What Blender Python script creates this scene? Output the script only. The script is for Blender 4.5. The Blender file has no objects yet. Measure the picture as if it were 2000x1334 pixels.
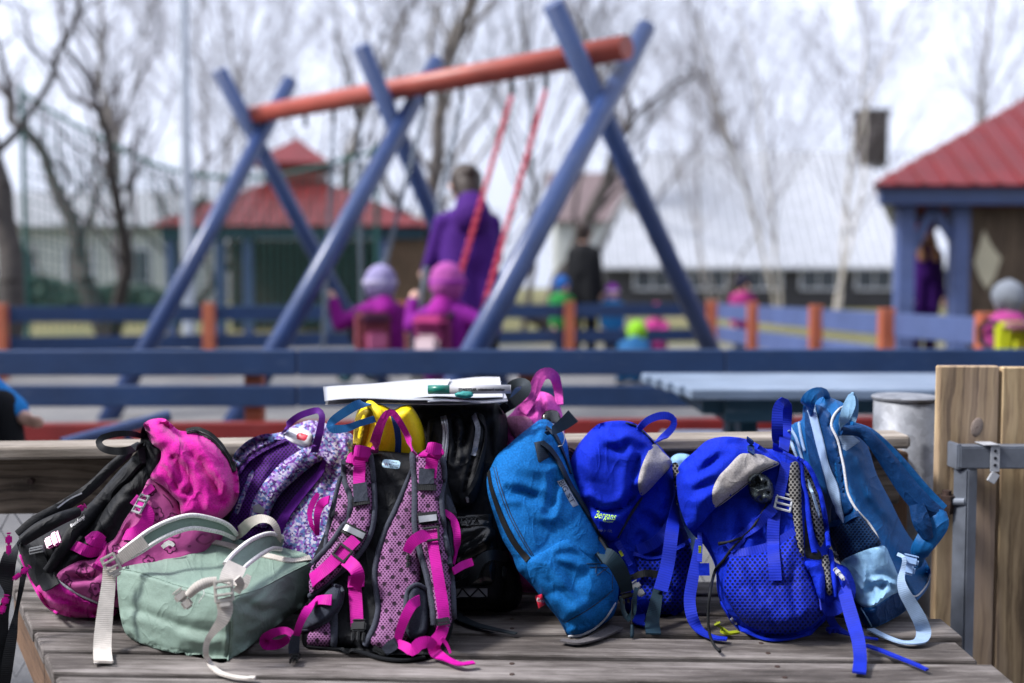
import bpy, bmesh, math, random
import numpy as np
from mathutils import Vector, Matrix, noise as mnoise
from mathutils.bvhtree import BVHTree
from mathutils.geometry import delaunay_2d_cdt

R = math.radians
scene = bpy.context.scene
COL = scene.collection

# ------------------------------------------------------------------ camera
CAMZ = 0.9            # eye height above the playground
F = 2000.0            # focal length in photo pixels (photo is 2000 x 1334)
TILT = math.atan(107 / F)
cam_data = bpy.data.cameras.new('camera')
cam = bpy.data.objects.new('camera', cam_data)
COL.objects.link(cam)
cam.location = (0, 0, CAMZ)
cam.rotation_euler = (math.pi / 2 - TILT, 0, 0)
cam_data.sensor_width = 36
cam_data.lens = 36
cam_data.clip_start = 0.05
cam_data.clip_end = 2000
cam_data.dof.use_dof = True
cam_data.dof.focus_distance = 1.80
cam_data.dof.aperture_fstop = 1.6
cam_data.dof.aperture_blades = 9
scene.camera = cam

# ------------------------------------------------------------------ sky, sun, exposure
SUN_EL, SUN_AZ = 50, -102          # degrees; azimuth measured from +Y (view direction) towards +X
world = bpy.data.worlds.new('World')
scene.world = world
world.use_nodes = True
wn = world.node_tree
wn.nodes.clear()
sky = wn.nodes.new('ShaderNodeTexSky')
sky.sky_type = 'NISHITA'
sky.sun_disc = False
sky.sun_elevation = R(SUN_EL)
sky.sun_rotation = R(SUN_AZ)
sky.air_density = 1.0
sky.dust_density = 5.0
hs = wn.nodes.new('ShaderNodeHueSaturation')     # overcast: a pale, nearly neutral sky
hs.inputs['Saturation'].default_value = 0.30
tc = wn.nodes.new('ShaderNodeTexCoord')
cl = wn.nodes.new('ShaderNodeTexNoise')
cl.inputs['Scale'].default_value = 2.2
cl.inputs['Detail'].default_value = 6
cl.inputs['Roughness'].default_value = 0.6
wn.links.new(tc.outputs['Generated'], cl.inputs['Vector'])
cr = wn.nodes.new('ShaderNodeMapRange')
cr.inputs['From Min'].default_value = 0.3
cr.inputs['From Max'].default_value = 0.7
cr.inputs['To Min'].default_value = 0.70
cr.inputs['To Max'].default_value = 1.15
wn.links.new(cl.outputs['Fac'], cr.inputs['Value'])
gm = wn.nodes.new('ShaderNodeMix')
gm.data_type = 'RGBA'
gm.inputs['Factor'].default_value = 0.62
gm.inputs['B'].default_value = (7.3, 7.95, 10.0, 1)   # even cloud deck
wn.links.new(sky.outputs['Color'], hs.inputs['Color'])
wn.links.new(hs.outputs['Color'], gm.inputs['A'])
vm = wn.nodes.new('ShaderNodeVectorMath')
vm.operation = 'SCALE'
wn.links.new(gm.outputs['Result'], vm.inputs[0])
wn.links.new(cr.outputs['Result'], vm.inputs['Scale'])
bg = wn.nodes.new('ShaderNodeBackground')
bg.inputs['Strength'].default_value = 0.053
wn.links.new(vm.outputs['Vector'], bg.inputs['Color'])
wo = wn.nodes.new('ShaderNodeOutputWorld')
wn.links.new(bg.outputs['Background'], wo.inputs['Surface'])

sun_data = bpy.data.lights.new('sun', 'SUN')
sun_data.energy = 1.5
sun_data.angle = R(10)
sun_data.color = (1.0, 0.97, 0.94)
sun = bpy.data.objects.new('sun', sun_data)
COL.objects.link(sun)
_d = Vector((math.sin(R(SUN_AZ)) * math.cos(R(SUN_EL)), math.cos(R(SUN_AZ)) * math.cos(R(SUN_EL)), math.sin(R(SUN_EL))))
sun.rotation_euler = _d.to_track_quat('Z', 'Y').to_euler()

scene.view_settings.view_transform = 'Standard'
scene.view_settings.look = 'None'
scene.view_settings.exposure = 1.95
scene.view_settings.gamma = 1.0
scene.view_settings.use_curve_mapping = False
scene.render.engine = 'CYCLES'
scene.cycles.use_denoising = True
scene.cycles.max_bounces = 6
scene.cycles.diffuse_bounces = 3
scene.cycles.glossy_bounces = 3
scene.cycles.transparent_max_bounces = 6

# ------------------------------------------------------------------ pixel <-> place
CT, ST = math.cos(TILT), math.sin(TILT)
def ray(px, py):
    u = (np.asarray(px, float) - 1000) / F
    v = (667 - np.asarray(py, float)) / F
    return u, CT + v * ST, -ST + v * CT
def P(px, py, Y):
    "point on the pixel's ray at distance Y in front of the camera"
    dx, dy, dz = ray(px, py)
    k = np.asarray(Y, float) / dy
    return np.stack([dx * k, dy * k, CAMZ + dz * k], -1)
def V(px, py, Y):
    return Vector(P(px, py, Y))
def ground_Y(px, py, z):
    "distance at which the pixel's ray meets the level z"
    dx, dy, dz = ray(px, py)
    with np.errstate(divide='ignore'):
        return np.where(dz < -1e-4, dy * (z - CAMZ) / np.minimum(dz, -1e-4), 1e6)

# ------------------------------------------------------------------ objects
def tag(o, label=None, cat=None, group=None, kind=None):
    if label: o['label'] = label
    if cat: o['category'] = cat
    if group: o['group'] = group
    if kind: o['kind'] = kind
    return o
def thing(name, label, cat, loc=(0, 0, 0), group=None):
    o = bpy.data.objects.new(name, None)
    o.empty_display_size = 0.1
    COL.objects.link(o)
    o.location = loc
    return tag(o, label, cat, group)
def mesh_obj(name, verts, faces, mat=None, parent=None, uv=None, smooth=True):
    "one mesh object; verts are world coordinates, made local to the parent"
    verts = np.asarray(verts, float)
    if parent is not None:
        org = parent.location
        if parent.parent is not None:
            org = parent.parent.location
        verts = verts - np.array(org)
    me = bpy.data.meshes.new(name)
    me.from_pydata(verts.tolist(), [], [tuple(int(i) for i in f) for f in faces])
    if uv is not None:
        uvl = me.uv_layers.new(name='UVMap')
        li = np.empty(len(me.loops), np.int32)
        me.loops.foreach_get('vertex_index', li)
        uvl.data.foreach_set('uv', np.asarray(uv, np.float32)[li].ravel())
    if smooth:
        me.polygons.foreach_set('use_smooth', np.ones(len(me.polygons), bool))
    me.update()
    if mat is not None:
        me.materials.append(mat)
    o = bpy.data.objects.new(name, me)
    COL.objects.link(o)
    if parent is not None:
        o.parent = parent
    return o
def bm_obj(name, bm, mat=None, parent=None, smooth=False):
    me = bpy.data.meshes.new(name)
    bmesh.ops.recalc_face_normals(bm, faces=bm.faces)
    if parent is not None:
        org = parent.parent.location if parent.parent is not None else parent.location
        bmesh.ops.translate(bm, vec=-Vector(org), verts=bm.verts)
    bm.to_mesh(me)
    bm.free()
    if smooth:
        me.polygons.foreach_set('use_smooth', np.ones(len(me.polygons), bool))
    if mat is not None:
        me.materials.append(mat)
    o = bpy.data.objects.new(name, me)
    COL.objects.link(o)
    if parent is not None:
        o.parent = parent
    return o
def frame_to(axis, up=(0, 0, 1)):
    "matrix whose X runs along axis"
    x = Vector(axis).normalized()
    u = Vector(up)
    if abs(x.dot(u)) > 0.98:
        u = Vector((0, 1, 0))
    y = u.cross(x).normalized()
    z = x.cross(y)
    return Matrix((x, y, z)).transposed()

def plank(name, p0, p1, w, t, mat, parent, up=(0, 0, 1), bev=0.004, seed=None, warp=0.0, segs=8, skew=(0, 0)):
    """a sawn board from p0 to p1: w across, t along 'up'; UV u runs along the board in metres, v round it"""
    rnd = random.Random(seed if seed is not None else hash((round(p0[0], 3), round(p0[1], 3), round(p0[2], 3))) & 0xffff)
    p0, p1 = Vector(p0), Vector(p1)
    L = (p1 - p0).length
    M = frame_to(p1 - p0, up)
    hw, ht = w / 2, t / 2
    b = min(bev, hw * .45, ht * .45)
    prof = []
    for cy, cz, a0 in ((hw - b, ht - b, 0), (-hw + b, ht - b, 90), (-hw + b, -ht + b, 180), (hw - b, -ht + b, 270)):
        for k in range(3):
            a = R(a0 + 45 * k)
            prof.append((cy + b * math.cos(a), cz + b * math.sin(a)))
    n = len(prof)
    per = [0]
    for i in range(1, n + 1):
        q, r = prof[i % n], prof[i - 1]
        per.append(per[-1] + math.hypot(q[0] - r[0], q[1] - r[1]))
    vs, uv, fs = [], [], []
    ou, ov = rnd.uniform(0, 40), rnd.uniform(0, 40)
    ph = rnd.uniform(0, 6)
    xs = [0.0, min(b, L * .1)] + [L * (i + 1) / (segs + 1) for i in range(segs)] + [L - min(b, L * .1), L]
    for i, x in enumerate(xs):
        s = 1.0 if 0 < i < len(xs) - 1 else 1 - b * .8 / max(hw, ht)
        se = 1.0 if 0 < i < len(xs) - 1 else 1 - b * .8 / ht
        dy = warp * math.sin(x * 2.1 + ph)
        dz = warp * math.sin(x * 3.3 + ph * 2)
        f = x / L
        for j in range(n + 1):
            y, z = prof[j % n]
            q = p0 + M @ Vector((x + (skew[0] * (1 - f) + skew[1] * f) * y / hw, y * s + dy, z * se + dz))
            vs.append(q)
            uv.append((ou + x, ov + per[j]))
    m = n + 1
    for i in range(len(xs) - 1):
        for j in range(n):
            fs.append((i * m + j, (i + 1) * m + j, (i + 1) * m + j + 1, i * m + j + 1))
    base = len(vs)
    for e, i in ((0, 0), (1, len(xs) - 1)):
        for j in range(n):
            vs.append(vs[i * m + j]); uv.append((ou + prof[j][0] * 1.0, ov + 7 + prof[j][1]))
        ring = list(range(base + e * n, base + e * n + n))
        fs.append(ring if e else ring[::-1])
    fs = [f[::-1] for f in fs]
    o = mesh_obj(name, [tuple(v) for v in vs], fs, mat, parent, uv, smooth=False)
    return o

def box_bm(bm, c, s, M=None, bev=0.0):
    r = bmesh.ops.create_cube(bm, size=1)
    vs = r['verts']
    bmesh.ops.scale(bm, vec=Vector(s), verts=vs)
    if bev > 0:
        es = list({e for v in vs for e in v.link_edges})
        rb = bmesh.ops.bevel(bm, geom=es, offset=bev, segments=2, affect='EDGES')
        vs = list({v for f in rb['faces'] for v in f.verts} | {v for v in vs if v.is_valid})
    if M is not None:
        bmesh.ops.rotate(bm, cent=(0, 0, 0), matrix=M, verts=vs)
    bmesh.ops.translate(bm, vec=Vector(c), verts=vs)
    return vs
def cyl_bm(bm, p0, p1, r0, r1=None, seg=16, caps=True):
    p0, p1 = Vector(p0), Vector(p1)
    r1 = r0 if r1 is None else r1
    d = p1 - p0
    r = bmesh.ops.create_cone(bm, cap_ends=caps, segments=seg, radius1=r0, radius2=r1, depth=d.length)
    M = d.to_track_quat('Z', 'Y').to_matrix()
    bmesh.ops.rotate(bm, cent=(0, 0, 0), matrix=M, verts=r['verts'])
    bmesh.ops.translate(bm, vec=(p0 + p1) / 2, verts=r['verts'])
    return r['verts']

def tubes(segs, k=5):
    "many tapered segments (p0, p1, r0, r1) as one vertex / face list"
    A = np.array([s[0] for s in segs], float); B = np.array([s[1] for s in segs], float)
    r0 = np.array([s[2] for s in segs]); r1 = np.array([s[3] for s in segs])
    d = B - A
    d /= np.maximum(np.linalg.norm(d, axis=1, keepdims=True), 1e-9)
    ref = np.where(np.abs(d[:, 2:3]) > .9, np.array([[1., 0, 0]]), np.array([[0., 0, 1]]))
    u = np.cross(d, ref); u /= np.maximum(np.linalg.norm(u, axis=1, keepdims=True), 1e-9)
    v = np.cross(d, u)
    an = np.arange(k) / k * 2 * math.pi
    ring = np.cos(an)[None, :, None] * u[:, None] + np.sin(an)[None, :, None] * v[:, None]
    va = A[:, None] + ring * r0[:, None, None]
    vb = B[:, None] + ring * r1[:, None, None]
    n = len(segs)
    verts = np.concatenate([va, vb], 1).reshape(-1, 3)
    base = (np.arange(n) * 2 * k)[:, None]
    j = np.arange(k); j2 = (j + 1) % k
    fs = np.stack([base + j, base + k + j, base + k + j2, base + j2], -1).reshape(-1, 4)
    return verts, fs

# ------------------------------------------------------------------ materials
class NT:
    def __init__(s, name):
        s.m = bpy.data.materials.new(name)
        s.m.use_nodes = True
        s.t = s.m.node_tree
        s.b = s.t.nodes['Principled BSDF']
        s.uvn = None
    def n(s, typ, **kw):
        nd = s.t.nodes.new('ShaderNode' + typ)
        for k, v in kw.items():
            setattr(nd, k, v)
        return nd
    def link(s, a, b): s.t.links.new(a, b)
    def setin(s, sock, val):
        if isinstance(val, bpy.types.NodeSocket): s.link(val, sock)
        else: sock.default_value = val
    def uv(s, scale=(1, 1, 1), loc=(0, 0, 0), rot=0, src='UV'):
        c = s.n('TexCoord')
        mp = s.n('Mapping')
        s.link(c.outputs[src], mp.inputs['Vector'])
        mp.inputs['Scale'].default_value = scale
        mp.inputs['Location'].default_value = loc
        mp.inputs['Rotation'].default_value = (0, 0, rot)
        return mp.outputs['Vector']
    def noise(s, vec, scale, detail=3, rough=.55, dist=0):
        nd = s.n('TexNoise')
        s.link(vec, nd.inputs['Vector'])
        nd.inputs['Scale'].default_value = scale
        nd.inputs['Detail'].default_value = detail
        nd.inputs['Roughness'].default_value = rough
        nd.inputs['Distortion'].default_value = dist
        return nd.outputs['Fac']
    def vor(s, vec, scale, feature='F1', out='Distance'):
        nd = s.n('TexVoronoi', feature=feature)
        s.link(vec, nd.inputs['Vector'])
        nd.inputs['Scale'].default_value = scale
        return nd.outputs[out]
    def math(s, op, a, b=None, c=None, clamp=False):
        nd = s.n('Math', operation=op, use_clamp=clamp)
        for i, x in enumerate((a, b, c)):
            if x is not None: s.setin(nd.inputs[i], x)
        return nd.outputs[0]
    def mapr(s, v, a, b, c=0, d=1):
        nd = s.n('MapRange')
        for k, x in (('Value', v), ('From Min', a), ('From Max', b), ('To Min', c), ('To Max', d)):
            s.setin(nd.inputs[k], x)
        return nd.outputs['Result']
    def mix(s, f, a, b):
        nd = s.n('Mix', data_type='RGBA')
        s.setin(nd.inputs['Factor'], f)
        for k, x in (('A', a), ('B', b)):
            if not isinstance(x, bpy.types.NodeSocket) and len(x) == 3: x = (*x, 1)
            s.setin(nd.inputs[k], x)
        return nd.outputs['Result']
    def ramp(s, f, stops, interp='LINEAR'):
        nd = s.n('ValToRGB')
        nd.color_ramp.interpolation = interp
        e = nd.color_ramp.elements
        while len(e) < len(stops): e.new(.5)
        for el, (p, c) in zip(e, stops):
            el.position = p; el.color = (*c, 1)
        s.link(f, nd.inputs['Fac'])
        return nd.outputs['Color']
    def bump(s, h, strength, dist, prev=None):
        nd = s.n('Bump')
        nd.inputs['Strength'].default_value = strength
        nd.inputs['Distance'].default_value = dist
        s.link(h, nd.inputs['Height'])
        if prev is not None: s.link(prev, nd.inputs['Normal'])
        return nd.outputs['Normal']
    def out(s, col=None, rough=.8, normal=None, metal=0, sheen=0, spec=.5, coat=0):
        if col is not None:
            if not isinstance(col, bpy.types.NodeSocket) and len(col) == 3: col = (*col, 1)
            s.setin(s.b.inputs['Base Color'], col)
        s.setin(s.b.inputs['Roughness'], rough)
        s.setin(s.b.inputs['Metallic'], metal)
        s.b.inputs['Specular IOR Level'].default_value = spec
        s.b.inputs['Sheen Weight'].default_value = sheen
        s.b.inputs['Coat Weight'].default_value = coat
        if normal is not None: s.link(normal, s.b.inputs['Normal'])
        return s.m

def c2(c, f): return tuple(min(1, x * f) for x in c)
def fabric(name, col, rough=.82, sheen=.0, weave=1100, wr=.35, var=.35, spec=.16, heather=0, dirt=.0, k=.66, grit=.45):
    col = c2(col, k)
    t = NT(name)
    u = t.uv()
    n1 = t.noise(u, 9, 4)
    n2 = t.noise(u, 330, 3, .75)
    n3 = t.noise(u, 30, 4, .65, .6)
    col_a = t.mix(t.mapr(n1, .3, .7), c2(col, 1 - var), c2(col, 1 + var * .5))
    col_b = t.mix(t.mapr(n2, .35, .65), c2(col, 1 - grit - heather), c2(col, 1 + grit * .85 + heather))
    c = t.mix(.55, col_a, col_b)
    if dirt:
        c = t.mix(t.mapr(t.noise(u, 14, 6, .7), .56, .75, 0, dirt), c, (.10, .10, .09))
    nm = t.bump(n3, wr, .005)
    cr_ = t.noise(t.uv(scale=(1, .55, 1), rot=.5), 24, 2, .5, .8)         # sharp little creases
    cz = t.math('POWER', t.math('SUBTRACT', 1, t.math('ABSOLUTE', t.math('MULTIPLY', t.math('SUBTRACT', cr_, .5), 5)), clamp=True), 3)
    nm = t.bump(cz, wr * .9, .0035, nm)
    nm = t.bump(t.noise(u, weave, 1), .45, .0007, nm)
    return t.out(c, rough, nm, sheen=sheen, spec=spec)
def webbing(name, col, rough=.65, pitch=.0030, k=.66):
    col = c2(col, k)
    "ribbed polyester strap: UV v runs along the strap"
    t = NT(name)
    u = t.uv()
    w = t.n('TexWave', wave_type='BANDS', bands_direction='Y')
    t.link(u, w.inputs['Vector'])
    w.inputs['Scale'].default_value = 1 / pitch / 20 * 6.2832
    w.inputs['Distortion'].default_value = .6
    n1 = t.noise(u, 30, 3)
    c = t.mix(t.mapr(n1, .3, .7), c2(col, .72), c2(col, 1.12))
    c = t.mix(t.mapr(w.outputs['Fac'], 0, 1, .30, 0), c, c2(col, .4))
    return t.out(c, rough, t.bump(w.outputs['Fac'], .35, .0006), spec=.22, sheen=.0)
def dots(t, u, pitch, r, soft=.06):
    "staggered round holes"
    out = None
    for off in (0, .5):
        mp = t.n('VectorMath', operation='MULTIPLY_ADD')
        t.link(u, mp.inputs[0]); mp.inputs[1].default_value = (1 / pitch, .8 / pitch, 0); mp.inputs[2].default_value = (off, off, 0)
        fr = t.n('VectorMath', operation='FRACTION'); t.link(mp.outputs[0], fr.inputs[0])
        sb = t.n('VectorMath', operation='SUBTRACT'); t.link(fr.outputs[0], sb.inputs[0]); sb.inputs[1].default_value = (.5, .5, .5)
        sc = t.n('VectorMath', operation='MULTIPLY'); t.link(sb.outputs[0], sc.inputs[0]); sc.inputs[1].default_value = (1, 1.2, 0)
        ln = t.n('VectorMath', operation='LENGTH'); t.link(sc.outputs[0], ln.inputs[0])
        v = t.mapr(ln.outputs['Value'], r - soft, r + soft, 1, 0)
        out = v if out is None else t.math('MAXIMUM', out, v)
    return out
def meshcloth(name, fg, bg, pitch=.0075, r=.3, rough=.7, dimple=None, dimple_pitch=.03, bump=.6, k=.66):
    fg = c2(fg, k); bg = c2(bg, k)
    t = NT(name)
    u = t.uv()
    d = dots(t, u, pitch, r)
    n1 = t.noise(u, 12, 4)
    fgc = t.mix(t.mapr(n1, .3, .7), c2(fg, .7), c2(fg, 1.2))
    c = t.mix(d, fgc, bg)
    h = t.math('SUBTRACT', 1, d)
    if dimple is not None:
        dd = dots(t, t.uv(rot=.2), dimple_pitch, .15, .03)
        c = t.mix(dd, c, dimple)
        h = t.math('SUBTRACT', h, t.math('MULTIPLY', dd, 2))
    nm = t.bump(t.noise(u, 26, 3), .3, .006)
    return t.out(c, rough, t.bump(h, bump, .0015, nm), sheen=.0, spec=.2)
def plain(name, col, rough=.5, metal=0, spec=.5, coat=0, var=.12, scale=30, bump=0):
    t = NT(name)
    u = t.uv(src='Object')
    n1 = t.noise(u, scale, 4)
    c = t.mix(t.mapr(n1, .3, .7), c2(col, 1 - var), c2(col, 1 + var))
    nm = t.bump(t.noise(u, scale * 3, 4), bump, .003) if bump else None
    return t.out(c, t.mapr(n1, .3, .7, rough * .85, min(1, rough * 1.15)), nm, metal, spec=spec, coat=coat)
def wood(name, light, mid, dark, grain=1.0, knots=.5, rough=.8, warm=None, bump=.5, rings=.05):
    "weathered board; UV u along the grain in metres"
    t = NT(name)
    u0 = t.uv()
    oi = t.n('ObjectInfo')
    ad = t.n('VectorMath', operation='ADD')
    t.link(u0, ad.inputs[0])
    cm = t.n('CombineXYZ'); t.link(t.math('MULTIPLY', oi.outputs['Random'], 31.0), cm.inputs[0]); t.link(t.math('MULTIPLY', oi.outputs['Random'], 17.0), cm.inputs[1])
    t.link(cm.outputs[0], ad.inputs[1])
    u = ad.outputs[0]
    def sc(v, s):
        m = t.n('VectorMath', operation='MULTIPLY'); t.link(v, m.inputs[0]); m.inputs[1].default_value = s; return m.outputs[0]
    # knots bend the grain
    kv = t.n('TexVoronoi', feature='F1'); t.link(sc(u, (2.2, 7.0, 0)), kv.inputs['Vector']); kv.inputs['Scale'].default_value = 1
    kd = kv.outputs['Distance']
    kn = t.mapr(kd, .03, .13, 1, 0)
    sep = t.n('SeparateXYZ'); t.link(u, sep.inputs[0])
    bend = t.math('MULTIPLY', t.mapr(kd, 0, .5, 1, 0), .022)
    wob = t.math('MULTIPLY', t.math('SUBTRACT', t.noise(sc(u, (1.6, 6, 0)), 1, 4, .6), .5), .09)
    vv = t.math('ADD', t.math('ADD', sep.outputs[1], bend), wob)
    ring = t.math('SINE', t.math('MULTIPLY', vv, 330 * grain))
    ring2 = t.math('SINE', t.math('MULTIPLY', vv, 790 * grain))
    fib = t.noise(sc(u, (9, 620, 0)), 1, 3, .7)
    blot = t.noise(sc(u, (3, 11, 0)), 1, 5, .65)
    g = t.math('ADD', t.math('MULTIPLY', ring, rings), t.math('MULTIPLY', ring2, rings * .5))
    g = t.math('ADD', g, t.math('MULTIPLY', t.math('SUBTRACT', fib, .5), .8))
    g = t.math('ADD', g, t.math('MULTIPLY', t.math('SUBTRACT', blot, .5), 1.7))
    g = t.math('ADD', g, .5)
    c = t.ramp(g, [(.08, dark), (.42, mid), (.85, light)])
    if warm is not None:
        c = t.mix(t.mapr(t.noise(sc(u, (1.2, 5, 0)), 1, 3), .45, .65), c, warm)
    crack = t.mapr(t.noise(sc(u, (2.6, 130, 0)), 1, 2, .5), .70, .75)
    c = t.mix(t.math('MULTIPLY', crack, .75), c, c2(dark, .35))
    c = t.mix(t.math('MULTIPLY', kn, knots), c, c2(dark, .5))
    spk = t.mapr(t.noise(u, 300, 2, .5), .7, .74)
    c = t.mix(t.math('MULTIPLY', spk, .35), c, (.6, .58, .55))
    c = t.mix(t.math('MULTIPLY', oi.outputs['Random'], .25), c, c2(mid, .7))
    h = t.math('SUBTRACT', g, t.math('MULTIPLY', crack, 1.4))
    return t.out(c, rough, t.bump(h, bump, .002), spec=.3)

MAT = {}
def m(name):
    return MAT[name]
# ------------------------------------------------------------------ soft goods
K = 0.857                 # metres per unit of the foreground depths below
SZ = 0.30                 # height of the bench seat
PXM = 0.00086             # metres per photo pixel at the bags, for UVs
def spline(pts, closed=False, step=5.0, dims=2):
    "Catmull-Rom through pts (first two numbers are pixels), resampled every step pixels"
    pts = [np.array(p, float) for p in pts]
    n = len(pts)
    out = []
    segs = n if closed else n - 1
    for i in range(segs):
        p1, p2 = pts[i], pts[(i + 1) % n]
        if closed: p0, p3 = pts[i - 1], pts[(i + 2) % n]
        else:
            p0 = pts[i - 1] if i > 0 else 2 * p1 - p2
            p3 = pts[i + 2] if i + 2 < n else 2 * p2 - p1
        d = math.hypot(*(p2 - p1)[:2])
        k = max(1, int(round(d / step)))
        # soften overshoot where neighbours are far apart
        l0 = math.hypot(*(p1 - p0)[:2]); l3 = math.hypot(*(p3 - p2)[:2])
        m1 = (p2 - p0) * .5 * min(1, 2 * d / max(d + l0, 1e-6)); m2 = (p3 - p1) * .5 * min(1, 2 * d / max(d + l3, 1e-6))
        for j in range(k):
            t = j / k
            h = (2*t**3 - 3*t*t + 1) * p1 + (t**3 - 2*t*t + t) * m1 + (-2*t**3 + 3*t*t) * p2 + (t**3 - t*t) * m2
            out.append(h)
    if not closed: out.append(pts[-1])
    return np.array(out)
def seg_dist(pts, line, closed):
    "distance of each point to a polyline"
    a = line if closed else line[:-1]
    b = np.roll(line, -1, 0) if closed else line[1:]
    ab = b - a
    l2 = np.maximum((ab ** 2).sum(1), 1e-9)
    best = np.full(len(pts), 1e9)
    for i in range(len(a)):
        ap = pts - a[i]
        t = np.clip((ap @ ab[i]) / l2[i], 0, 1)
        d = np.hypot(*(ap - t[:, None] * ab[i]).T)
        np.minimum(best, d, out=best)
    return best
def inside(pts, poly):
    x, y = pts[:, 0], pts[:, 1]
    r = np.zeros(len(pts), bool)
    j = len(poly) - 1
    for i in range(len(poly)):
        xi, yi = poly[i]; xj, yj = poly[j]
        c = ((yi > y) != (yj > y)) & (x < (xj - xi) * (y - yi) / (yj - yi + 1e-12) + xi)
        r ^= c
        j = i
    return r
def fill(poly, step=5, sharp=False):
    "2-D triangulation of an outline: points, faces, number of boundary points, distance to the boundary"
    b = spline(poly, True, step) if not sharp else np.concatenate([np.linspace(np.array(p, float), np.array(q, float), max(1, int(math.hypot(q[0]-p[0], q[1]-p[1]) / step)), endpoint=False) for p, q in zip(poly, list(poly[1:]) + [poly[0]])])
    lo, hi = b.min(0), b.max(0)
    ys = np.arange(lo[1] + step * .5, hi[1], step * .87)
    g = []
    for k, y in enumerate(ys):
        x = np.arange(lo[0] + (step * .5 if k % 2 else 0), hi[0], step)
        g.append(np.stack([x, np.full(len(x), y)], -1))
    g = np.concatenate(g) if g else np.zeros((0, 2))
    if len(g):
        g = g[inside(g, b)]
        d = seg_dist(g, b, True)
        g = g[d > step * .55]
    pts = np.concatenate([b, g])
    nb = len(b)
    vs, es, fs, ov, oe, of = delaunay_2d_cdt([Vector(p) for p in pts], [(i, (i + 1) % nb) for i in range(nb)], [], 1, 1e-4)
    vs = np.array([tuple(v) for v in vs])
    d = seg_dist(vs, b, True)
    bd = np.array([any(o < nb for o in l) for l in ov])
    d[bd] = 0
    # faces wound towards the camera (image y is down)
    out = []
    for f in fs:
        a, c, e = vs[f[0]], vs[f[1]], vs[f[2]]
        cr = (c[0]-a[0]) * (e[1]-a[1]) - (c[1]-a[1]) * (e[0]-a[0])
        out.append(tuple(f) if cr < 0 else tuple(f[::-1]))
    return vs, out, bd, d
def laplace(val, faces, fixed, it):
    e = np.array([(f[i], f[(i + 1) % 3]) for f in faces for i in range(3)])
    n = len(val)
    cnt = np.zeros(n); np.add.at(cnt, e[:, 0], 1); np.add.at(cnt, e[:, 1], 1)
    for _ in range(it):
        s = np.zeros(n)
        np.add.at(s, e[:, 0], val[e[:, 1]]); np.add.at(s, e[:, 1], val[e[:, 0]])
        new = .5 * val + .5 * s / np.maximum(cnt, 1)
        val = np.where(fixed, val, new)
    return val
def lin_interp(ctrl, pts):
    c = np.array(ctrl, float)
    vs, es, fs, ov, oe, of = delaunay_2d_cdt([Vector(p[:2]) for p in ctrl], [], [], 0, 1e-6)
    val = np.array([c[o[0], 2] for o in ov]); vv = np.array([tuple(v) for v in vs])
    d2 = ((pts[:, None] - vv[None]) ** 2).sum(2) + 1
    w = 1 / d2 ** 2
    out = (w * val).sum(1) / w.sum(1)
    for f in fs:
        a, b, e = vv[f[0]], vv[f[1]], vv[f[2]]
        den = (b[1]-e[1])*(a[0]-e[0]) + (e[0]-b[0])*(a[1]-e[1])
        if abs(den) < 1e-6: continue
        l0 = ((b[1]-e[1])*(pts[:, 0]-e[0]) + (e[0]-b[0])*(pts[:, 1]-e[1])) / den
        l1 = ((e[1]-a[1])*(pts[:, 0]-e[0]) + (a[0]-e[0])*(pts[:, 1]-e[1])) / den
        l2 = 1 - l0 - l1
        k = (l0 >= -1e-6) & (l1 >= -1e-6) & (l2 >= -1e-6)
        out[k] = (l0 * val[f[0]] + l1 * val[f[1]] + l2 * val[f[2]])[k]
    return out
def plane_fit(ctrl, pts):
    c = np.array(ctrl, float)
    A = np.c_[c[:, :2], np.ones(len(c))]
    s = np.linalg.lstsq(A, c[:, 2], rcond=None)[0]
    return pts @ s[:2] + s[2]
def folded(pts, folds):
    d = np.zeros(len(pts))
    for line, depth, width in folds:
        l = spline(line, False, 8) if len(line) > 2 else np.array(line, float)
        ends = np.minimum(np.hypot(*(pts - l[0]).T), np.hypot(*(pts - l[-1]).T))
        q = seg_dist(pts, l, False)
        taper = np.clip(ends / (width * 2.2), .25, 1)
        d += depth * (.65 * np.exp(-1.25 * q / width) + .4 * np.exp(-(q / width) ** 2)) * taper
        d -= .38 * depth * np.exp(-((q - width * 1.9) / (width * 1.1)) ** 2) * taper
    return d
def wrinkle(pts, amp, seed, f=.016):
    if amp == 0: return np.zeros(len(pts))
    o = np.empty(len(pts))
    for i, (x, y) in enumerate(pts):
        w = mnoise.noise(Vector((x * .006, y * .006, seed + 9))) * 26
        a = mnoise.noise(Vector((x * f * .8 + w * .02, y * f * .55, seed)))
        b = 1.5 * max(0, 1 - 1.7 * abs(mnoise.noise(Vector(((x + w) * f * .6, (y - w * .5) * f * .95, seed + 3.3))))) ** 4 - .45
        e = mnoise.noise(Vector((x * f * 3.2, y * f * 2.6, seed + 5.1)))
        o[i] = a * .55 + b * .5 + e * .16
    return o * amp * .85

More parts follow.
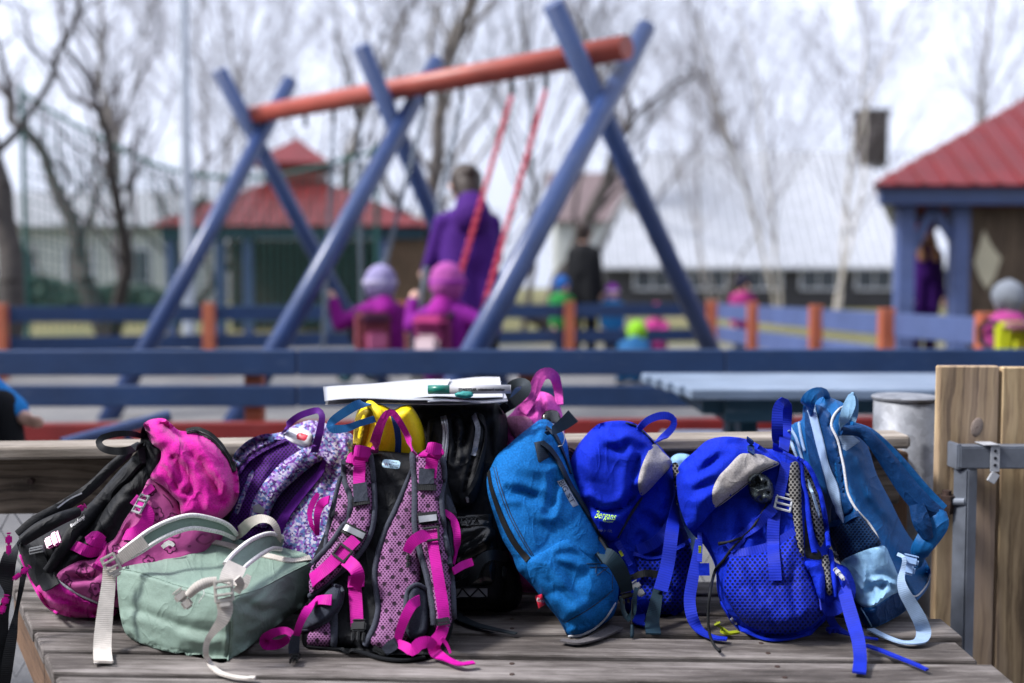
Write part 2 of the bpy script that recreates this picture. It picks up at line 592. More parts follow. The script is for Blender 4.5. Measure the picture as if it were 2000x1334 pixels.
class Bag:
    def __init__(s, name, label, px, py, Y, group='school bags piled on the bench', cat='backpack'):
        loc = P(px, py, Y * K); loc[2] = max(loc[2], SZ)
        s.e = thing(name, label, cat, tuple(loc), group)
        s.trees = []
        s.last = None
        s.seed = 1
    def hit(s, px, py):
        dx, dy, dz = ray(px, py)
        d = Vector((float(dx), float(dy), float(dz))).normalized()
        best = None
        for t in s.trees:
            h = t.ray_cast(Vector((0, 0, CAMZ)), d)
            if h[0] is not None and (best is None or h[3] < best[2]):
                n = h[1]
                if n.dot(d) > 0: n = -n
                best = (h[0].y, n, h[3])
        if best is None:
            q = V(px, py, 2.0 * K)
            near = None
            for t in s.trees:
                h = t.find_nearest(q)
                if h[0] is not None and (near is None or h[3] < near[3]): near = h
            n = near[1]
            if n.dot(d) > 0: n = -n
            return near[0].y, n
        return best[0], best[1]
    def add(s, verts, faces):
        s.trees.append(BVHTree.FromPolygons([Vector(v) for v in verts], faces))
    def pillow(s, name, poly, mat, Y=None, ctrl=None, mode='plane', t=.06, tb=.08, rim=45, folds=(), wr=.004, step=5, sm=3, parent=None, solid=True):
        "a stuffed volume: traced outline, real depth in front (t) and behind (tb)"
        pts, fs, bd, d = fill(poly, step)
        s.seed += 7.3
        Yb = np.full(len(pts), float(Y or 2)) if ctrl is None else (lin_interp if mode == 'lin' else plane_fit)(ctrl, pts)
        Yb = Yb * K
        pr = np.sqrt(np.clip(1 - (1 - np.clip(d / rim, 0, 1)) ** 2, 0, 1))
        Yf = Yb - t * pr
        Yf = laplace(Yf, fs, bd, sm)
        Yf += (wrinkle(pts, wr, s.seed) + folded(pts, folds)) * np.clip(d / 14, 0, 1)
        sy = ground_Y(pts[:, 0], pts[:, 1], SZ + .002)
        Yf = np.minimum(Yf, sy)
        vf = P(pts[:, 0], pts[:, 1], Yf)
        ub = np.where(bd, Yf, np.minimum(Yb + tb * pr, 2.085))
        vb = P(pts[:, 0], pts[:, 1], np.maximum(ub, Yf))
        vb[:, 2] = np.maximum(vb[:, 2], SZ + .002)
        n = len(pts)
        bi = {}
        verts = list(vf); remap = np.empty(n, int)
        for i in range(n):
            if bd[i]: remap[i] = i
            else:
                remap[i] = len(verts); verts.append(vb[i])
        faces = list(fs) + [tuple(int(remap[i]) for i in f[::-1]) for f in fs]
        uv = np.zeros((len(verts), 2))
        uv[:n] = pts * [PXM, -PXM]
        for i in range(n): uv[remap[i]] = uv[i] if bd[i] else uv[i] + .37
        s.add(vf, fs)
        return mesh_obj(name, verts, faces, mat, parent or s.e, uv)
    def patch(s, name, poly, mat, off=.002, puff=.004, rim=18, step=5, folds=(), wr=0.0, parent=None, sharp=False, flat=0, sm=2, reg=True, rot=0, edge=.007):
        "a panel sewn on the bag: traced outline laid on the surface, slightly raised"
        pts, fs, bd, d = fill(poly, step, sharp)
        s.seed += 3.1
        Yh = np.array([s.hit(x, y)[0] for x, y in pts])
        Yh = laplace(Yh, fs, np.zeros(len(pts), bool), sm)
        if flat:
            c = plane_fit(np.c_[pts, Yh], pts); Yh = np.minimum(Yh * (1 - flat) + c * flat, Yh + .004)
        pr = np.sqrt(np.clip(1 - (1 - np.clip(d / rim, 0, 1)) ** 2, 0, 1))
        Yf = Yh - off - puff * pr + (wrinkle(pts, wr, s.seed) + folded(pts, folds)) * np.clip(d / 10, 0, 1)
        Yf = np.minimum(Yf, ground_Y(pts[:, 0], pts[:, 1], SZ + .002))
        vf = P(pts[:, 0], pts[:, 1], Yf)
        idx = np.nonzero(bd)[0]
        vs = list(vf); mp = {}
        for i in idx:
            mp[i] = len(vs); vs.append(P(pts[i, 0], pts[i, 1], Yf[i] + off + edge))
        es = {}
        for f in fs:
            for k in range(3):
                a, b = f[k], f[(k + 1) % 3]
                es[(a, b)] = es.get((a, b), 0) + 1
        faces = list(fs)
        for (a, b) in es:
            if (b, a) not in es and a in mp and b in mp:
                faces.append((b, a, mp[a], mp[b]))
        uv = np.zeros((len(vs), 2))
        ca, sa = math.cos(rot), math.sin(rot)
        q = pts * [PXM, -PXM]
        q = np.stack([q[:, 0] * ca - q[:, 1] * sa, q[:, 0] * sa + q[:, 1] * ca], -1)
        uv[:len(pts)] = q
        for i, j in mp.items(): uv[j] = q[i]
        if reg: s.add(vf, fs)
        o = mesh_obj(name, vs, faces, mat, parent or s.e, uv)
        o.data.set_sharp_from_angle(angle=R(65))
        return o
    def path(s, pts, w, off, step):
        """pixel path -> 3-D points. Entries: (px,py) on the bag, (px,py,Y) free at depth Y, (px,py,'s') on the seat; a 4th number rolls it"""
        q = []
        kinds = []
        for i, p in enumerate(pts):
            wi = w[i] if isinstance(w, (list, tuple)) else w
            roll = p[3] if len(p) > 3 else 0.0
            if len(p) == 2 or p[2] == 'b':
                y, n = s.hit(p[0], p[1]); y -= off; kinds.append('b')
            elif p[2] == 's':
                y = float(ground_Y(p[0], p[1], SZ + .003 + off)); n = Vector((0, 0, 1)); kinds.append('s')
            else:
                y = p[2] * K; n = (Vector((0, 0, CAMZ)) - V(p[0], p[1], y)).normalized(); kinds.append('f')
            q.append([p[0], p[1], y, wi, n.x, n.y, n.z, roll, i])
        sp = spline(q, False, step)
        for r in sp:
            i = int(min(r[8], len(pts) - 1.0001)); i = max(0, i)
            a, b = kinds[i], kinds[min(i + 1, len(pts) - 1)]
            if a == b == 'b':
                y, n = s.hit(r[0], r[1])
                r[2] = y - off; r[4:7] = n
            elif a == b == 's':
                r[2] = float(ground_Y(r[0], r[1], SZ + .003 + off)); r[4:7] = (0, 0, 1)
        if len(sp) > 4:
            for _ in range(2):
                y = sp[:, 2].copy(); nn = sp[:, 4:7].copy()
                y[1:-1] = np.minimum(sp[1:-1, 2], .25 * sp[:-2, 2] + .5 * sp[1:-1, 2] + .25 * sp[2:, 2])
                nn[1:-1] = .25 * nn[:-2] + .5 * nn[1:-1] + .25 * nn[2:]
                sp[:, 2] = y; sp[:, 4:7] = nn
        sy = ground_Y(sp[:, 0], sp[:, 1], SZ + .003)
        over = sp[:, 0] > 40
        sp[:, 2] = np.where(over, np.minimum(sp[:, 2], sy), sp[:, 2])
        return sp, P(sp[:, 0], sp[:, 1], sp[:, 2])
    def ribbon(s, name, pts, w, mat, th=.0022, off=.0035, crown=0.0, parent=None, step=6, reg=False, cols=5):
        "a strap: w in pixels across, th thick"
        sp, c = s.path(pts, w, off, step)
        n = len(c)
        tan = np.gradient(c, axis=0); tan /= np.maximum(np.linalg.norm(tan, axis=1, keepdims=True), 1e-9)
        nr = sp[:, 4:7]
        nr = nr - (nr * tan).sum(1, keepdims=True) * tan
        nr /= np.maximum(np.linalg.norm(nr, axis=1, keepdims=True), 1e-9)
        ac = np.cross(tan, nr)
        rl = np.radians(sp[:, 7])[:, None]
        ac, nr = ac * np.cos(rl) + nr * np.sin(rl), nr * np.cos(rl) - ac * np.sin(rl)
        hw = (sp[:, 3] * sp[:, 2] / F / 2)[:, None]
        L = np.r_[0, np.cumsum(np.linalg.norm(np.diff(c, axis=0), axis=1))]
        ss = np.linspace(-1, 1, cols)
        vs, uv = [], []
        for top in (1, 0):
            for x in ss:
                h = (th + crown * (1 - abs(x) ** 2.5)) if top else 0.0
                e = 1.0 if top == 0 or crown == 0 else 1.0
                vs.append(c + ac * hw * x * e + nr * h)
                uv.append(np.c_[(hw[:, 0] * x), L])
        m_ = 2 * cols
        ring = list(range(cols)) + list(range(2 * cols - 1, cols - 1, -1))
        VV = np.stack(vs, 1).reshape(-1, 3); UU = np.stack(uv, 1).reshape(-1, 2)
        fs = []
        for i in range(n - 1):
            for k in range(m_):
                a, b = ring[k], ring[(k + 1) % m_]
                fs.append((i * m_ + a, i * m_ + b, (i + 1) * m_ + b, (i + 1) * m_ + a))
        fs.append([ring[k] for k in range(m_)][::-1]); fs.append([(n - 1) * m_ + ring[k] for k in range(m_)])
        o = mesh_obj(name, VV, fs, mat, parent or s.e, UU)
        o.data.set_sharp_from_angle(angle=R(50))
        if reg: s.add(VV, fs[:-2])
        return o
    def tube(s, name, pts, r, mat, off=.001, parent=None, step=6, k=8):
        sp, c = s.path(pts, r, off, step)
        tan = np.gradient(c, axis=0); tan /= np.maximum(np.linalg.norm(tan, axis=1, keepdims=True), 1e-9)
        ref = np.array([0.3, -1, .2])
        u = np.cross(tan, ref); u /= np.maximum(np.linalg.norm(u, axis=1, keepdims=True), 1e-9)
        v = np.cross(tan, u)
        rr = (sp[:, 3] * sp[:, 2] / F)[:, None, None]
        an = np.arange(k) / k * 2 * math.pi
        VV = c[:, None] + rr * (np.cos(an)[None, :, None] * u[:, None] + np.sin(an)[None, :, None] * v[:, None])
        n = len(c)
        fs = [(i * k + j, i * k + (j + 1) % k, (i + 1) * k + (j + 1) % k, (i + 1) * k + j) for i in range(n - 1) for j in range(k)]
        fs += [list(range(k))[::-1], [(n - 1) * k + j for j in range(k)]]
        L = np.r_[0, np.cumsum(np.linalg.norm(np.diff(c, axis=0), axis=1))]
        uv = np.stack([np.tile(np.arange(k) / k * .02, (n, 1)), np.tile(L[:, None], (1, k))], -1).reshape(-1, 2)
        return mesh_obj(name, VV.reshape(-1, 3), fs, mat, parent or s.e, uv)
    def local(s, px, py, ang, off, Y=None, normal=None):
        "frame on the surface: x along the picture angle (degrees, anticlockwise), z outwards"
        if Y is None:
            y, n = s.hit(px, py); y -= off
        elif Y == 's':
            y = float(ground_Y(px, py, SZ + off)); n = Vector((0, 0, 1))
        else:
            y = Y * K; n = (Vector((0, 0, CAMZ)) - V(px, py, y)).normalized()
        if normal is not None: n = Vector(normal).normalized()
        o = V(px, py, y)
        x = V(px + math.cos(R(ang)) * 10, py - math.sin(R(ang)) * 10, y) - o
        x = (x - x.dot(n) * n).normalized()
        yv = n.cross(x)
        return Matrix((x, yv, n)).transposed(), o, y / F
    def buckle(s, name, px, py, w, h, ang, mat, bars=1, th=.004, bar=None, off=.006, parent=None, Y=None, teeth=False, tongue=0):
        "slider buckle: a rounded frame with cross bars"
        M, o, k = s.local(px, py, ang, off, Y)
        W, H = w * k, h * k
        b = (bar or max(4.5, min(w, h) * .14)) * k
        bm = bmesh.new()
        for sx in (-1, 1): box_bm(bm, (sx * (W - b) / 2, 0, 0), (b, H, th), bev=min(b, th) * .3)
        for sy in (-1, 1): box_bm(bm, (0, sy * (H - b) / 2, 0), (W - b * .6, b, th * .96), bev=min(b, th) * .3)
        for i in range(bars):
            yy = (i + 1) / (bars + 1) * H - H / 2
            box_bm(bm, (0, yy, th * .5), (W - b * .6, b * .9, th), bev=min(b, th) * .3)
        if tongue:
            box_bm(bm, (0, -(H / 2 + tongue * k * .4), th * .2), (W * .62, tongue * k, th * .9), bev=th * .35)
        bmesh.ops.rotate(bm, cent=(0, 0, 0), matrix=M, verts=bm.verts)
        bmesh.ops.translate(bm, vec=o, verts=bm.verts)
        return bm_obj(name, bm, mat, parent or s.e)
    def clip(s, name, px, py, w, h, ang, mat, off=.006, parent=None, Y=None, th=.009, prongs=True):
        "side-release buckle half: body, neck bar and two prongs"
        M, o, k = s.local(px, py, ang, off, Y)
        W, H = w * k, h * k
        bm = bmesh.new()
        box_bm(bm, (0, H * .18, 0), (W, H * .42, th), bev=th * .3)
        box_bm(bm, (0, H * .46, 0), (W * .9, H * .08, th * .8), bev=th * .2)
        if prongs:
            for sx in (-1, 1):
                box_bm(bm, (sx * W * .36, -H * .25, 0), (W * .2, H * .45, th * .8), bev=th * .3)
            box_bm(bm, (0, -H * .2, 0), (W * .22, H * .5, th * .6), bev=th * .25)
        else:
            box_bm(bm, (0, -H * .25, 0), (W * .78, H * .5, th * .92), bev=th * .3)
        bmesh.ops.rotate(bm, cent=(0, 0, 0), matrix=M, verts=bm.verts)
        bmesh.ops.translate(bm, vec=o, verts=bm.verts)
        return bm_obj(name, bm, mat, parent or s.e)
    def text(s, name, body, px, py, size, ang, mat, shear=0.0, off=.0018, parent=None, width=None, th=.0006):
        "flat lettering laid on the surface: (px,py) is the lower left, size in pixels"
        VV, fs = text_mesh(body)
        sc = size
        wx = VV[:, 0].max() - VV[:, 0].min()
        kx = (width / wx) if width else sc
        x = (VV[:, 0] - VV[:, 0].min()) * kx + VV[:, 1] * sc * shear
        y = VV[:, 1] * sc
        ca, sa = math.cos(R(ang)), math.sin(R(ang))
        X = px + x * ca - y * sa
        Y = py - (x * sa + y * ca)
        pts = []
        for a, b in zip(X, Y):
            h, n = s.hit(a, b)
            pts.append(P(a, b, h - off))
        return mesh_obj(name, pts, fs, mat, parent or s.e, smooth=False)
_tc = {}
def text_mesh(body):
    if body in _tc: return _tc[body]
    cu = bpy.data.curves.new('lettering', 'FONT')
    cu.body = body
    cu.resolution_u = 3
    ob = bpy.data.objects.new('lettering', cu)
    COL.objects.link(ob)
    bpy.context.view_layer.update()
    me = ob.evaluated_get(bpy.context.evaluated_depsgraph_get()).to_mesh()
    VV = np.array([tuple(v.co) for v in me.vertices]); fs = [tuple(p.vertices) for p in me.polygons]
    ob.to_mesh_clear()
    bpy.data.objects.remove(ob); bpy.data.curves.remove(cu)
    _tc[body] = (VV, fs)
    return VV, fs
# ------------------------------------------------------------------ the materials
MAT['bench_wood'] = wood('bench_wood', (.28, .255, .245), (.085, .073, .068), (.013, .011, .010), knots=.5)
MAT['back_wood'] = wood('back_wood', (.20, .16, .125), (.105, .08, .06), (.028, .021, .017), grain=.8, knots=.6, rings=.16)
MAT['cap_wood'] = wood('cap_wood', (.36, .32, .28), (.21, .18, .15), (.07, .055, .045), knots=.4)
MAT['gate_wood'] = wood('gate_wood', (.56, .42, .25), (.38, .27, .155), (.13, .09, .055), grain=.7, knots=.7, warm=(.33, .25, .22), bump=.45, rings=.2)
MAT['brown_wood'] = wood('brown_wood', (.20, .12, .075), (.13, .075, .045), (.05, .03, .02))

def galv():
    t = NT('galvanised_steel')
    u = t.uv(src='Object')
    v = t.vor(u, 55, out='Color')
    n1 = t.noise(u, 14, 5, .65)
    g = t.math('ADD', t.math('MULTIPLY', v, .25), t.math('MULTIPLY', n1, .8))
    c = t.ramp(g, [(.25, (.10, .105, .115)), (.5, (.19, .20, .225)), (.8, (.33, .345, .375))])
    sc = t.mapr(t.noise(t.uv(scale=(1, 1, .4), src='Object'), 26, 3, .6, 1.5), .64, .70)
    c = t.mix(t.math('MULTIPLY', sc, .7), c, (.05, .045, .045))
    return t.out(c, .55, t.bump(n1, .15, .002), metal=.35, spec=.5)
MAT['galv'] = galv()
MAT['rusty'] = plain('rusty_iron', (.05, .03, .025), .8, .3, var=.5, scale=60, bump=.4)
MAT['grey_steel'] = plain('grey_steel', (.15, .17, .21), .5, .35, var=.25, scale=18, bump=.1)

C_MAG = (.76, .002, .40)
MAT['magenta'] = fabric('magenta_cloth', C_MAG, wr=.5, var=.25, sheen=.2)
MAT['magenta_dark'] = fabric('dark_magenta_cloth', (.55, .002, .30), wr=.5, var=.25, sheen=.2)
MAT['magenta_web'] = webbing('magenta_webbing', (.80, .004, .46))
MAT['magenta_plastic'] = plain('magenta_plastic', (.50, .006, .26), .35)
MAT['black_cloth'] = fabric('black_cloth', (.012, .0135, .018), wr=.5, spec=.18, rough=.6)
MAT['black_web'] = webbing('black_webbing', (.011, .013, .017))
MAT['black_plastic'] = plain('black_plastic', (.008, .009, .010), .32)
MAT['black_gloss'] = plain('black_coated_cloth', (.010, .011, .013), .22, bump=.3, scale=25)
MAT['charcoal_web'] = webbing('charcoal_webbing', (.035, .046, .058))
MAT['teal_web'] = webbing('dark_teal_webbing', (.012, .040, .068))
MAT['grey_cloth'] = fabric('slate_cloth', (.05, .058, .085), wr=.3)
MAT['grey_piping'] = fabric('slate_binding', (.075, .083, .115), wr=.1, weave=700)
MAT['reflective'] = plain('reflective_tape', (.24, .25, .28), .35, .25, var=.15)
MAT['pale_reflective'] = fabric('pale_grey_panel', (.50, .47, .47), rough=.5, wr=.35, var=.12, dirt=.12)
MAT['grey_plastic'] = plain('grey_plastic', (.22, .23, .25), .35)
MAT['silver_plastic'] = plain('silver_plastic', (.40, .42, .46), .3)
MAT['steel_zip'] = plain('steel_zip', (.34, .36, .42), .35, .7, var=.3, scale=300)
MAT['cream_web'] = webbing('cream_webbing', (1.0, .93, .86), pitch=.0034)
MAT['cream_piping'] = fabric('cream_piping', (1.15, 1.12, 1.10), wr=.1, var=.1)
MAT['cream_plastic'] = plain('cream_plastic', (.55, .52, .48), .35)
MAT['sage'] = fabric('sage_green_cloth', (.29, .41, .35), wr=.3, var=.2, rough=.6, spec=.25, dirt=.25, grit=.12)
MAT['purple'] = fabric('purple_cloth', (.11, .008, .26), wr=.3)
MAT['purple_web'] = webbing('purple_webbing', (.135, .010, .32))
MAT['purple_mesh'] = meshcloth('purple_mesh', (.105, .010, .27), (.018, .003, .05), pitch=.0062, r=.28)
MAT['purple_dark_mesh'] = meshcloth('dark_purple_mesh', (.045, .006, .12), (.010, .002, .03), pitch=.0062, r=.28)
def speckle():
    t = NT('speckled_cloth')
    u = t.uv()
    d = t.n('VectorMath', operation='ADD'); t.link(u, d.inputs[0])
    nz = t.n('TexNoise'); t.link(u, nz.inputs['Vector']); nz.inputs['Scale'].default_value = 160
    sc = t.n('VectorMath', operation='SCALE'); t.link(nz.outputs['Color'], sc.inputs[0]); sc.inputs['Scale'].default_value = .004
    t.link(sc.outputs[0], d.inputs[1])
    col = t.vor(d.outputs[0], 290, out='Color')
    s = t.n('SeparateColor'); t.link(col, s.inputs[0])
    c = t.ramp(s.outputs[0], [(0, (.035, .012, .10)), (.16, (.18, .02, .30)), (.30, (.10, .20, .48)), (.44, (.52, .45, .72)), (.60, (.30, .13, .52)), (.72, (.72, .70, .84)), (.88, (.16, .32, .52))], 'CONSTANT')
    n1 = t.noise(u, 9, 3)
    c = t.mix(t.mapr(n1, .3, .7, .25, 0), c, (.16, .06, .35))
    c = t.mix(.35, c, (.03, .01, .07))
    return t.out(c, .8, t.bump(t.noise(u, 30, 3), .35, .005), sheen=.05, spec=.3)
MAT['speckle'] = speckle()
def printed():
    t = NT('printed_pink_cloth')
    u = t.uv()
    w = t.n('VectorMath', operation='ADD'); t.link(u, w.inputs[0])
    nz = t.n('TexNoise'); t.link(u, nz.inputs['Vector']); nz.inputs['Scale'].default_value = 26
    sc = t.n('VectorMath', operation='SCALE'); t.link(nz.outputs['Color'], sc.inputs[0]); sc.inputs['Scale'].default_value = .03
    t.link(sc.outputs[0], w.inputs[1])
    a = t.vor(w.outputs[0], 22)
    ring = t.math('MULTIPLY', t.mapr(a, .26, .29), t.mapr(a, .33, .36, 1, 0))
    b = t.vor(w.outputs[0], 46)
    blot = t.mapr(b, .17, .21, 1, 0)
    msk = t.mapr(t.noise(u, 13, 2), .42, .50)
    f = t.math('MULTIPLY', t.math('MAXIMUM', ring, blot), msk)
    n1 = t.noise(u, 10, 4)
    base = t.mix(t.mapr(n1, .3, .7), (.33, .04, .20), (.46, .075, .28))
    c = t.mix(f, base, (.10, .002, .06))
    return t.out(c, .75, t.bump(t.noise(u, 28, 4), .5, .006), sheen=.15, spec=.35)
MAT['printed'] = printed()
MAT['print_ink'] = plain('print_ink', (.10, .002, .06), .8)
MAT['pink_mesh'] = meshcloth('pink_dotted_mesh', (.40, .17, .39), (.06, .010, .05), pitch=.0058, r=.25, dimple=(.02, .006, .02), dimple_pitch=.023)
MAT['pink'] = fabric('candy_pink_cloth', (.88, .12, .60), wr=.45, var=.2, grit=.25)
MAT['pale_pink'] = fabric('pale_pink_cloth', (.55, .20, .38), wr=.3)
MAT['yellow'] = fabric('yellow_oilcloth', (1.35, 1.0, .015), rough=.5, wr=.25, var=.15, spec=.3, grit=.12)
MAT['olive_yellow'] = fabric('mustard_oilcloth', (.36, .25, .012), rough=.5, wr=.25)
MAT['blue_zip'] = webbing('blue_zip_tape', (.012, .06, .26), pitch=.004)
MAT['sky_web'] = webbing('sky_blue_webbing', (.02, .19, .52))
MAT['denim'] = fabric('denim_blue_cloth', (.008, .165, .53), wr=.35, var=.25, heather=.1, spec=.1, weave=900)
MAT['denim_dark'] = fabric('dark_denim_cloth', (.008, .07, .20), wr=.35, heather=.1)
MAT['navy_web'] = webbing('navy_webbing', (.010, .025, .055))
MAT['navy_stitch'] = plain('navy_stitching', (.006, .02, .05), .8)
MAT['royal'] = fabric('royal_blue_cloth', (.005, .030, .62), wr=.45, var=.25, grit=.35, spec=.12)
MAT['royal_web'] = webbing('royal_blue_webbing', (.007, .032, .62), pitch=.0046)
MAT['royal_mesh'] = meshcloth('royal_blue_net', (.005, .030, .60), (.001, .004, .06), pitch=.0084, r=.25, bump=.9)
MAT['grey_mesh'] = meshcloth('grey_spacer_mesh', (.30, .29, .28), (.012, .012, .014), pitch=.0072, r=.28, bump=.9)
MAT['lime'] = plain('lime_thread', (.45, .75, .08), .6)
MAT['lime_web'] = webbing('lime_webbing', (.42, .50, .015))
MAT['steel_blue'] = fabric('steel_blue_cloth', (.008, .135, .42), wr=.5, var=.3, rough=.5, spec=.18, grit=.2)
MAT['navy_cloth'] = fabric('deep_navy_cloth', (.005, .055, .20), wr=.45, var=.3, rough=.55, spec=.18)
MAT['sky_cloth'] = fabric('light_blue_cloth', (.32, .60, .92), wr=.3, var=.15, rough=.5, spec=.3, grit=.12)
MAT['sky_light_web'] = webbing('pale_blue_webbing', (.48, .68, 1.0))
MAT['pale_blue_plastic'] = plain('pale_blue_plastic', (.26, .40, .66), .35)
MAT['navy_mesh'] = meshcloth('navy_net', (.008, .045, .14), (.002, .010, .04), pitch=.0065, r=.28)
MAT['white_piping'] = fabric('white_piping', (.74, .76, .82), wr=.1, var=.06)
MAT['white_plastic'] = plain('white_plastic', (.50, .50, .53), .35, var=.05)
MAT['foil'] = plain('dark_foil_cloth', (.035, .045, .050), .25, .3, var=.5, scale=60, bump=.7)
MAT['red_plastic'] = plain('red_plastic', (.55, .02, .05), .4)
MAT['ink'] = plain('black_ink', (.010, .012, .02), .6)

# ------------------------------------------------------------------ the ground
def ground_mat():
    t = NT('worn_asphalt')
    u = t.uv(src='Object')
    n1 = t.noise(u, .35, 5, .6); n2 = t.noise(u, 2.5, 5, .65); n3 = t.noise(u, 90, 3, .7)
    c = t.mix(t.mapr(n1, .35, .65), (.105, .108, .118), (.165, .163, .165))
    c = t.mix(t.mapr(n2, .5, .72, 0, .65), c, (.30, .285, .26))
    c = t.mix(t.mapr(n3, .35, .7, 0, .5), c, (.05, .05, .055))
    return t.out(c, .9, t.bump(n3, .5, .006), spec=.3)
def lawn_mat():
    t = NT('winter_grass')
    u = t.uv(src='Object')
    n1 = t.noise(u, .5, 5, .6); n3 = t.noise(u, 14, 4, .7)
    c = t.mix(t.mapr(n1, .35, .65), (.10, .11, .045), (.20, .17, .085))
    c = t.mix(t.mapr(n3, .4, .7, 0, .6), c, (.06, .065, .03))
    return t.out(c, .95, t.bump(n3, .7, .03), spec=.2)
mesh_obj('ground', [(-9, -6, 0), (9, -6, 0), (9, 15.5, 0), (-9, 15.5, 0)], [(0, 1, 2, 3)], ground_mat(), smooth=False)['kind'] = 'structure'
mesh_obj('lawn', [(-600, -300, -.03), (600, -300, -.03), (600, 900, -.03), (-600, 900, -.03)], [(0, 1, 2, 3)], lawn_mat(), smooth=False)['kind'] = 'structure'
# ================================================================== the playground behind
def painted(name, col, wear=(.45, .47, .52), amount=.25, rough=.55):
    t = NT(name)
    u = t.uv(src='Object')
    n1 = t.noise(u, 3.5, 5, .6); n2 = t.noise(t.uv(scale=(1, 6, 6), src='Object'), 9, 5, .7)
    c = t.mix(t.mapr(n1, .3, .7), c2(col, .8), c2(col, 1.2))
    c = t.mix(t.mapr(n2, .58, .75, 0, amount), c, wear)
    return t.out(c, rough, t.bump(n2, .25, .004), spec=.45)
MAT['rail_blue'] = painted('navy_paint', (.009, .034, .105), amount=.12, rough=.6)
MAT['fence_blue'] = painted('pale_blue_paint', (.06, .09, .21))  # pale tone paints in sky reflection on the angled fence; also light blue posts
MAT['leg_blue'] = painted('swing_blue_paint', (.022, .046, .135), amount=.15, rough=.32)
MAT['orange_paint'] = painted('orange_paint', (.33, .085, .038))
MAT['beam_red'] = painted('swing_red_paint', (.30, .055, .036), amount=.12, rough=.45)
MAT['board_red'] = painted('dark_red_paint', (.20, .014, .014), wear=(.45, .38, .36), amount=.15)
MAT['table_blue'] = painted('worn_blue_table_paint', (.15, .20, .28), wear=(.42, .45, .5), amount=.8, rough=.4)
MAT['teal_paint'] = painted('dark_teal_paint', (.008, .045, .075))
MAT['roof_red'] = painted('red_sheet_metal', (.125, .007, .009), wear=(.22, .05, .045), amount=.2, rough=.4)
MAT['white_metal'] = painted('white_sheet_metal', (.46, .48, .53), wear=(.28, .29, .33), amount=.4, rough=.5)
MAT['dark_timber'] = wood('dark_timber', (.06, .045, .034), (.03, .023, .018), (.01, .008, .006))
MAT['hut_timber'] = wood('tan_timber', (.15, .095, .06), (.10, .066, .042), (.045, .03, .02))
MAT['pale_wall'] = plain('pale_render', (.42, .44, .43), .9, var=.1, scale=2)
MAT['grey_wall'] = plain('grey_cladding', (.20, .20, .21), .9, var=.2, scale=2)
MAT['dark_wall'] = plain('dark_cladding', (.035, .035, .04), .9, var=.3, scale=2)
MAT['slate_roof'] = plain('grey_roof', (.22, .23, .25), .7, var=.15, scale=4)
MAT['mauve_roof'] = plain('brown_roof', (.13, .095, .10), .8, var=.2, scale=4)
MAT['brick'] = plain('sooty_brick', (.028, .022, .021), .9, var=.4, scale=6)
MAT['window_glass'] = plain('window_glass', (.03, .04, .05), .08, var=.1)
MAT['pole_grey'] = plain('pale_grey_paint', (.42, .46, .52), .4, .3)
MAT['chain_red'] = plain('red_chain_coating', (.50, .012, .05), .4)
MAT['chain_grey'] = plain('chain_steel', (.16, .19, .23), .4, .6)
MAT['rubber'] = plain('black_rubber', (.015, .015, .016), .6)
MAT['net_green'] = plain('green_netting', (.015, .085, .075), .8)
MAT['bark_dark'] = plain('dark_bark', (.045, .038, .034), .95, var=.4, scale=9, bump=.8)
MAT['bark_grey'] = plain('grey_bark', (.17, .155, .14), .95, var=.4, scale=9, bump=.8)
MAT['birch'] = plain('birch_bark', (.40, .37, .33), .9, var=.5, scale=12, bump=.6)
MAT['twig'] = plain('twig_bark', (.055, .046, .05), .95, var=.3, scale=9)
MAT['twig_pale'] = plain('pale_twig_bark', (.14, .125, .135), .95, var=.3, scale=9)
MAT['hedge'] = plain('evergreen_leaf', (.035, .075, .055), .7, var=.5, scale=3)

# ---- near rail fence
nf = thing('rail_fence', 'navy blue plank rail fence with red bottom board right behind the bench', 'fence', (0, 4.3, 0))
def pt_z(px, py, Y): return V(px, py, Y)
def rail(name, y0l, y1l, y0r, y1r, Y, t, mat, par, x0=-250, x1=2250, n=3, seed=0):
    xs = np.linspace(x0, x1, n + 1)
    for i in range(n):
        fa, fb = (xs[i] - x0) / (x1 - x0), (xs[i + 1] - x0) / (x1 - x0)
        ca = y0l + (y0r - y0l) * fa, y1l + (y1r - y1l) * fa
        cb = y0l + (y0r - y0l) * fb, y1l + (y1r - y1l) * fb
        A, B = V(xs[i], sum(ca) / 2, Y), V(xs[i + 1] - 3, sum(cb) / 2, Y)
        plank(name, A, B, t, abs(ca[1] - ca[0]) * Y / F, mat, par, bev=.006, seed=seed + i)
rail('board', 684, 734, 681, 732, 4.3, .035, m('rail_blue'), nf, seed=70)
rail('board', 752, 794, 753, 795, 4.3, .035, m('rail_blue'), nf, seed=75)
rail('board', 828, 905, 808, 890, 4.3, .06, m('board_red'), nf, seed=80)
for px in (-20, 497, 1030, 1518, 2060):
    b = V(px, 700, 4.36)
    plank('post', (b.x, 4.36, 0), (b.x, 4.36, .60), .075, .075, m('orange_paint'), nf, up=(0, 1, 0), seed=px + 40, bev=.008)

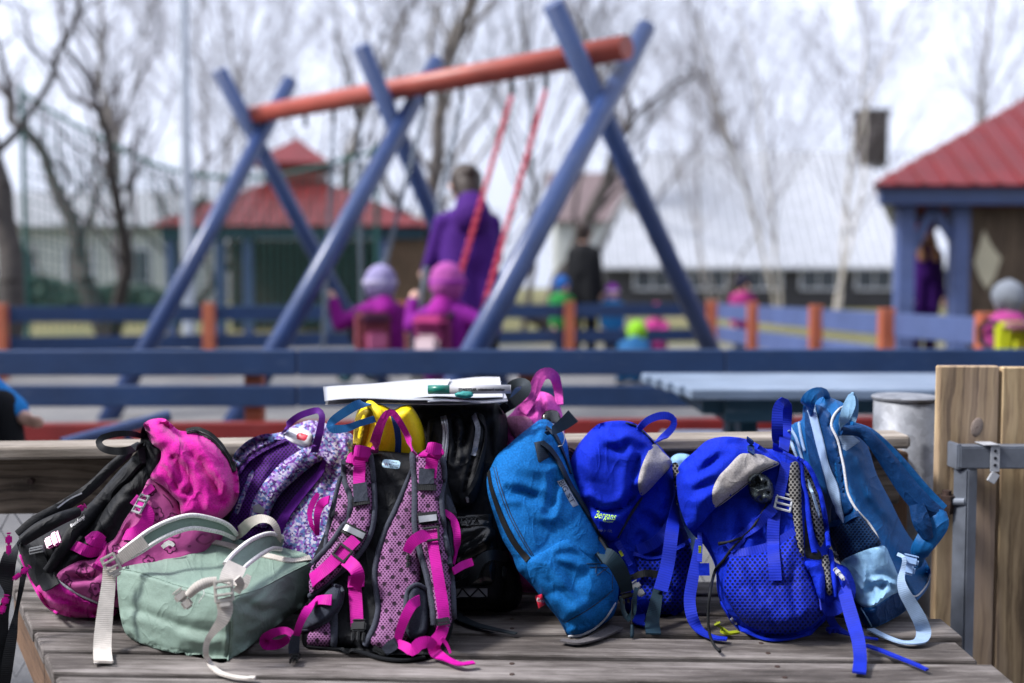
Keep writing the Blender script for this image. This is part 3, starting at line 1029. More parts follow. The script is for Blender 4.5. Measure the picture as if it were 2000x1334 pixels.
# ---- kids' picnic table
pt = thing('picnic_table', 'low worn pale blue picnic table with dark teal trestle legs', 'table', (1.3, 3.55, 0))
tz = .555
for k in range(5):
    y = 3.32 + k * .125
    plank('table_board', (.57 - .02 * k, y, tz), (2.6, y, tz), .1235, .035, m('table_blue'), pt, seed=90 + k, bev=.006)
for x in (.80, 2.3):
    plank('leg', (x, 3.34, 0), (x, 3.52, tz - .02), .09, .06, m('teal_paint'), pt, up=(1, 0, 0), seed=int(x * 9))
    plank('leg', (x, 3.80, 0), (x, 3.62, tz - .02), .09, .06, m('teal_paint'), pt, up=(1, 0, 0), seed=int(x * 11))
    plank('cross_brace', (x, 3.30, tz - .05), (x, 3.84, tz - .05), .22, .09, m('teal_paint'), pt, seed=int(x * 13))
    plank('foot', (x, 3.05, .06), (x, 4.05, .06), .09, .07, m('teal_paint'), pt, seed=int(x * 17))
for y in (3.02, 4.02):
    plank('bench_seat', (.6, y, .30), (2.6, y, .30), .2, .04, m('table_blue'), pt, seed=int(y * 10))
plank('under_rail', (.62, 3.57, tz - .045), (2.5, 3.57, tz - .045), .5, .05, m('teal_paint'), pt, seed=5)

bb = thing('balance_beam', 'low sloping blue balance beam on short legs in front of the red board', 'play equipment', (-1.35, 3.5, 0))
a, b = V(120, 868, 3.5), V(330, 812, 3.75)
vs, fs = tubes([(a, b, .022, .022)], 12); mesh_obj('beam', vs, fs, m('leg_blue'), bb)
for f_ in (.25, .6, .95):
    q = a.lerp(b, f_); vs, fs = tubes([((q.x, q.y, 0), q, .014, .014)], 10); mesh_obj('leg', vs, fs, m('leg_blue'), bb)

# ---- swing frame
sf = thing('swing_set', 'wooden swing frame of crossed blue poles carrying a long red beam', 'swing frame', (-.7, 7.1, 0))
bA, bB = V(1224, 92, 6.0), V(478, 228, 8.36)
bm = bmesh.new(); cyl_bm(bm, bA, bB, .072, .072, 24); o = bm_obj('beam', bm, m('beam_red'), sf)
for f in o.data.polygons: f.use_smooth = len(f.vertices) == 4
for cx, cy, Yc, fx, Yf, bx_, Yb in ((1177, 186, 6.1, 905, 5.0, 1404, 6.95), (778, 236, 7.19, 522, 6.1, 966, 8.0), (503, 262, 8.27, 272, 7.2, 725, 9.1)):
    C = V(cx, cy, Yc)
    for lx, Yl, off in ((fx, Yf, .05), (bx_, Yb, -.05)):
        Lw = V(lx, 680, Yl)
        d = (Lw - C); s0 = (C.z + .0) / (C.z - Lw.z)
        foot = C + d * s0; foot.z = -.05
        top = C - d * (.47 / (C.z - Lw.z))
        sh = Vector((.6, -.5, 0)).normalized() * off
        bm = bmesh.new(); cyl_bm(bm, foot + sh, top + sh, .066, .062, 20); o = bm_obj('leg', bm, m('leg_blue'), sf)
        for f in o.data.polygons: f.use_smooth = len(f.vertices) == 4
def beam_at(px):
    lo, hi = 0.0, 1.0
    for _ in range(40):
        t_ = (lo + hi) / 2; q = bA.lerp(bB, t_)
        if 1000 + q.x / q.y * F * (1 / (CT - ST * 0)) > px: lo = t_
        else: hi = t_
    return bA.lerp(bB, lo)
for px in (1066, 1000, 902, 832, 702, 655, 600):
    q = beam_at(px)
    bm = bmesh.new(); box_bm(bm, q - Vector((0, 0, .10)), (.03, .03, .09), bev=.004); cyl_bm(bm, q - Vector((0, 0, .16)), q - Vector((0, 0, .12)), .018, .018, 10); bm_obj('hanger', bm, m('rubber'), sf)

def chain(p0, p1, name, mat, par, link=.046, r=.0075):
    p0, p1 = Vector(p0), Vector(p1)
    L = (p1 - p0).length; n = int(L / (link * .74))
    M0 = frame_to(p1 - p0)
    segs = []
    for i in range(n):
        c = p0.lerp(p1, (i + .5) / n)
        ay = Vector((0, 1, 0)) if i % 2 else Vector((0, 0, 1))
        pts = []
        for k in range(8):
            t_ = k / 8 * 2 * math.pi
            pts.append(c + M0 @ (Vector((math.cos(t_) * link * .5, 0, 0)) + ay * math.sin(t_) * link * .32))
        for k in range(8): segs.append((pts[k], pts[(k + 1) % 8], r, r))
    vs, fs = tubes(segs, 4)
    return mesh_obj(name, vs, fs, mat, par)
def swing(label, pxa, pxb, push, seat_z, mat, half=.22):
    A, B = beam_at(pxa) - Vector((0, 0, .17)), beam_at(pxb) - Vector((0, 0, .17))
    dr = Vector((-.65, -.76, 0)) * push
    mid = (A + B) / 2 + dr; mid.z = seat_z
    bd = (bB - bA).normalized(); bd.z = 0; bd.normalize()
    SA, SB = mid - bd * half, mid + bd * half
    SA.z = SB.z = seat_z
    s = thing('swing', label, 'swing', tuple(mid), 'swings hanging from the red beam')
    chain(A, SA + Vector((0, 0, .02)), 'chain', mat, s); chain(B, SB + Vector((0, 0, .02)), 'chain', mat, s)
    M_ = frame_to(bd)
    bm = bmesh.new(); box_bm(bm, (0, 0, 0), (.46, .18, .03), bev=.012); bmesh.ops.rotate(bm, cent=(0, 0, 0), matrix=M_, verts=bm.verts); bmesh.ops.translate(bm, vec=mid, verts=bm.verts); bm_obj('seat', bm, m('rubber'), s)
    return mid, SA, SB, bd
swC = swing('swing on red chains carrying the child in the pink hat', 1066, 1000, .74, .36, m('chain_red'), half=.13)
swB = swing('swing on dull steel chains carrying the child in the lavender hat', 902, 832, .57, .36, m('chain_grey'))
swE = swing('empty swing on steel chains between the two far crossed frames', 702, 655, .05, .40, m('chain_grey'))

# ---- far plank fence with orange posts
ff = thing('plank_fence', 'dark blue plank fence with orange posts across the playground', 'fence', (-.7, 11, 0))
fA, fB = V(-160, 598, 9.7), V(1392, 592, 12.0)
def ffp(px):
    k = (px - 1000) / F
    t_ = (fA.x - k * fA.y) / ((k * (fB.y - fA.y)) - (fB.x - fA.x)) if abs(k * (fB.y - fA.y) - (fB.x - fA.x)) > 1e-9 else 0
    return fA.lerp(fB, t_)
stops = [-160, 8, 412, 787, 1112, 1388]
for i in range(len(stops) - 1):
    a, b = ffp(stops[i]), ffp(stops[i + 1])
    for zc in (.63, .34):
        plank('board', (a.x + .02, a.y, zc), (b.x - .02, b.y, zc), .03, .15, m('rail_blue'), ff, seed=i + int(zc * 10))
for px in stops[1:]:
    q = ffp(px); plank('post', (q.x, q.y - .07, 0), (q.x, q.y - .07, .74), .11, .10, m('orange_paint'), ff, up=(0, 1, 0), seed=px)
rf = thing('sky_lit_plank_fence', 'blue plank fence, coloured pale as sky lit, running up to the gazebo', 'fence', (2.7, 9, 0))  # its paleness is sky reflection put into the board colour
rA, rB = Vector((fB.x + .03, fB.y, 0)), V(2080, 600, 5.6)
rps = []
for px in (1392, 1480, 1605, 1745, 1942, 2075):
    k = (px - 1000) / F
    t_ = (rA.x - k * rA.y) / (k * (rB.y - rA.y) - (rB.x - rA.x)); rps.append(rA.lerp(rB, t_))
for i, (a, b) in enumerate(zip(rps, rps[1:])):
    for zc in (.62, .36):
        plank('board', (a.x, a.y - .03, zc), (b.x, b.y + .03, zc), .03, .17, m('fence_blue'), rf, seed=i + 20 + int(zc * 10))
for q in rps[1:]:
    plank('post', (q.x - .05, q.y, 0), (q.x - .05, q.y, .74), .10, .10, m('orange_paint'), rf, up=(0, 1, 0), seed=int(q.y * 10))

# ---- gazebos and houses
def sheet_roof(par, corners, apex, ribs, mat, nm='roof_panel', th=.03):
    "pyramid roof of ribbed sheets: each side a panel with its ribs as pieces"
    A = Vector(apex)
    for k in range(len(corners)):
        p, q = Vector(corners[k]), Vector(corners[(k + 1) % len(corners)])
        n = (q - p).cross(A - p).normalized()
        if n.z < 0: n = -n
        vs = [p, q, A, p - n * th, q - n * th, A - n * th]
        mesh_obj(nm, [tuple(v) for v in vs], [(0, 1, 2), (5, 4, 3), (0, 3, 4, 1), (1, 4, 5, 2), (2, 5, 3, 0)], mat, par, smooth=False)
        if ribs:
            L = (q - p).length; cnt = int(L / ribs)
            for i in range(1, cnt):
                f = i / cnt
                e = p.lerp(q, f)
                # rib runs straight up the slope until it meets the hip
                up_ = ((A - p) - (q - p) * ((A - p).dot(q - p) / L ** 2))
                mid = (A - p).dot(q - p) / L ** 2
                h = f / mid if f < mid else (1 - f) / (1 - mid)
                vs, fs = tubes([(e + n * .005, e + up_ * h * .98 + n * .005, .022, .022)], 6)
                mesh_obj('roof_rib', vs, fs, mat, par)
gz = thing('gazebo', 'open wooden gazebo with red sheet metal roof and blue posts', 'gazebo', (6.1, 12.2, 0))
ez = V(1700, 360, 10.0).z
sheet_roof(gz, [(3.5, 10, ez), (8.7, 10, ez), (9.6, 14.4, ez), (5.25, 14.4, ez)], (6.7, 12.2, V(2098, 130, 12.2).z), .24, m('roof_red'))
for a, b in (((3.62, 10.15), (8.6, 10.15)), ((3.68, 10.15), (5.35, 14.3)), ((8.55, 10.15), (9.4, 14.3)), ((5.4, 14.28), (9.4, 14.28))):
    plank('eave_beam', (*a, ez - .10), (*b, ez - .10), .09, .17, m('leg_blue'), gz, seed=int(a[0] * 7 + b[1]))
for x, y in ((3.97, 10.4), (4.52, 10.4), (5.5, 14.0), (8.3, 10.4), (9.1, 14.0)):
    plank('post', (x, y, 0), (x, y, ez - .18), .16, .16, m('fence_blue'), gz, up=(0, 1, 0), seed=int(x * 10 + y))
plank('brace', (4.05, 10.4, ez - .62), (4.25, 10.4, ez - .2), .06, .09, m('fence_blue'), gz, seed=3)
plank('brace', (4.45, 10.4, ez - .50), (4.25, 10.4, ez - .2), .06, .09, m('fence_blue'), gz, seed=4)
MAT['gazebo_wood'] = wood('gazebo_wood', (.14, .10, .065), (.075, .052, .034), (.025, .018, .012))
MAT['cream_wood'] = painted('cream_paint', (.42, .38, .26), amount=.2)
for i in range(27):
    x = 4.62 + i * .134
    plank('wall_board', (x + .066, 10.42, .1), (x + .066, 10.42, ez - .19), .130, .025, m('gazebo_wood'), gz, up=(0, 1, 0), seed=i)
kite = [V(*q, 10.39) for q in ((1922, 450), (1936, 478), (1956, 505), (1944, 540), (1928, 566), (1912, 540), (1903, 512), (1914, 478))]
n_ = len(kite); vs = [tuple(q) for q in kite] + [(q.x, q.y + .02, q.z) for q in kite]
mesh_obj('kite_plaque', vs, [list(range(n_))[::-1], list(range(n_, 2 * n_))] + [(k, (k + 1) % n_, n_ + (k + 1) % n_, n_ + k) for k in range(n_)], m('cream_wood'), gz, smooth=False)

ht = thing('play_hut', 'red roofed open play hut with blue posts and a small roof lantern', 'hut', (-3.7, 19.2, 0))
hz = V(560, 440, 17).z
X0, X1 = V(290, 440, 17).x, V(845, 440, 17).x
cxh = V(580, 300, 19.3).x
tp = V(580, 335, 19.3).z
sheet_roof(ht, [(X0, 17, hz), (X1, 17, hz), (X1, 21.6, hz), (X0, 21.6, hz)], (cxh, 19.3, tp), .30, m('roof_red'))
tz2 = V(580, 275, 19.3).z
bm = bmesh.new(); box_bm(bm, (cxh, 19.3, tp - .12), (.95, .95, .5), bev=.01); bm_obj('lantern', bm, m('beam_red'), ht)
sheet_roof(ht, [(cxh - .75, 18.55, tp + .08), (cxh + .75, 18.55, tp + .08), (cxh + .75, 20.05, tp + .08), (cxh - .75, 20.05, tp + .08)], (cxh, 19.3, tz2 + .05), 0, m('roof_red'), nm='lantern_roof')
plank('eave_beam', (X0 + .15, 17.2, hz - .11), (X1 - .15, 17.2, hz - .11), .1, .2, m('teal_paint'), ht, seed=1)
for px in (335, 430, 485, 640, 750):
    b = V(px, 500, 17.3); plank('post', (b.x, 17.3, 0), (b.x, 17.3, hz - .2), .15, .15, m('fence_blue'), ht, up=(0, 1, 0), seed=px)
for k in range(14):
    xx = X0 + .35 + k * .30
    plank('wall_board', (xx, 21.2, 0), (xx, 21.2, hz - .05), .295, .03, m('dark_timber'), ht, up=(0, 1, 0), seed=k)
for k in range(8):
    plank('wall_board', (X1 - .5, 17.5 + k * .45, 0), (X1 - .5, 17.5 + k * .45, hz - .05), .03, .44, m('dark_timber'), ht, up=(0, 1, 0), seed=k)
for k in range(5):
    xx = V(757, 500, 17.25).x + k * .145
    plank('wall_board', (xx, 17.25, 0), (xx, 17.25, hz - .21), .14, .03, m('hut_timber'), ht, up=(0, 1, 0), seed=k + 30)

def house(name, label, x0, x1, y0, y1, ze, zr, wall, roof, wins, hip=0, ribs=0, over=.4):
    h = thing(name, label, 'house', ((x0 + x1) / 2, y0, 0))
    bm = bmesh.new(); box_bm(bm, ((x0 + x1) / 2, (y0 + y1) / 2, ze / 2), (x1 - x0, y1 - y0, ze)); bm_obj('wall', bm, wall, h)
    ym = (y0 + y1) / 2
    if not hip:
        for xx in (x0, x1):
            mesh_obj('gable', [(xx, y0, ze), (xx, y1, ze), (xx, ym, zr - .05)], [(0, 1, 2), (2, 1, 0)], wall, h, smooth=False)
    sl = (zr - ze) / (ym - y0)
    for s_ in (-1, 1):
        ye = ym + s_ * (ym - y0 + over); zz = ze - sl * over
        p = [(x0 - over, ye, zz), (x1 + over, ye, zz), (x1 + over - hip, ym, zr), (x0 - over + hip, ym, zr)]
        vs = p + [(a, b, c - .12) for a, b, c in p]
        mesh_obj('roof_slope', vs, [(0, 1, 2, 3), (7, 6, 5, 4), (0, 4, 5, 1), (1, 5, 6, 2), (2, 6, 7, 3), (3, 7, 4, 0)], roof, h, smooth=False)
        if ribs and s_ < 0:
            n = int((x1 - x0) / ribs)
            seg = []
            for i in range(n + 1):
                f = i / n; a = Vector(p[0]).lerp(Vector(p[1]), f); b = Vector(p[3]).lerp(Vector(p[2]), f); b.x = a.x
                lim = 1.0
                if hip and a.x < p[3][0]: lim = max(.02, (a.x - p[0][0]) / hip)
                b = a.lerp(b, lim)
                seg.append((a + Vector((0, -.01, .03)), b + Vector((0, -.01, .03)), .035, .035))
            vs, fs = tubes(seg, 6)
            for i in range(0, len(seg), 1):
                v1, f1 = tubes([seg[i]], 6); mesh_obj('roof_rib', v1, f1, m('slate_roof'), h)
    for (a, b, c, d) in wins:
        w = thing_window(h, a, b, c, d, y0)
    return h
def thing_window(h, a, b, c, d, y0):
    bm = bmesh.new()
    for (cx, cz, sx, sz) in (((a + b) / 2, c, b - a, .1), ((a + b) / 2, d, b - a, .1), (a, (c + d) / 2, .1, d - c + .1), (b, (c + d) / 2, .1, d - c + .1), ((a + b) / 2, (c + d) / 2, .06, d - c)):
        box_bm(bm, (cx, y0 - .03, cz), (sx, .10, sz))
    o = bm_obj('window', bm, m('white_metal'), h)
    bm = bmesh.new(); box_bm(bm, ((a + b) / 2, y0 - .005, (c + d) / 2), (b - a, .04, d - c)); bm_obj('pane', bm, m('window_glass'), o)
x0, x1 = V(1185, 495, 42).x, V(1850, 495, 42).x
wb = house('white_roofed_house', 'long low house with white ribbed metal roof and dark walls', x0, x1, 42.6, 50.5, V(1400, 497, 42).z, V(1500, 296, 46.5).z, m('dark_wall'), m('white_metal'), [(x0 + 1.2 + i * 2.3, x0 + 2.7 + i * 2.3, .8, 1.7) for i in range(6)], hip=2.6, ribs=.34)
a, b = V(1672, 285, 46.5), V(1728, 216, 46.5)
bm = bmesh.new(); box_bm(bm, ((a.x + b.x) / 2, 46.5, (a.z - 1 + b.z) / 2), (b.x - a.x, 1.1, b.z - a.z + 1), bev=.03); box_bm(bm, ((a.x + b.x) / 2, 46.5, b.z - .1), (b.x - a.x + .16, 1.26, .16), bev=.02); bm_obj('chimney', bm, m('brick'), wb)
x0, x1 = V(-60, 500, 38).x, V(325, 500, 38).x
house('pale_house', 'pale grey rendered house with slate roof beyond the left trees', x0, x1, 38, 45, V(100, 432, 38).z, V(100, 372, 41).z, m('pale_wall'), m('slate_roof'), [(x0 + 1.5 + i * 2.1, x0 + 2.5 + i * 2.1, 1.0, 2.3) for i in range(3)])
x0, x1 = V(1085, 500, 55).x, V(1235, 500, 55).x
house('brown_roofed_house', 'brown roofed house half hidden behind the swing frame', x0, x1, 55, 62, V(1100, 420, 55).z, V(1100, 335, 58).z, m('pale_wall'), m('mauve_roof'), [(x0 + .8, x0 + 1.8, 1, 2.4), (x0 + 2.6, x0 + 3.4, 1, 2.4)])
x0, x1 = V(420, 500, 60).x, V(960, 500, 60).x
house('grey_house', 'long grey house with slate roof behind the play hut', x0, x1, 60, 68, V(500, 470, 60).z, V(500, 410, 64).z, m('grey_wall'), m('slate_roof'), [(x0 + 1 + i * 3, x0 + 2.4 + i * 3, 1, 2.3) for i in range(5)])

# ---- lamp post
lp = thing('lamp_post', 'tall pale grey lamp post beside the play hut', 'lamp post', (V(368, 560, 14).x, 14, 0))
lx = lp.location.x
vs, fs = tubes([((lx, 14, -.1), (lx, 14, 2.6), .085, .075), ((lx, 14, 2.6), (lx, 14, 7), .065, .05), ((lx, 14, 7), (lx + .6, 14, 7.3), .03, .03)], 14); mesh_obj('pole', vs, fs, m('pole_grey'), lp)
bm = bmesh.new(); box_bm(bm, (lx + .8, 14, 7.32), (.55, .2, .1), bev=.03); bm_obj('lamp_head', bm, m('pole_grey'), lp)

# ---- ball net
nt = thing('ball_net', 'sagging green ball net strung between dark poles', 'net', (-4.5, 15, 0))
rope = [V(*q) for q in spline([(40, 180, 15), (150, 245, 15), (330, 330, 15), (520, 345, 15), (735, 296, 15)], False, 14)]
segs = [(a, b, .032, .032) for a, b in zip(rope, rope[1:])]
vs, fs = tubes(segs, 5); mesh_obj('top_rope', vs, fs, m('net_green'), nt)
segs = []
rows = 18
for i, a in enumerate(rope):
    segs.append((a, Vector((a.x, 15, .25)), .009, .009))
    if i:
        p = rope[i - 1]
        for k in range(1, rows):
            f = k / rows
            segs.append((p.lerp(Vector((p.x, 15, .25)), f), a.lerp(Vector((a.x, 15, .25)), f), .009, .009))
vs, fs = tubes(segs, 3); o = mesh_obj('netting', vs, fs, m('net_green'), nt); o['kind'] = 'stuff'
for e in (rope[0], rope[-1]):
    vs, fs = tubes([((e.x, 15.03, -.1), (e.x, 15.03, e.z + .1), .04, .035)], 10); mesh_obj('net_pole', vs, fs, m('net_green'), nt)

# ---- bare trees
def grow(seed, H, r0, lean=(0, 0), forks=1, droop=.0, maxseg=5200, low=.22, wig=.16):
    rnd = random.Random(seed)
    trunk, crown = [], []
    def branch(p, d, L, r, lev):
        n = max(3, int(L / (.34 if lev < 2 else .22)))
        st = L / n
        for i in range(n):
            f = i / n
            d2 = (d + Vector((rnd.gauss(0, wig), rnd.gauss(0, wig), rnd.gauss(.05 if lev < 3 else -droop, wig * .8)))).normalized()
            q = p + d2 * st
            ra = r * (1 - .62 * f); rb = r * (1 - .62 * (f + 1 / n))
            (trunk if lev == 0 else crown).append((p, q, ra, rb))
            if len(crown) > maxseg: return
            p, d = q, (d * .5 + d2 * .5).normalized()
            if f > (low if lev == 0 else .15) and lev < 4 and rnd.random() < (.85, .72, .62, .42)[lev]:
                for _ in range(1 if lev else rnd.choice((1, 2))):
                    az = rnd.uniform(0, 2 * math.pi)
                    s = Vector((math.cos(az), math.sin(az), rnd.uniform(.25, .9) if lev < 2 else rnd.uniform(-.3, .7)))
                    nd = (d * rnd.uniform(.35, .8) + s * .75).normalized()
                    nl = L * rnd.uniform(.38, .62) * (1 - .45 * f) if lev else L * rnd.uniform(.32, .5) * (1.15 - .6 * f)
                    if nl > .18: branch(p, nd, nl, max(rb * rnd.uniform(.32, .5), .0045), lev + 1)
        if lev < 3:
            for _ in range(2):
                nd = (d + Vector((rnd.gauss(0, .45), rnd.gauss(0, .45), rnd.gauss(.1, .3)))).normalized()
                branch(p, nd, L * .35, max(r * .33, .0045), lev + 1)
    for k in range(forks):
        d = Vector((lean[0] + (rnd.gauss(0, .22) if forks > 1 else 0), lean[1] + (rnd.gauss(0, .2) if forks > 1 else 0), 1)).normalized()
        branch(Vector((rnd.gauss(0, .05) * (forks > 1), rnd.gauss(0, .05) * (forks > 1), -.1)), d, H * rnd.uniform(.85, 1), r0 * (1 if k == 0 else .75), 0)
    rnd.shuffle(crown)
    return trunk, crown
variants = {}
def variant(key, *a, **k):
    tr, cr_ = grow(*a, **k)
    out = []
    for nm, seg, sides in (('trunk', tr, 8), ('crown', cr_, 4)):
        vs, fs = tubes([(tuple(s[0]), tuple(s[1]), s[2], s[3]) for s in seg], sides)
        me = bpy.data.meshes.new('tree_' + nm)
        me.from_pydata(vs.tolist(), [], fs.tolist())
        me.polygons.foreach_set('use_smooth', np.ones(len(me.polygons), bool))
        out.append(me)
    variants[key] = out
variant('gnarled', 11, 4.6, .15, forks=2, wig=.26, low=.25)
variant('spreading', 23, 6.5, .145, forks=1, wig=.20, low=.2)
variant('tall', 37, 9.0, .06, forks=1, wig=.11, low=.18)
variant('birch', 41, 8.0, .05, forks=2, wig=.10, low=.2, droop=.14)
variant('slender', 57, 7.5, .034, forks=3, wig=.13, low=.22)
def tree(label, key, px, Y, scale, rot, bark, twig, leanx=0, group='bare trees around the playground'):
    loc = V(px, 560, Y); loc.z = 0
    t = thing('bare_tree', label, 'tree', tuple(loc), group)
    t.rotation_euler = (0, R(leanx), R(rot)); t.scale = (scale,) * 3
    for me, nm, mt in zip(variants[key], ('trunk', 'crown'), (bark, twig)):
        o = bpy.data.objects.new(nm, me); COL.objects.link(o); o.parent = t
        if not me.materials: me.materials.append(None)
        o.material_slots[0].link = 'OBJECT'; o.material_slots[0].material = m(mt)
TREES = [
 ('dark leafless tree with a thick trunk standing just past the left end of the fence', 'spreading', -6, 10.5, 1.0, 40, 'bark_dark', 'bark_dark', 0),
 ('gnarled dark tree with twisted double trunk behind the sagging net', 'gnarled', 222, 15.6, 1.12, 0, 'bark_dark', 'twig', 0),
 ('low leaning dark tree between the pale house and the net', 'gnarled', 330, 21, 1.0, 130, 'bark_dark', 'twig', -24),
 ('broad tree with heavy forked limbs rising behind the middle of the red beam', 'spreading', 845, 21, 1.35, 200, 'bark_grey', 'bark_grey', 0),
 ('dark trunked tree right behind the person in the purple jacket', 'tall', 1015, 17, .95, 75, 'bark_dark', 'twig', 4),
 ('thin dark tree close to the person in black', 'gnarled', 1075, 19, 1.2, 250, 'bark_dark', 'twig', 3),
 ('leaning birch in front of the white roofed house', 'birch', 1525, 24, 1.0, 20, 'birch', 'twig_pale', -12),
 ('pale upright birch left of the gazebo door', 'birch', 1640, 26, 1.15, 110, 'birch', 'twig_pale', 2),
 ('tall thin tree rising over the gazebo roof', 'tall', 1925, 27, 1.25, 190, 'bark_grey', 'twig_pale', 0),
 ('many stemmed tree at the end of the white roof', 'slender', 1400, 32, 1.3, 60, 'bark_grey', 'twig_pale', 5),
 ('fine twigged tree above the far swing frame', 'slender', 560, 27, 1.55, 150, 'bark_grey', 'twig_pale', 0),
 ('fine twigged tree left of the lamp post', 'slender', 120, 27, 1.5, 280, 'bark_grey', 'twig_pale', 0),
 ('twiggy tree between lamp post and play hut', 'birch', 420, 30, 1.5, 220, 'bark_grey', 'twig_pale', 0),
 ('wide tree far behind the swing beam end', 'spreading', 1290, 44, 2.0, 90, 'bark_grey', 'twig_pale', 0),
 ('wide tree far behind the white roof ridge', 'spreading', 1480, 58, 2.2, 30, 'bark_grey', 'twig_pale', 0),
 ('wide tree far behind the play hut', 'spreading', 620, 46, 2.2, 270, 'bark_grey', 'twig', 0),
 ('wide tree far behind the pale house', 'spreading', 215, 52, 2.4, 15, 'bark_grey', 'twig', 0),
 ('far tree between the play hut and the purple jacketed person', 'slender', 960, 42, 2.0, 100, 'bark_grey', 'twig', 0),
]
for T in TREES: tree(*T)

# hedge in front of the pale house: leaf clumps on stems
def hedge(label, x0, x1, y, h, seed, n=9000):
    rnd = np.random.default_rng(seed)
    c = np.c_[rnd.uniform(x0, x1, n), y + rnd.normal(0, .35, n), np.abs(rnd.beta(2, 1.6, n)) * h]
    c[:, 2] *= .75 + .25 * np.sin(c[:, 0] * 1.7 + 1) * np.sin(c[:, 0] * .6)
    a = rnd.normal(size=(n, 3)); a /= np.linalg.norm(a, axis=1, keepdims=True)
    b = np.cross(a, rnd.normal(size=(n, 3))); b /= np.linalg.norm(b, axis=1, keepdims=True)
    s = rnd.uniform(.05, .11, (n, 1))
    vs = np.stack([c - a * s, c + b * s * .5, c + a * s, c - b * s * .5], 1).reshape(-1, 3)
    fs = np.arange(n * 4).reshape(-1, 4)
    t = thing('hedge', label, 'hedge', ((x0 + x1) / 2, y, 0))
    o = mesh_obj('foliage', vs, fs, m('hedge'), t, smooth=False); o['kind'] = 'stuff'
    st = [((x, y, -.1), (x + rnd.normal(0, .1), y, h * .7), .03, .01) for x in np.arange(x0, x1, .5)]
    v, f = tubes(st, 5); o = mesh_obj('stems', v, f, m('bark_dark'), t); o['kind'] = 'stuff'
hedge('dark evergreen hedge below the pale house', -14, -9.2, 27, 1.3, 3)
# ================================================================== people
def cap_bm(bm, p0, p1, r0, r1):
    p0, p1 = Vector(p0), Vector(p1)
    for p, r in ((p0, r0), (p1, r1)):
        q = bmesh.ops.create_icosphere(bm, subdivisions=2, radius=r)
        bmesh.ops.translate(bm, vec=p, verts=q['verts'])
    if (p1 - p0).length > 1e-4: cyl_bm(bm, p0, p1, r0, r1, 14)
def blob(name, caps, mat, parent, vox=.013, smooth=3):
    "capsules melted into one continuous skin"
    bm = bmesh.new()
    for c in caps: cap_bm(bm, *c)
    me = bpy.data.meshes.new(name); bm.to_mesh(me); bm.free()
    o = bpy.data.objects.new(name, me); COL.objects.link(o)
    md = o.modifiers.new('r', 'REMESH'); md.mode = 'VOXEL'; md.voxel_size = vox; md.use_smooth_shade = True
    ms = o.modifiers.new('s', 'SMOOTH'); ms.iterations = smooth; ms.factor = .5
    bpy.context.view_layer.update()
    me2 = bpy.data.meshes.new_from_object(o.evaluated_get(bpy.context.evaluated_depsgraph_get()))
    bpy.data.objects.remove(o); bpy.data.meshes.remove(me)
    me2.name = name; me2.transform(Matrix.Translation(-Vector(parent.location)))
    me2.materials.clear(); me2.materials.append(mat)
    me2.polygons.foreach_set('use_smooth', np.ones(len(me2.polygons), bool))
    o = bpy.data.objects.new(name, me2); COL.objects.link(o); o.parent = parent
    return o
MAT['skin'] = plain('skin', (.55, .33, .25), .55, var=.06)
MAT['hair_brown'] = plain('brown_hair', (.022, .011, .007), .6, var=.4, scale=80, bump=.5)
MAT['hair_blond'] = plain('strawberry_blond_hair', (.42, .20, .09), .5, var=.3, scale=80, bump=.5)
MAT['eye'] = plain('dark_eye', (.02, .015, .015), .2)
MAT['lip'] = plain('lips', (.42, .14, .12), .5)
_cl = {}
def cloth(col):
    k = tuple(col)
    if k not in _cl: _cl[k] = fabric('cloth_%d' % len(_cl), col, wr=.4)
    return _cl[k]
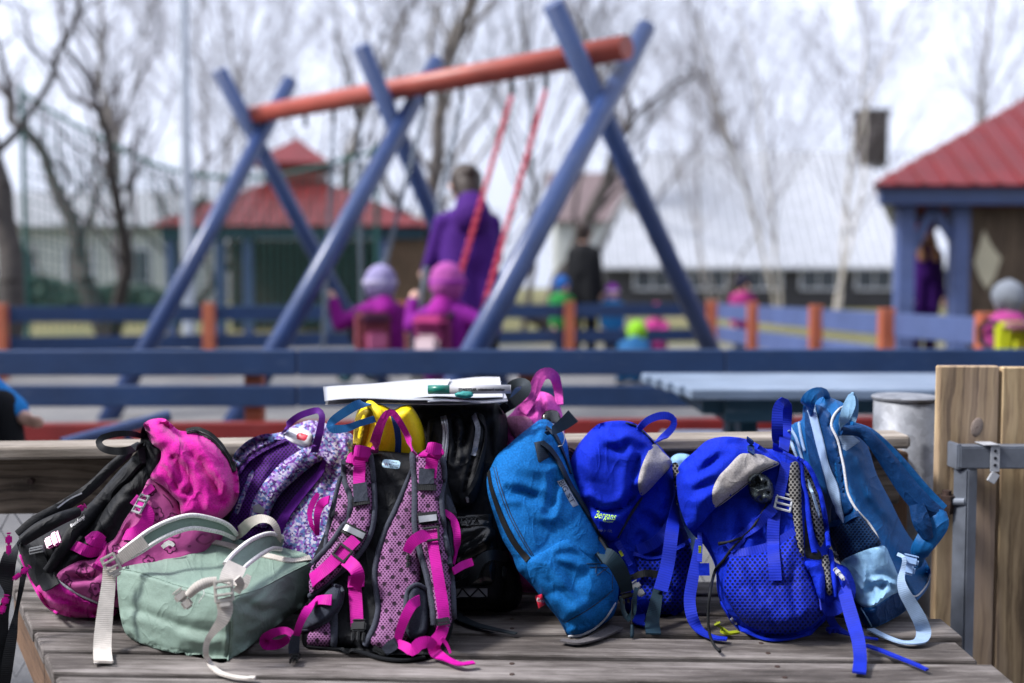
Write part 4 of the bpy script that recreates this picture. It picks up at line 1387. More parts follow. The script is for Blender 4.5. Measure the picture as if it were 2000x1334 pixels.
def person(label, loc, H, face, jacket, trousers, hat=None, hair=None, kid=False, arms=None, legs=None, sit=0, boots=(.02, .02, .022), lean=0, longhair=False, coat=0, pom=None, hatpeak=False, hood=None, band=None, group=None):
    """standing height H; face = heading in degrees (0 looks away from the camera, 180 towards it).
    arms / legs: for left and right a pair of directions in body axes (x right, y forward, z up). sit = drop of the hips"""
    t = thing('person', label, 'person', loc, group)
    org = Vector(loc)
    Rz = Matrix.Rotation(R(-face), 3, 'Z')
    Lx = Matrix.Rotation(R(-lean), 3, 'X')
    def W(v): return org + Rz @ Vector(v)
    hr = H * (.094 if kid else .066)
    hipz = H * (.46 if kid else .50) - sit
    hip = Vector((0, 0, hipz))
    tor = H * (.30 if kid else .31)
    def U(v): return hip + Lx @ Vector(v)
    sw = H * (.115 if kid else .096); hw = H * .052
    sh = [U((s * sw, 0, tor - H * .03)) for s in (-1, 1)]
    neck = U((0, 0, tor + H * .01)); head = U((0, .01, tor + H * (.03 if kid else .045) + hr * 1.1))
    up = Lx @ Vector((0, 0, 1)); fw = Lx @ Vector((0, 1, 0))
    la, lf, ll, ls = H * .155, H * .145, H * (.215 if kid else .235), H * (.20 if kid else .235)
    arms = arms or [((-.12, .05, -1), (-.05, .25, -1)), ((.12, .05, -1), (.05, .25, -1))]
    legs = legs or [((-.03, 0, -1), (0, 0, -1)), ((.03, 0, -1), (0, 0, -1))]
    skin, jk, tr, bt = [], [], [], []
    skin += [(W(head + up * hr * .25), W(head - up * hr * .1), hr * .92, hr * .88), (W(head - up * hr * .35 + fw * hr * .12), W(head - up * hr * .62 + fw * hr * .2), hr * .74, hr * .52)]
    skin += [(W(head + fw * hr * .85 + up * hr * .05), W(head + fw * hr * 1.06 - up * hr * .25), hr * .10, hr * .15)]
    for s in (-1, 1): skin.append((W(head + Vector((s * hr * .86, 0, 0))), W(head + Vector((s * hr * .93, 0, 0)) - up * hr * .2), hr * .16, hr * .12))
    skin += [(W(head - up * hr * .5), W(neck), H * .034, H * .036), (W(neck), W(U((0, 0, tor * .55))), H * .04, H * .052), (W(U((0, 0, tor * .55))), W(hip), H * .05, H * .05)]
    pf = 1.28 if kid else .90
    jk += [(W(U((-sw * .55, 0, tor - H * .03))), W(U((sw * .55, 0, tor - H * .03))), H * .062 * pf, H * .062 * pf), (W(U((0, 0, tor * .9))), W(U((0, 0, tor * .45))), H * .085 * pf, H * .09 * pf)]
    for s in (-1, 1): jk.append((W(U((s * sw * .45, 0, tor * .75))), W(U((s * hw * 1.0, 0, -H * .02 - coat))), H * .074 * pf, H * .078 * pf))
    jk.append((W(neck + up * H * .0), W(neck - up * H * .02), H * .052 * pf, H * .062 * pf))
    if hood: jk.append((W(neck - fw * H * .05 + up * H * .01), W(neck - fw * H * .065 - up * H * .03), H * .06, H * .07))
    for i, s in enumerate((-1, 1)):
        d1, d2 = Vector(arms[i][0]).normalized(), Vector(arms[i][1]).normalized()
        e = sh[i] + d1 * la; w = e + d2 * lf
        skin += [(W(sh[i]), W(e), H * .030, H * .024), (W(e), W(w), H * .024, H * .017)]
        jk += [(W(sh[i]), W(e), H * .044 * pf, H * .036 * pf), (W(e), W(w - d2 * H * .01), H * .036 * pf, H * .030 * pf)]
        # hand: palm, four curled fingers, thumb from the side of the palm
        side = d2.cross(fw); side = side.normalized() if side.length > .1 else Vector((1, 0, 0))
        cur = side.cross(d2).normalized()
        pm = w + d2 * H * .03
        skin.append((W(w), W(pm), H * .017, H * .021))
        for k in range(4):
            b0 = pm + side * H * .0115 * (k - 1.5) + d2 * H * .012
            ln = H * (.020, .023, .022, .017)[k]
            b1 = b0 + (d2 + cur * .35).normalized() * ln; b2 = b1 + (d2 * .6 + cur * .9).normalized() * ln * .9
            skin += [(W(b0), W(b1), H * .0062, H * .0058), (W(b1), W(b2), H * .0058, H * .005)]
        th0 = w + d2 * H * .014 - side * H * .016
        skin += [(W(th0), W(th0 + (d2 - side * .9 + cur * .4).normalized() * H * .028), H * .008, H * .0065)]
        g1, g2 = Vector(legs[i][0]).normalized(), Vector(legs[i][1]).normalized()
        h0 = hip + Vector((s * hw, 0, -H * .01)); kn = h0 + g1 * ll; an = kn + g2 * ls
        skin += [(W(h0), W(kn), H * .042, H * .032), (W(kn), W(an), H * .034, H * .022)]
        tr += [(W(h0 + Vector((0, 0, H * .03))), W(kn), H * .064 * (1.12 if kid else 1), H * .048 * (1.15 if kid else 1)), (W(kn), W(an - g2 * H * .01), H * .048 * (1.15 if kid else 1), H * .036 * (1.15 if kid else 1))]
        toe = Vector((0, 1, 0)) if abs(g2.z) > .5 else Vector((0, .4, 1)).normalized()
        skin.append((W(an), W(an + toe * H * .07), H * .022, H * .02))
        bt += [(W(an - g2 * H * .04), W(an + g2 * H * .012), H * .036, H * .036), (W(an + g2 * H * .012), W(an + toe * H * .09 + g2 * H * .015), H * .034, H * .028)]
    vox = max(.007, H * .0065)
    blob('body', skin, m('skin'), t, vox)
    blob('jacket', jk, cloth(jacket), t, vox * 1.4, 4)
    blob('trousers', tr, cloth(trousers), t, vox * 1.4, 4)
    for i in range(2): blob('boot', bt[i * 2:i * 2 + 2], cloth(boots), t, vox * 1.3)
    for s in (-1, 1):
        bm = bmesh.new(); q = W(head + Vector((s * hr * .34, 0, 0)) + fw * hr * .84 + up * hr * .08); bmesh.ops.create_icosphere(bm, subdivisions=2, radius=hr * .11); bmesh.ops.translate(bm, vec=q, verts=bm.verts); bm_obj('eye', bm, m('eye'), t, True)
    bm = bmesh.new(); cap_bm(bm, W(head + Vector((-hr * .2, 0, 0)) + fw * hr * .80 - up * hr * .48), W(head + Vector((hr * .2, 0, 0)) + fw * hr * .80 - up * hr * .48), hr * .055, hr * .055); bm_obj('mouth', bm, m('lip'), t, True)
    if hair:
        hc = [(W(head + up * hr * .32 - fw * hr * .10), W(head - up * hr * .05 - fw * hr * .25), hr * 1.0, hr * .92), (W(head - fw * hr * .3 - up * hr * .3), W(head - fw * hr * .3 - up * hr * .6), hr * .75, hr * .5)]
        if longhair == 'back':
            hc += [(W(head - fw * hr * .55 - up * hr * .2), W(neck - fw * hr * .9 - up * hr * .7), hr * .8, hr * .55), (W(head - fw * hr * .9 + up * hr * .5), W(head - fw * hr * 1.05 + up * hr * .55), hr * .5, hr * .42)]
        elif longhair:
            for s in (-1, 1): hc.append((W(head + Vector((s * hr * .75, 0, 0)) - up * hr * .2), W(head + Vector((s * hr * .7, 0, 0)) - up * hr * 2.6 + fw * hr * .9), hr * .35, hr * .5))
        else: hc.append((W(head - fw * hr * .9 + up * hr * .55), W(head - fw * hr * 1.0 + up * hr * .5), hr * .45, hr * .4))
        blob('hair', hc, m(hair), t, vox)
    if hat:
        pk = hr * (.9 if hatpeak else .45)
        hc = [(W(head + up * hr * .20 - fw * hr * .06), W(head + up * pk - fw * hr * .1), hr * 1.10, hr * (.45 if hatpeak else .98))]
        for s in (-1, 1): hc.append((W(head + Vector((s * hr * .55, 0, 0)) - fw * hr * .1), W(head + Vector((s * hr * .62, 0, 0)) - up * hr * .55), hr * .55, hr * .3))
        hc.append((W(head - fw * hr * .35), W(head - fw * hr * .3 - up * hr * .6), hr * .85, hr * .6))
        h_ = blob('hat', hc, cloth(hat), t, vox * 1.2)
        if band:
            bm = bmesh.new(); bmesh.ops.create_circle(bm, segments=8, radius=.001)
            bm.free()
            blob('hat_brim', [(W(head + Vector((math.cos(a_) * hr * .98, math.sin(a_) * hr * .98, 0)) + up * hr * .2), W(head + Vector((math.cos(a_ + .5) * hr * .98, math.sin(a_ + .5) * hr * .98, 0)) + up * hr * .2), hr * .2, hr * .2) for a_ in np.arange(0, 6.28, .5)], cloth(band), t, vox * 1.2)
        if pom: blob('pompom', [(W(head + up * hr * 1.55), W(head + up * hr * 1.6), hr * .3, hr * .3)], cloth(pom), t, vox * 1.2)
    if hood and hood is not True:
        blob('hood', [(W(neck - fw * H * .055 + up * H * .01), W(neck - fw * H * .07 - up * H * .03), H * .065, H * .075)], cloth(hood), t, vox * 1.2)
    return t

PUR = (.085, .018, .24); MGT = (.26, .012, .30)
b = V(920, 600, 6.5)
person('adult in a long purple hooded jacket with brown hair pushing the swings', (b.x, b.y, 0), 1.68, -18, PUR, (.012, .012, .015), hair='hair_brown', hood=(.075, .015, .21), coat=.14, longhair='back',
       arms=[((-.25, .25, -1), (.1, .9, -.2)), ((.22, .45, -.9), (-.3, 1, .15))], lean=9)
def swinger(label, sw, jacket, trousers, hat, H, face, **k):
    mid, SA, SB, bd = sw
    hipz = H * .46
    loc = (mid.x, mid.y, mid.z + .06 - hipz + H * .03)
    return person(label, loc, H, face, jacket, trousers, hat=hat, kid=True, legs=[((-.12, 1, .02), (-.05, .75, -.7)), ((.12, 1, .02), (.05, .75, -.7))], arms=[((-.75, .15, -.35), (-.15, .35, 1)), ((.75, .15, -.35), (.15, .35, 1))], **k)
swinger('child in a pink knitted hat and purple jacket on the red chained swing', swC, MGT, (.015, .014, .018), (.50, .10, .42), 1.05, 28, hood=(.42, .02, .36), band=(.34, .04, .40))
swinger('child in a lavender hat and magenta jacket on the steel chained swing', swB, (.30, .012, .28), (.10, .26, .32), (.42, .38, .66), 1.05, -30, hood=(.35, .012, .32), band=(.62, .58, .80))
def worn_bag(label, px, py, Y, face, cols, w=.22, h=.27):
    c = V(px, py, Y)
    t = thing('small_backpack', label, 'backpack', tuple(c))
    Mz = Matrix.Rotation(R(-face), 3, 'Z')
    for nm, o_, s_, col in (('body', (0, 0, 0), (w, .10, h), cols[0]), ('front_pocket', (0, -.06, -h * .16), (w * .75, .05, h * .5), cols[1]), ('lid', (0, -.035, h * .36), (w * .96, .10, h * .22), cols[2])):
        bm = bmesh.new(); box_bm(bm, (0, 0, 0), s_, bev=.025); bmesh.ops.translate(bm, vec=o_, verts=bm.verts); bmesh.ops.rotate(bm, cent=(0, 0, 0), matrix=Mz, verts=bm.verts); bmesh.ops.translate(bm, vec=c, verts=bm.verts); bm_obj(nm, bm, cloth(col), t)
    for sx in (-1, 1):
        seg = [Vector((sx * w * .3, .05, h * .42)), Vector((sx * w * .32, .10, h * .5)), Vector((sx * w * .36, .17, h * .3)), Vector((sx * w * .38, .16, -h * .1)), Vector((sx * w * .36, .06, -h * .35))]
        seg = [c + Mz @ q for q in seg]
        vs, fs = tubes([(a_, b_, .014, .014) for a_, b_ in zip(seg, seg[1:])], 8); mesh_obj('strap', vs, fs, cloth((.03, .03, .035)), t)
mC, mB = swC[0], swB[0]
qc, qb = mC + Vector((-.07, -.16, .25)), mB + Vector((-.03, -.17, .25))
def to_px(q):
    d = Vector(q) - Vector((0, 0, CAMZ)); z = d.y * CT - d.z * ST; return 1000 + F * d.x / z, 667 - F * (d.y * ST + d.z * CT) / z, q[1]
worn_bag('small white and pink backpack worn by the child in the pink hat', *to_px(qc), 28, [(.22, .03, .12), (.90, .70, .76), (.60, .07, .28)])
worn_bag('small pink checked backpack worn by the child in the lavender hat', *to_px(qb), -30, [(.28, .07, .09), (.80, .22, .42), (.16, .06, .12)])
def stand(label, px, Y, H, face, jacket, trousers, **k):
    q = V(px, 600, Y); return person(label, (q.x, q.y, 0), H, face, jacket, trousers, **k)
stand('adult all in black standing beyond the far fence', 1140, 12.8, 1.70, 25, (.012, .013, .016), (.012, .012, .014), hair='hair_brown', coat=.12)
stand('child in green jacket and blue hat beyond the far fence', 1097, 12.6, 1.02, 150, (.04, .36, .08), (.02, .05, .12), hat=(.02, .12, .42), kid=True)
stand('child in blue jacket and purple and white hat beyond the far fence', 1195, 12.8, .92, 170, (.02, .19, .48), (.02, .03, .06), hat=(.30, .03, .42), band=(.6, .58, .62), kid=True)
CR = [((-.35, 1, .35), (-.1, -.35, -1)), ((.35, 1, .35), (.1, -.35, -1))]
AR = [((-.2, .7, -.7), (.3, 1, -.2)), ((.2, .7, -.7), (-.3, 1, -.2))]
stand('child in pink snow suit crouching beyond the far fence', 1282, 12.7, .95, 200, (.55, .05, .28), (.40, .04, .22), hat=(.55, .06, .25), kid=True, sit=.27, legs=CR, arms=AR)
stand('child in lime green hat crouching on the asphalt in front of the far fence', 1232, 9.3, .95, 20, (.02, .12, .30), (.02, .03, .05), hat=(.28, .62, .03), kid=True, sit=.30, legs=CR, arms=AR, lean=35)
stand('child with dark hat and pink and lime jacket behind the pale fence', 1450, 12.6, 1.04, 160, (.50, .05, .25), (.03, .03, .04), hat=(.02, .02, .04), hood=(.40, .50, .06), kid=True)
stand('adult with long strawberry blond hair and purple jacket in the gazebo doorway', 1802, 11.4, 1.62, 172, PUR, (.03, .012, .06), hair='hair_blond', longhair=True, hat=(.45, .12, .18), coat=.12)
stand('child in grey peaked knitted hat and pink jacket standing by the pale fence', 1970, 6.0, .93, -20, (.50, .07, .30), (.03, .03, .04), hat=(.26, .29, .34), hatpeak=True, kid=True)
q = V(1976, 662, 5.82); worn_bag('small neon yellow backpack worn by the child in the grey peaked hat', *to_px(q), -20, [(.55, .60, .02), (.62, .66, .03), (.60, .30, .36)], w=.2, h=.2)
q = V(-40, 820, 3.0)
person('child in bright blue jacket and black trousers sitting at the left edge behind the bench', (q.x - .22, q.y, .17), 1.12, 88, (.03, .30, .80), (.012, .013, .016), kid=True, hat=(.05, .1, .3), lean=18, sit=.22,
       legs=[((-.25, .9, .30), (-.05, .15, -1)), ((.25, .9, .30), (.05, .15, -1))], arms=[((-.3, .25, -.9), (.2, .5, -.3)), ((.35, .95, -.45), (.55, .15, .75))])
st = thing('log_stool', 'dark log stool under the child in the bright blue jacket', 'stool', (q.x - .24, q.y, 0))
bm = bmesh.new(); cyl_bm(bm, (q.x - .24, q.y, 0), (q.x - .24, q.y, .36), .17, .16, 20); bm_obj('log', bm, m('bark_dark'), st)
bm = bmesh.new(); cyl_bm(bm, (q.x - .24, q.y, .355), (q.x - .24, q.y, .375), .15, .15, 20); bm_obj('seat_top', bm, m('hut_timber'), st)
# ------------------------------------------------------------------ the bench
bench = thing('bench', 'weathered grey slatted wooden bench piled with school bags', 'bench', (0, 1.75, 0))
LX = lambda y: -.711 - .625 * (y - 1.82 * K)
fl = [2.46, 2.34, 2.195, 2.06, 1.935, 1.816, 1.70, 1.59]
for i in range(len(fl) - 1):
    yb, yf = fl[i] * K, fl[i + 1] * K
    w = yb - yf - .021
    yc = (yb + yf) / 2 + .0
    plank('slat', (LX(yc), yc, SZ - .013), (.752 + .012 * (i % 3), yc - .048, SZ - .013), w, .026, m('bench_wood'), bench, bev=.0035, seed=i + 3, warp=.0012, skew=(-.625 * w / 2, 0), segs=12)
scr = bmesh.new(); cyl_bm(scr, (0, 0, -.004), (0, 0, .0005), .0042, .0040, 12); scm = bpy.data.meshes.new('screw'); scr.to_mesh(scm); scr.free(); scm.materials.append(m('rusty'))
for i in range(len(fl) - 1):
    yb, yf = fl[i] * K, fl[i + 1] * K
    for xx in (-.45, .0, .42):
        for dy in (.28, .72):
            o = bpy.data.objects.new('screw', scm); COL.objects.link(o); o.parent = bench
            o.location = Vector((xx, yf + (yb - yf) * dy - .048 * (xx + .9) / 1.65, SZ)) - bench.location
cl_, cr_ = V(-90, 880, 2.13), V(1764, 857, 2.13)
plank('backrest_cap', cl_, cr_, .088, .028, m('cap_wood'), bench, bev=.009, seed=31, warp=.001, segs=14)
plank('backrest_board', V(-90, 949, 2.14), V(1752, 928, 2.14), .03, .116, m('back_wood'), bench, bev=.004, seed=32, warp=.001, segs=14)
plank('end_board', (LX(2.44 * K) + .025, 2.44 * K, SZ - .075), (LX(1.5 * K) + .025, 1.5 * K, SZ - .075), .026, .105, m('brown_wood'), bench, seed=33)
plank('shade_apron', (-.93, 2.12, SZ - .085), (.70, 2.07, SZ - .085), .026, .115, m('brown_wood'), bench, seed=34)  # back and front aprons added to keep light from under the slats
plank('shade_apron', (-.60, 1.40, SZ - .085), (.72, 1.36, SZ - .085), .026, .115, m('brown_wood'), bench, seed=35)
plank('end_board', (.715, 2.07, SZ - .085), (.715, 1.36, SZ - .085), .026, .115, m('brown_wood'), bench, seed=36)  # right apron, added likewise to darken the underside
for k_, xx in enumerate((-.45, .0, .42)):
    plank('cross_bearer', (xx, 2.08, SZ - .052), (xx, 1.38, SZ - .052), .05, .05, m('dark_timber'), bench, seed=37 + k_)
for x, y in ((-.88, 1.98), (-.66, 1.46), (.66, 1.46), (.69, 2.0)):
    plank('leg', (x, y, 0), (x, y, SZ - .024), .06, .07, m('brown_wood'), bench, up=(0, 1, 0), seed=int(x * 50 + 90))
for px in (-60, 700, 1735):
    b = V(px, 930, 2.185)
    plank('back_post', (b.x, b.y, 0.0), (b.x, b.y, b.z + .055), .07, .045, m('brown_wood'), bench, up=(0, 1, 0), seed=px + 100)
bm = bmesh.new()
for px, py in ((1716, 892), (1716, 955), (1500, 930), (60, 940)):
    q = V(px, py, 2.12); cyl_bm(bm, q + Vector((0, .008, 0)), q - Vector((0, .004, 0)), .007, .006, 10)
bm_obj('bolt', bm, m('rusty'), bench)

# ------------------------------------------------------------------ added dark wall, unseen behind the camera, keeps low light off the bench
sw_ = thing('unseen_shade_wall', 'dark brown timber wall added unseen opposite the bench to block low light', 'light_blocker', (0, -2.2, 0))
for k_ in range(44):
    plank('shade_wall_board', (-6.6 + k_ * .30, -2.2, 0), (-6.6 + k_ * .30, -2.2, 4.2), .296, .04, m('dark_timber'), sw_, up=(0, 1, 0), seed=k_, segs=1)
plank('shade_wall_top', (-6.9, -2.0, 4.24), (6.8, -2.0, 4.24), .7, .12, m('dark_timber'), sw_, seed=99)
# ------------------------------------------------------------------ chain link fence, steel post and gate
cf = thing('chain_link_fence', 'wire mesh fence standing close behind the bench backrest', 'fence', (0, 2.27, 0))
segs = []
for i in range(-26, 24):
    x0 = i * .056
    for sgn in (1, -1):
        pts = []
        for k in range(9):
            pts.append((x0 + sgn * .028 * k, 2.27 + (.003 if k % 2 else -.003), .02 + k * .048))
        for a, b in zip(pts, pts[1:]): segs.append((a, b, .0014, .0014))
vs, fs = tubes(segs, 4)
mesh_obj('wire_mesh', vs, fs, m('galv'), cf)
vs, fs = tubes([((-1.6, 2.27, .41), (.72, 2.27, .41), .006, .006)], 10)
mesh_obj('top_wire', vs, fs, m('galv'), cf)
vs, fs = tubes([((-1.6, 2.27, 0), (-1.6, 2.27, .43), .02, .02)], 12)
mesh_obj('fence_post', vs, fs, m('galv'), cf)

pb = V(1765, 900, 2.262)
post = thing('steel_post', 'thick galvanised steel gate post with flat round cap', 'post', (pb.x, pb.y, 0))
ztop = V(1765, 774, 2.262).z
bm = bmesh.new(); cyl_bm(bm, (pb.x, pb.y, 0), (pb.x, pb.y, ztop - .006), .0665, .0665, 48); bm_obj('tube', bm, m('galv'), post)
for f in post.children[0].data.polygons: f.use_smooth = len(f.vertices) == 4
bm = bmesh.new()
cyl_bm(bm, (pb.x, pb.y, ztop - .006), (pb.x, pb.y, ztop - .001), .070, .0715, 48); cyl_bm(bm, (pb.x, pb.y, ztop - .001), (pb.x, pb.y, ztop + .002), .0715, .066, 48)
bm_obj('cap', bm, m('galv'), post)

gate = thing('wooden_gate', 'weathered wooden board gate on a grey steel frame', 'gate', (1.05, 2.14, 0))
for i, (x0, x1, yt) in enumerate(((1832, 1948, 714), (1953, 2068, 716), (2073, 2190, 716), (2195, 2300, 717))):
    a, b = V(x0, yt, 2.14), V(x1, yt, 2.14)
    xc = (a.x + b.x) / 2
    plank('board', (xc, 2.14, .04), (xc, 2.14, a.z), b.x - a.x, .024, m('gate_wood'), gate, up=(0, 1, 0), bev=.003, seed=50 + i, warp=.0008)
def knot_mat():
    t = NT('wood_knot')
    u = t.uv(src='Object')
    n1 = t.noise(u, 90, 4); d = t.n('VectorMath', operation='LENGTH'); t.link(u, d.inputs[0])
    r = t.math('SINE', t.math('MULTIPLY', d.outputs['Value'], 1600))
    c = t.mix(t.mapr(r, -1, 1), (.20, .15, .13), (.30, .25, .22))
    c = t.mix(t.mapr(n1, .55, .7), c, (.08, .05, .04))
    return t.out(c, .8, t.bump(r, .2, .001))
kq = V(1908, 834, 2.128)
bm = bmesh.new(); bmesh.ops.create_uvsphere(bm, u_segments=20, v_segments=10, radius=1)
bmesh.ops.scale(bm, vec=(.0125, .0022, .0205), verts=bm.verts); bmesh.ops.rotate(bm, cent=(0, 0, 0), matrix=Matrix.Rotation(R(14), 3, 'Y'), verts=bm.verts)
ko = bm_obj('knot', bm, knot_mat(), gate, smooth=True); ko.location = kq - gate.location; ko.data.transform(Matrix.Translation(gate.location))
fz = V(1900, 891, 2.09); tw = .046
bm = bmesh.new()
a = V(1866, 891, 2.09); b = V(2330, 889, 2.09)
box_bm(bm, ((a.x + b.x) / 2, 2.09, fz.z), (b.x - a.x, .042, tw), bev=.003)
c = V(1886, 915, 2.088); box_bm(bm, (c.x, 2.088, fz.z / 2 - .02), (.034, .034, fz.z - .005), Matrix.Rotation(R(32), 3, 'Z'), bev=.003)
c = V(1864, 891, 2.10); box_bm(bm, (c.x, 2.10, fz.z), (.010, .05, tw * 1.15), bev=.002)
bm_obj('frame', bm, m('grey_steel'), gate)
bm = bmesh.new()
h = V(1849, 978, 2.10)
cyl_bm(bm, (h.x, h.y, h.z - .026), (h.x, h.y, h.z - .006), .015, .018, 6); cyl_bm(bm, (h.x, h.y, h.z - .006), (h.x, h.y, h.z + .012), .0185, .0185, 6)
cyl_bm(bm, (h.x, h.y, h.z + .012), (h.x, h.y, h.z + .022), .009, .009, 10)
bm_obj('hinge', bm, m('rusty'), gate)
bm = bmesh.new(); q = V(1886, 980, 2.072); cyl_bm(bm, (h.x, h.y, h.z - .002), q, .0075, .0085, 12)
cyl_bm(bm, (h.x, h.y - .0, h.z - .016), (pb.x + .06, pb.y - .03, h.z - .016), .008, .008, 10); bm_obj('hinge_pin', bm, m('grey_steel'), gate, smooth=False)
bm = bmesh.new()
q = V(1944, 893, 2.065)
box_bm(bm, (q.x, 2.066, fz.z), (.019, .002, tw + .010), bev=.0006); box_bm(bm, (q.x - .007, 2.085, fz.z + tw / 2 + .004), (.033, .045, .002), bev=.0006); box_bm(bm, (q.x - .003, 2.066, fz.z - tw / 2 - .017), (.017, .006, .022), Matrix.Rotation(R(30), 3, 'Y'), bev=.001)
bo = bm_obj('strap_band', bm, m('silver_plastic'), gate)
bm = bmesh.new()
for k in (-1, 0, 1): cyl_bm(bm, (q.x, 2.0655, fz.z + k * .0145), (q.x, 2.0642, fz.z + k * .0145), .0032, .0032, 12)
bm_obj('hole', bm, m('ink'), bo)
# ================================================================== the bags, rear row first
# ---- pink bag at the back
g = Bag('pink_backpack', 'candy pink backpack with a tall padded grab loop squeezed behind the denim blue bag', 1050, 1140, 2.34)
g.pillow('body', [(985, 822), (1000, 806), (1022, 780), (1050, 765), (1078, 772), (1096, 800), (1103, 850), (1110, 960), (1112, 1138), (975, 1138), (975, 960), (980, 870)], m('pink'), ctrl=[(1040, 770, 2.36), (1000, 1100, 2.28), (1080, 1100, 2.28)], t=.05, tb=.05, rim=35, wr=.006,
         folds=[([(1062, 775), (1058, 800), (1066, 820)], .008, 6), ([(1012, 800), (1040, 806)], .006, 6), ([(1075, 780), (1082, 800)], .006, 5)])
g.patch('side_panel', [(988, 818), (1012, 812), (1036, 818), (1045, 850), (1010, 860)], m('pale_pink'), puff=.005)
g.patch('black_trim', [(1058, 812), (1072, 801), (1090, 804), (1097, 830), (1080, 835), (1062, 830)], m('black_gloss'), puff=.004, wr=.003)
g.ribbon('grab_loop', [(1022, 806), (1040, 768, 2.30), (1056, 735, 2.30), (1070, 729, 2.31), (1083, 737, 2.34), (1090, 762, 2.36), (1093, 792, 2.34)], [26, 24, 23, 22, 20, 17, 15], m('pink'), th=.005, crown=.0)
g.clip('strap_buckle', 1108, 880, 18, 50, 60, m('black_plastic'))

# ---- yellow bag
g = Bag('yellow_backpack', 'bright yellow bag with blue zip and sky blue handle behind the pink strapped bag', 760, 1140, 2.32)
g.pillow('body', [(690, 852), (694, 815), (703, 795), (722, 786), (745, 790), (768, 800), (784, 793), (800, 791), (813, 806), (825, 832), (832, 870), (838, 1000), (840, 1135), (690, 1135), (684, 1000)], m('yellow'), ctrl=[(760, 800, 2.19), (700, 1100, 2.33), (830, 1100, 2.33)], t=.045, tb=.05, rim=30, wr=.003, folds=[([(728, 800), (716, 850), (705, 890)], .010, 6), ([(750, 800), (742, 860)], -.006, 6)])
g.patch('side_gusset', [(692, 850), (697, 815), (710, 800), (728, 800), (722, 830), (706, 885), (688, 885)], m('olive_yellow'), puff=.003, folds=[([(712, 806), (698, 860)], .006, 4)])
g.ribbon('zip', [(765, 801), (774, 830), (778, 860), (776, 900)], 12, m('blue_zip'), th=.002, off=.002)
g.tube('zip_cord', [(766, 801), (776, 830), (780, 860), (778, 900)], 1.4, m('blue_zip'), off=.004)
g.ribbon('carry_handle', [(722, 790), (700, 790, 2.11), (672, 806, 2.11), (650, 822, 2.13), (644, 832, 2.12), (652, 838, 2.12), (678, 836, 2.12), (702, 827, 2.12), (735, 817)], [17, 18, 18, 16, 14, 17, 15, 13, 13], m('sky_web'), th=.0022)
g.ribbon('shoulder_strap', [(722, 788), (738, 806), (742, 836), (732, 872), (726, 900)], [14, 17, 18, 18, 18], m('yellow'), th=.004, crown=.002, off=.004)

# ---- black school bag
g = Bag('black_backpack', 'large black school bag with silver zips and reflective strip under the papers', 905, 1185, 2.2)
BY = [(820, 790, 2.30), (985, 790, 2.30), (890, 1185, 2.17), (960, 1185, 2.17)]
g.pillow('body', [(795, 792), (840, 786), (905, 783), (970, 786), (988, 808), (992, 850), (988, 920), (992, 1010), (995, 1110), (982, 1178), (955, 1190), (885, 1190), (850, 1185), (845, 1000), (835, 900), (828, 850), (805, 820)], m('black_cloth'), ctrl=BY, t=.05, tb=.07, rim=30, wr=.005,
         folds=[([(948, 815), (975, 800)], -.006, 8), ([(955, 830), (960, 900)], .006, 6)])
g.patch('front_pocket', [(836, 824), (858, 814), (884, 809), (902, 815), (912, 828), (928, 806), (945, 812), (950, 850), (948, 910), (936, 968), (920, 990), (880, 992), (845, 985), (838, 900)], m('black_cloth'), off=.004, puff=.018, rim=16, wr=.004, folds=[([(884, 812), (890, 850), (888, 900)], .012, 5), ([(905, 818), (912, 840), (900, 880)], .014, 6), ([(930, 868), (915, 930), (905, 968)], .007, 4)])
g.ribbon('zip', [(866, 814), (871, 836), (870, 866), (866, 900)], 12, m('steel_zip'), off=.003)
g.ribbon('zip', [(926, 811), (933, 834), (931, 860), (924, 890)], 10, m('steel_zip'), off=.003)
for dx in (-2.5, 2.5):
    g.tube('zip_teeth', [(866 + dx, 816), (871 + dx, 836), (870 + dx, 866), (866 + dx, 898)], 1.2, m('reflective'), off=.006, k=5)
g.ribbon('piping', [(845, 826), (842, 860), (846, 900), (848, 980)], 7, m('black_web'), off=.003)
g.ribbon('flap_piping', [(936, 812), (947, 836), (944, 880), (930, 930), (912, 968)], 8, m('black_web'), off=.004)
g.clip('zip_pull', 913, 976, 6, 12, 8, m('steel_zip'), th=.003, prongs=False)
g.patch('lower_panel', [(882, 1034), (965, 1030), (968, 1105), (960, 1140), (884, 1140)], m('black_gloss'), puff=.010, rim=25, wr=.006, folds=[([(890, 1085), (925, 1070), (962, 1045)], -.010, 8)])
g.patch('name_plate', [(876, 1008), (962, 1004), (962, 1030), (876, 1032)], m('black_gloss'), puff=.002, rim=4, sharp=True)
g.text('name_lettering', 'NEVA', 884, 1027, 21, 2, m('black_plastic'), off=.003, width=54)
strip = g.ribbon('reflective_strip', [(884, 1157), (952, 1157)], 20, m('reflective'), off=.003)
for a, b in (((886, 1148), (952, 1147)), ((886, 1167), (952, 1167)), ((892, 1166), (903, 1149)), ((903, 1149), (918, 1166)), ((918, 1166), (934, 1149)), ((934, 1149), (950, 1166))):
    g.tube('stitching', [a, b], 1.6, m('black_web'), off=.006, parent=strip, k=5)
g.ribbon('side_strap', [(990, 1088), (960, 1084, 2.08), (937, 1097, 2.07), (922, 1128, 2.08), (902, 1138), (886, 1143)], [20, 20, 20, 18, 14, 10], m('charcoal_web'))
g.ribbon('grab_handle', [(980, 800), (1004, 785, 2.22), (1025, 766, 2.22), (1028, 751, 2.25), (1017, 746, 2.29), (1000, 752, 2.31), (988, 772, 2.31), (984, 790, 2.30)], [20, 21, 20, 18, 16, 17, 18, 18], m('charcoal_web'), th=.0025)
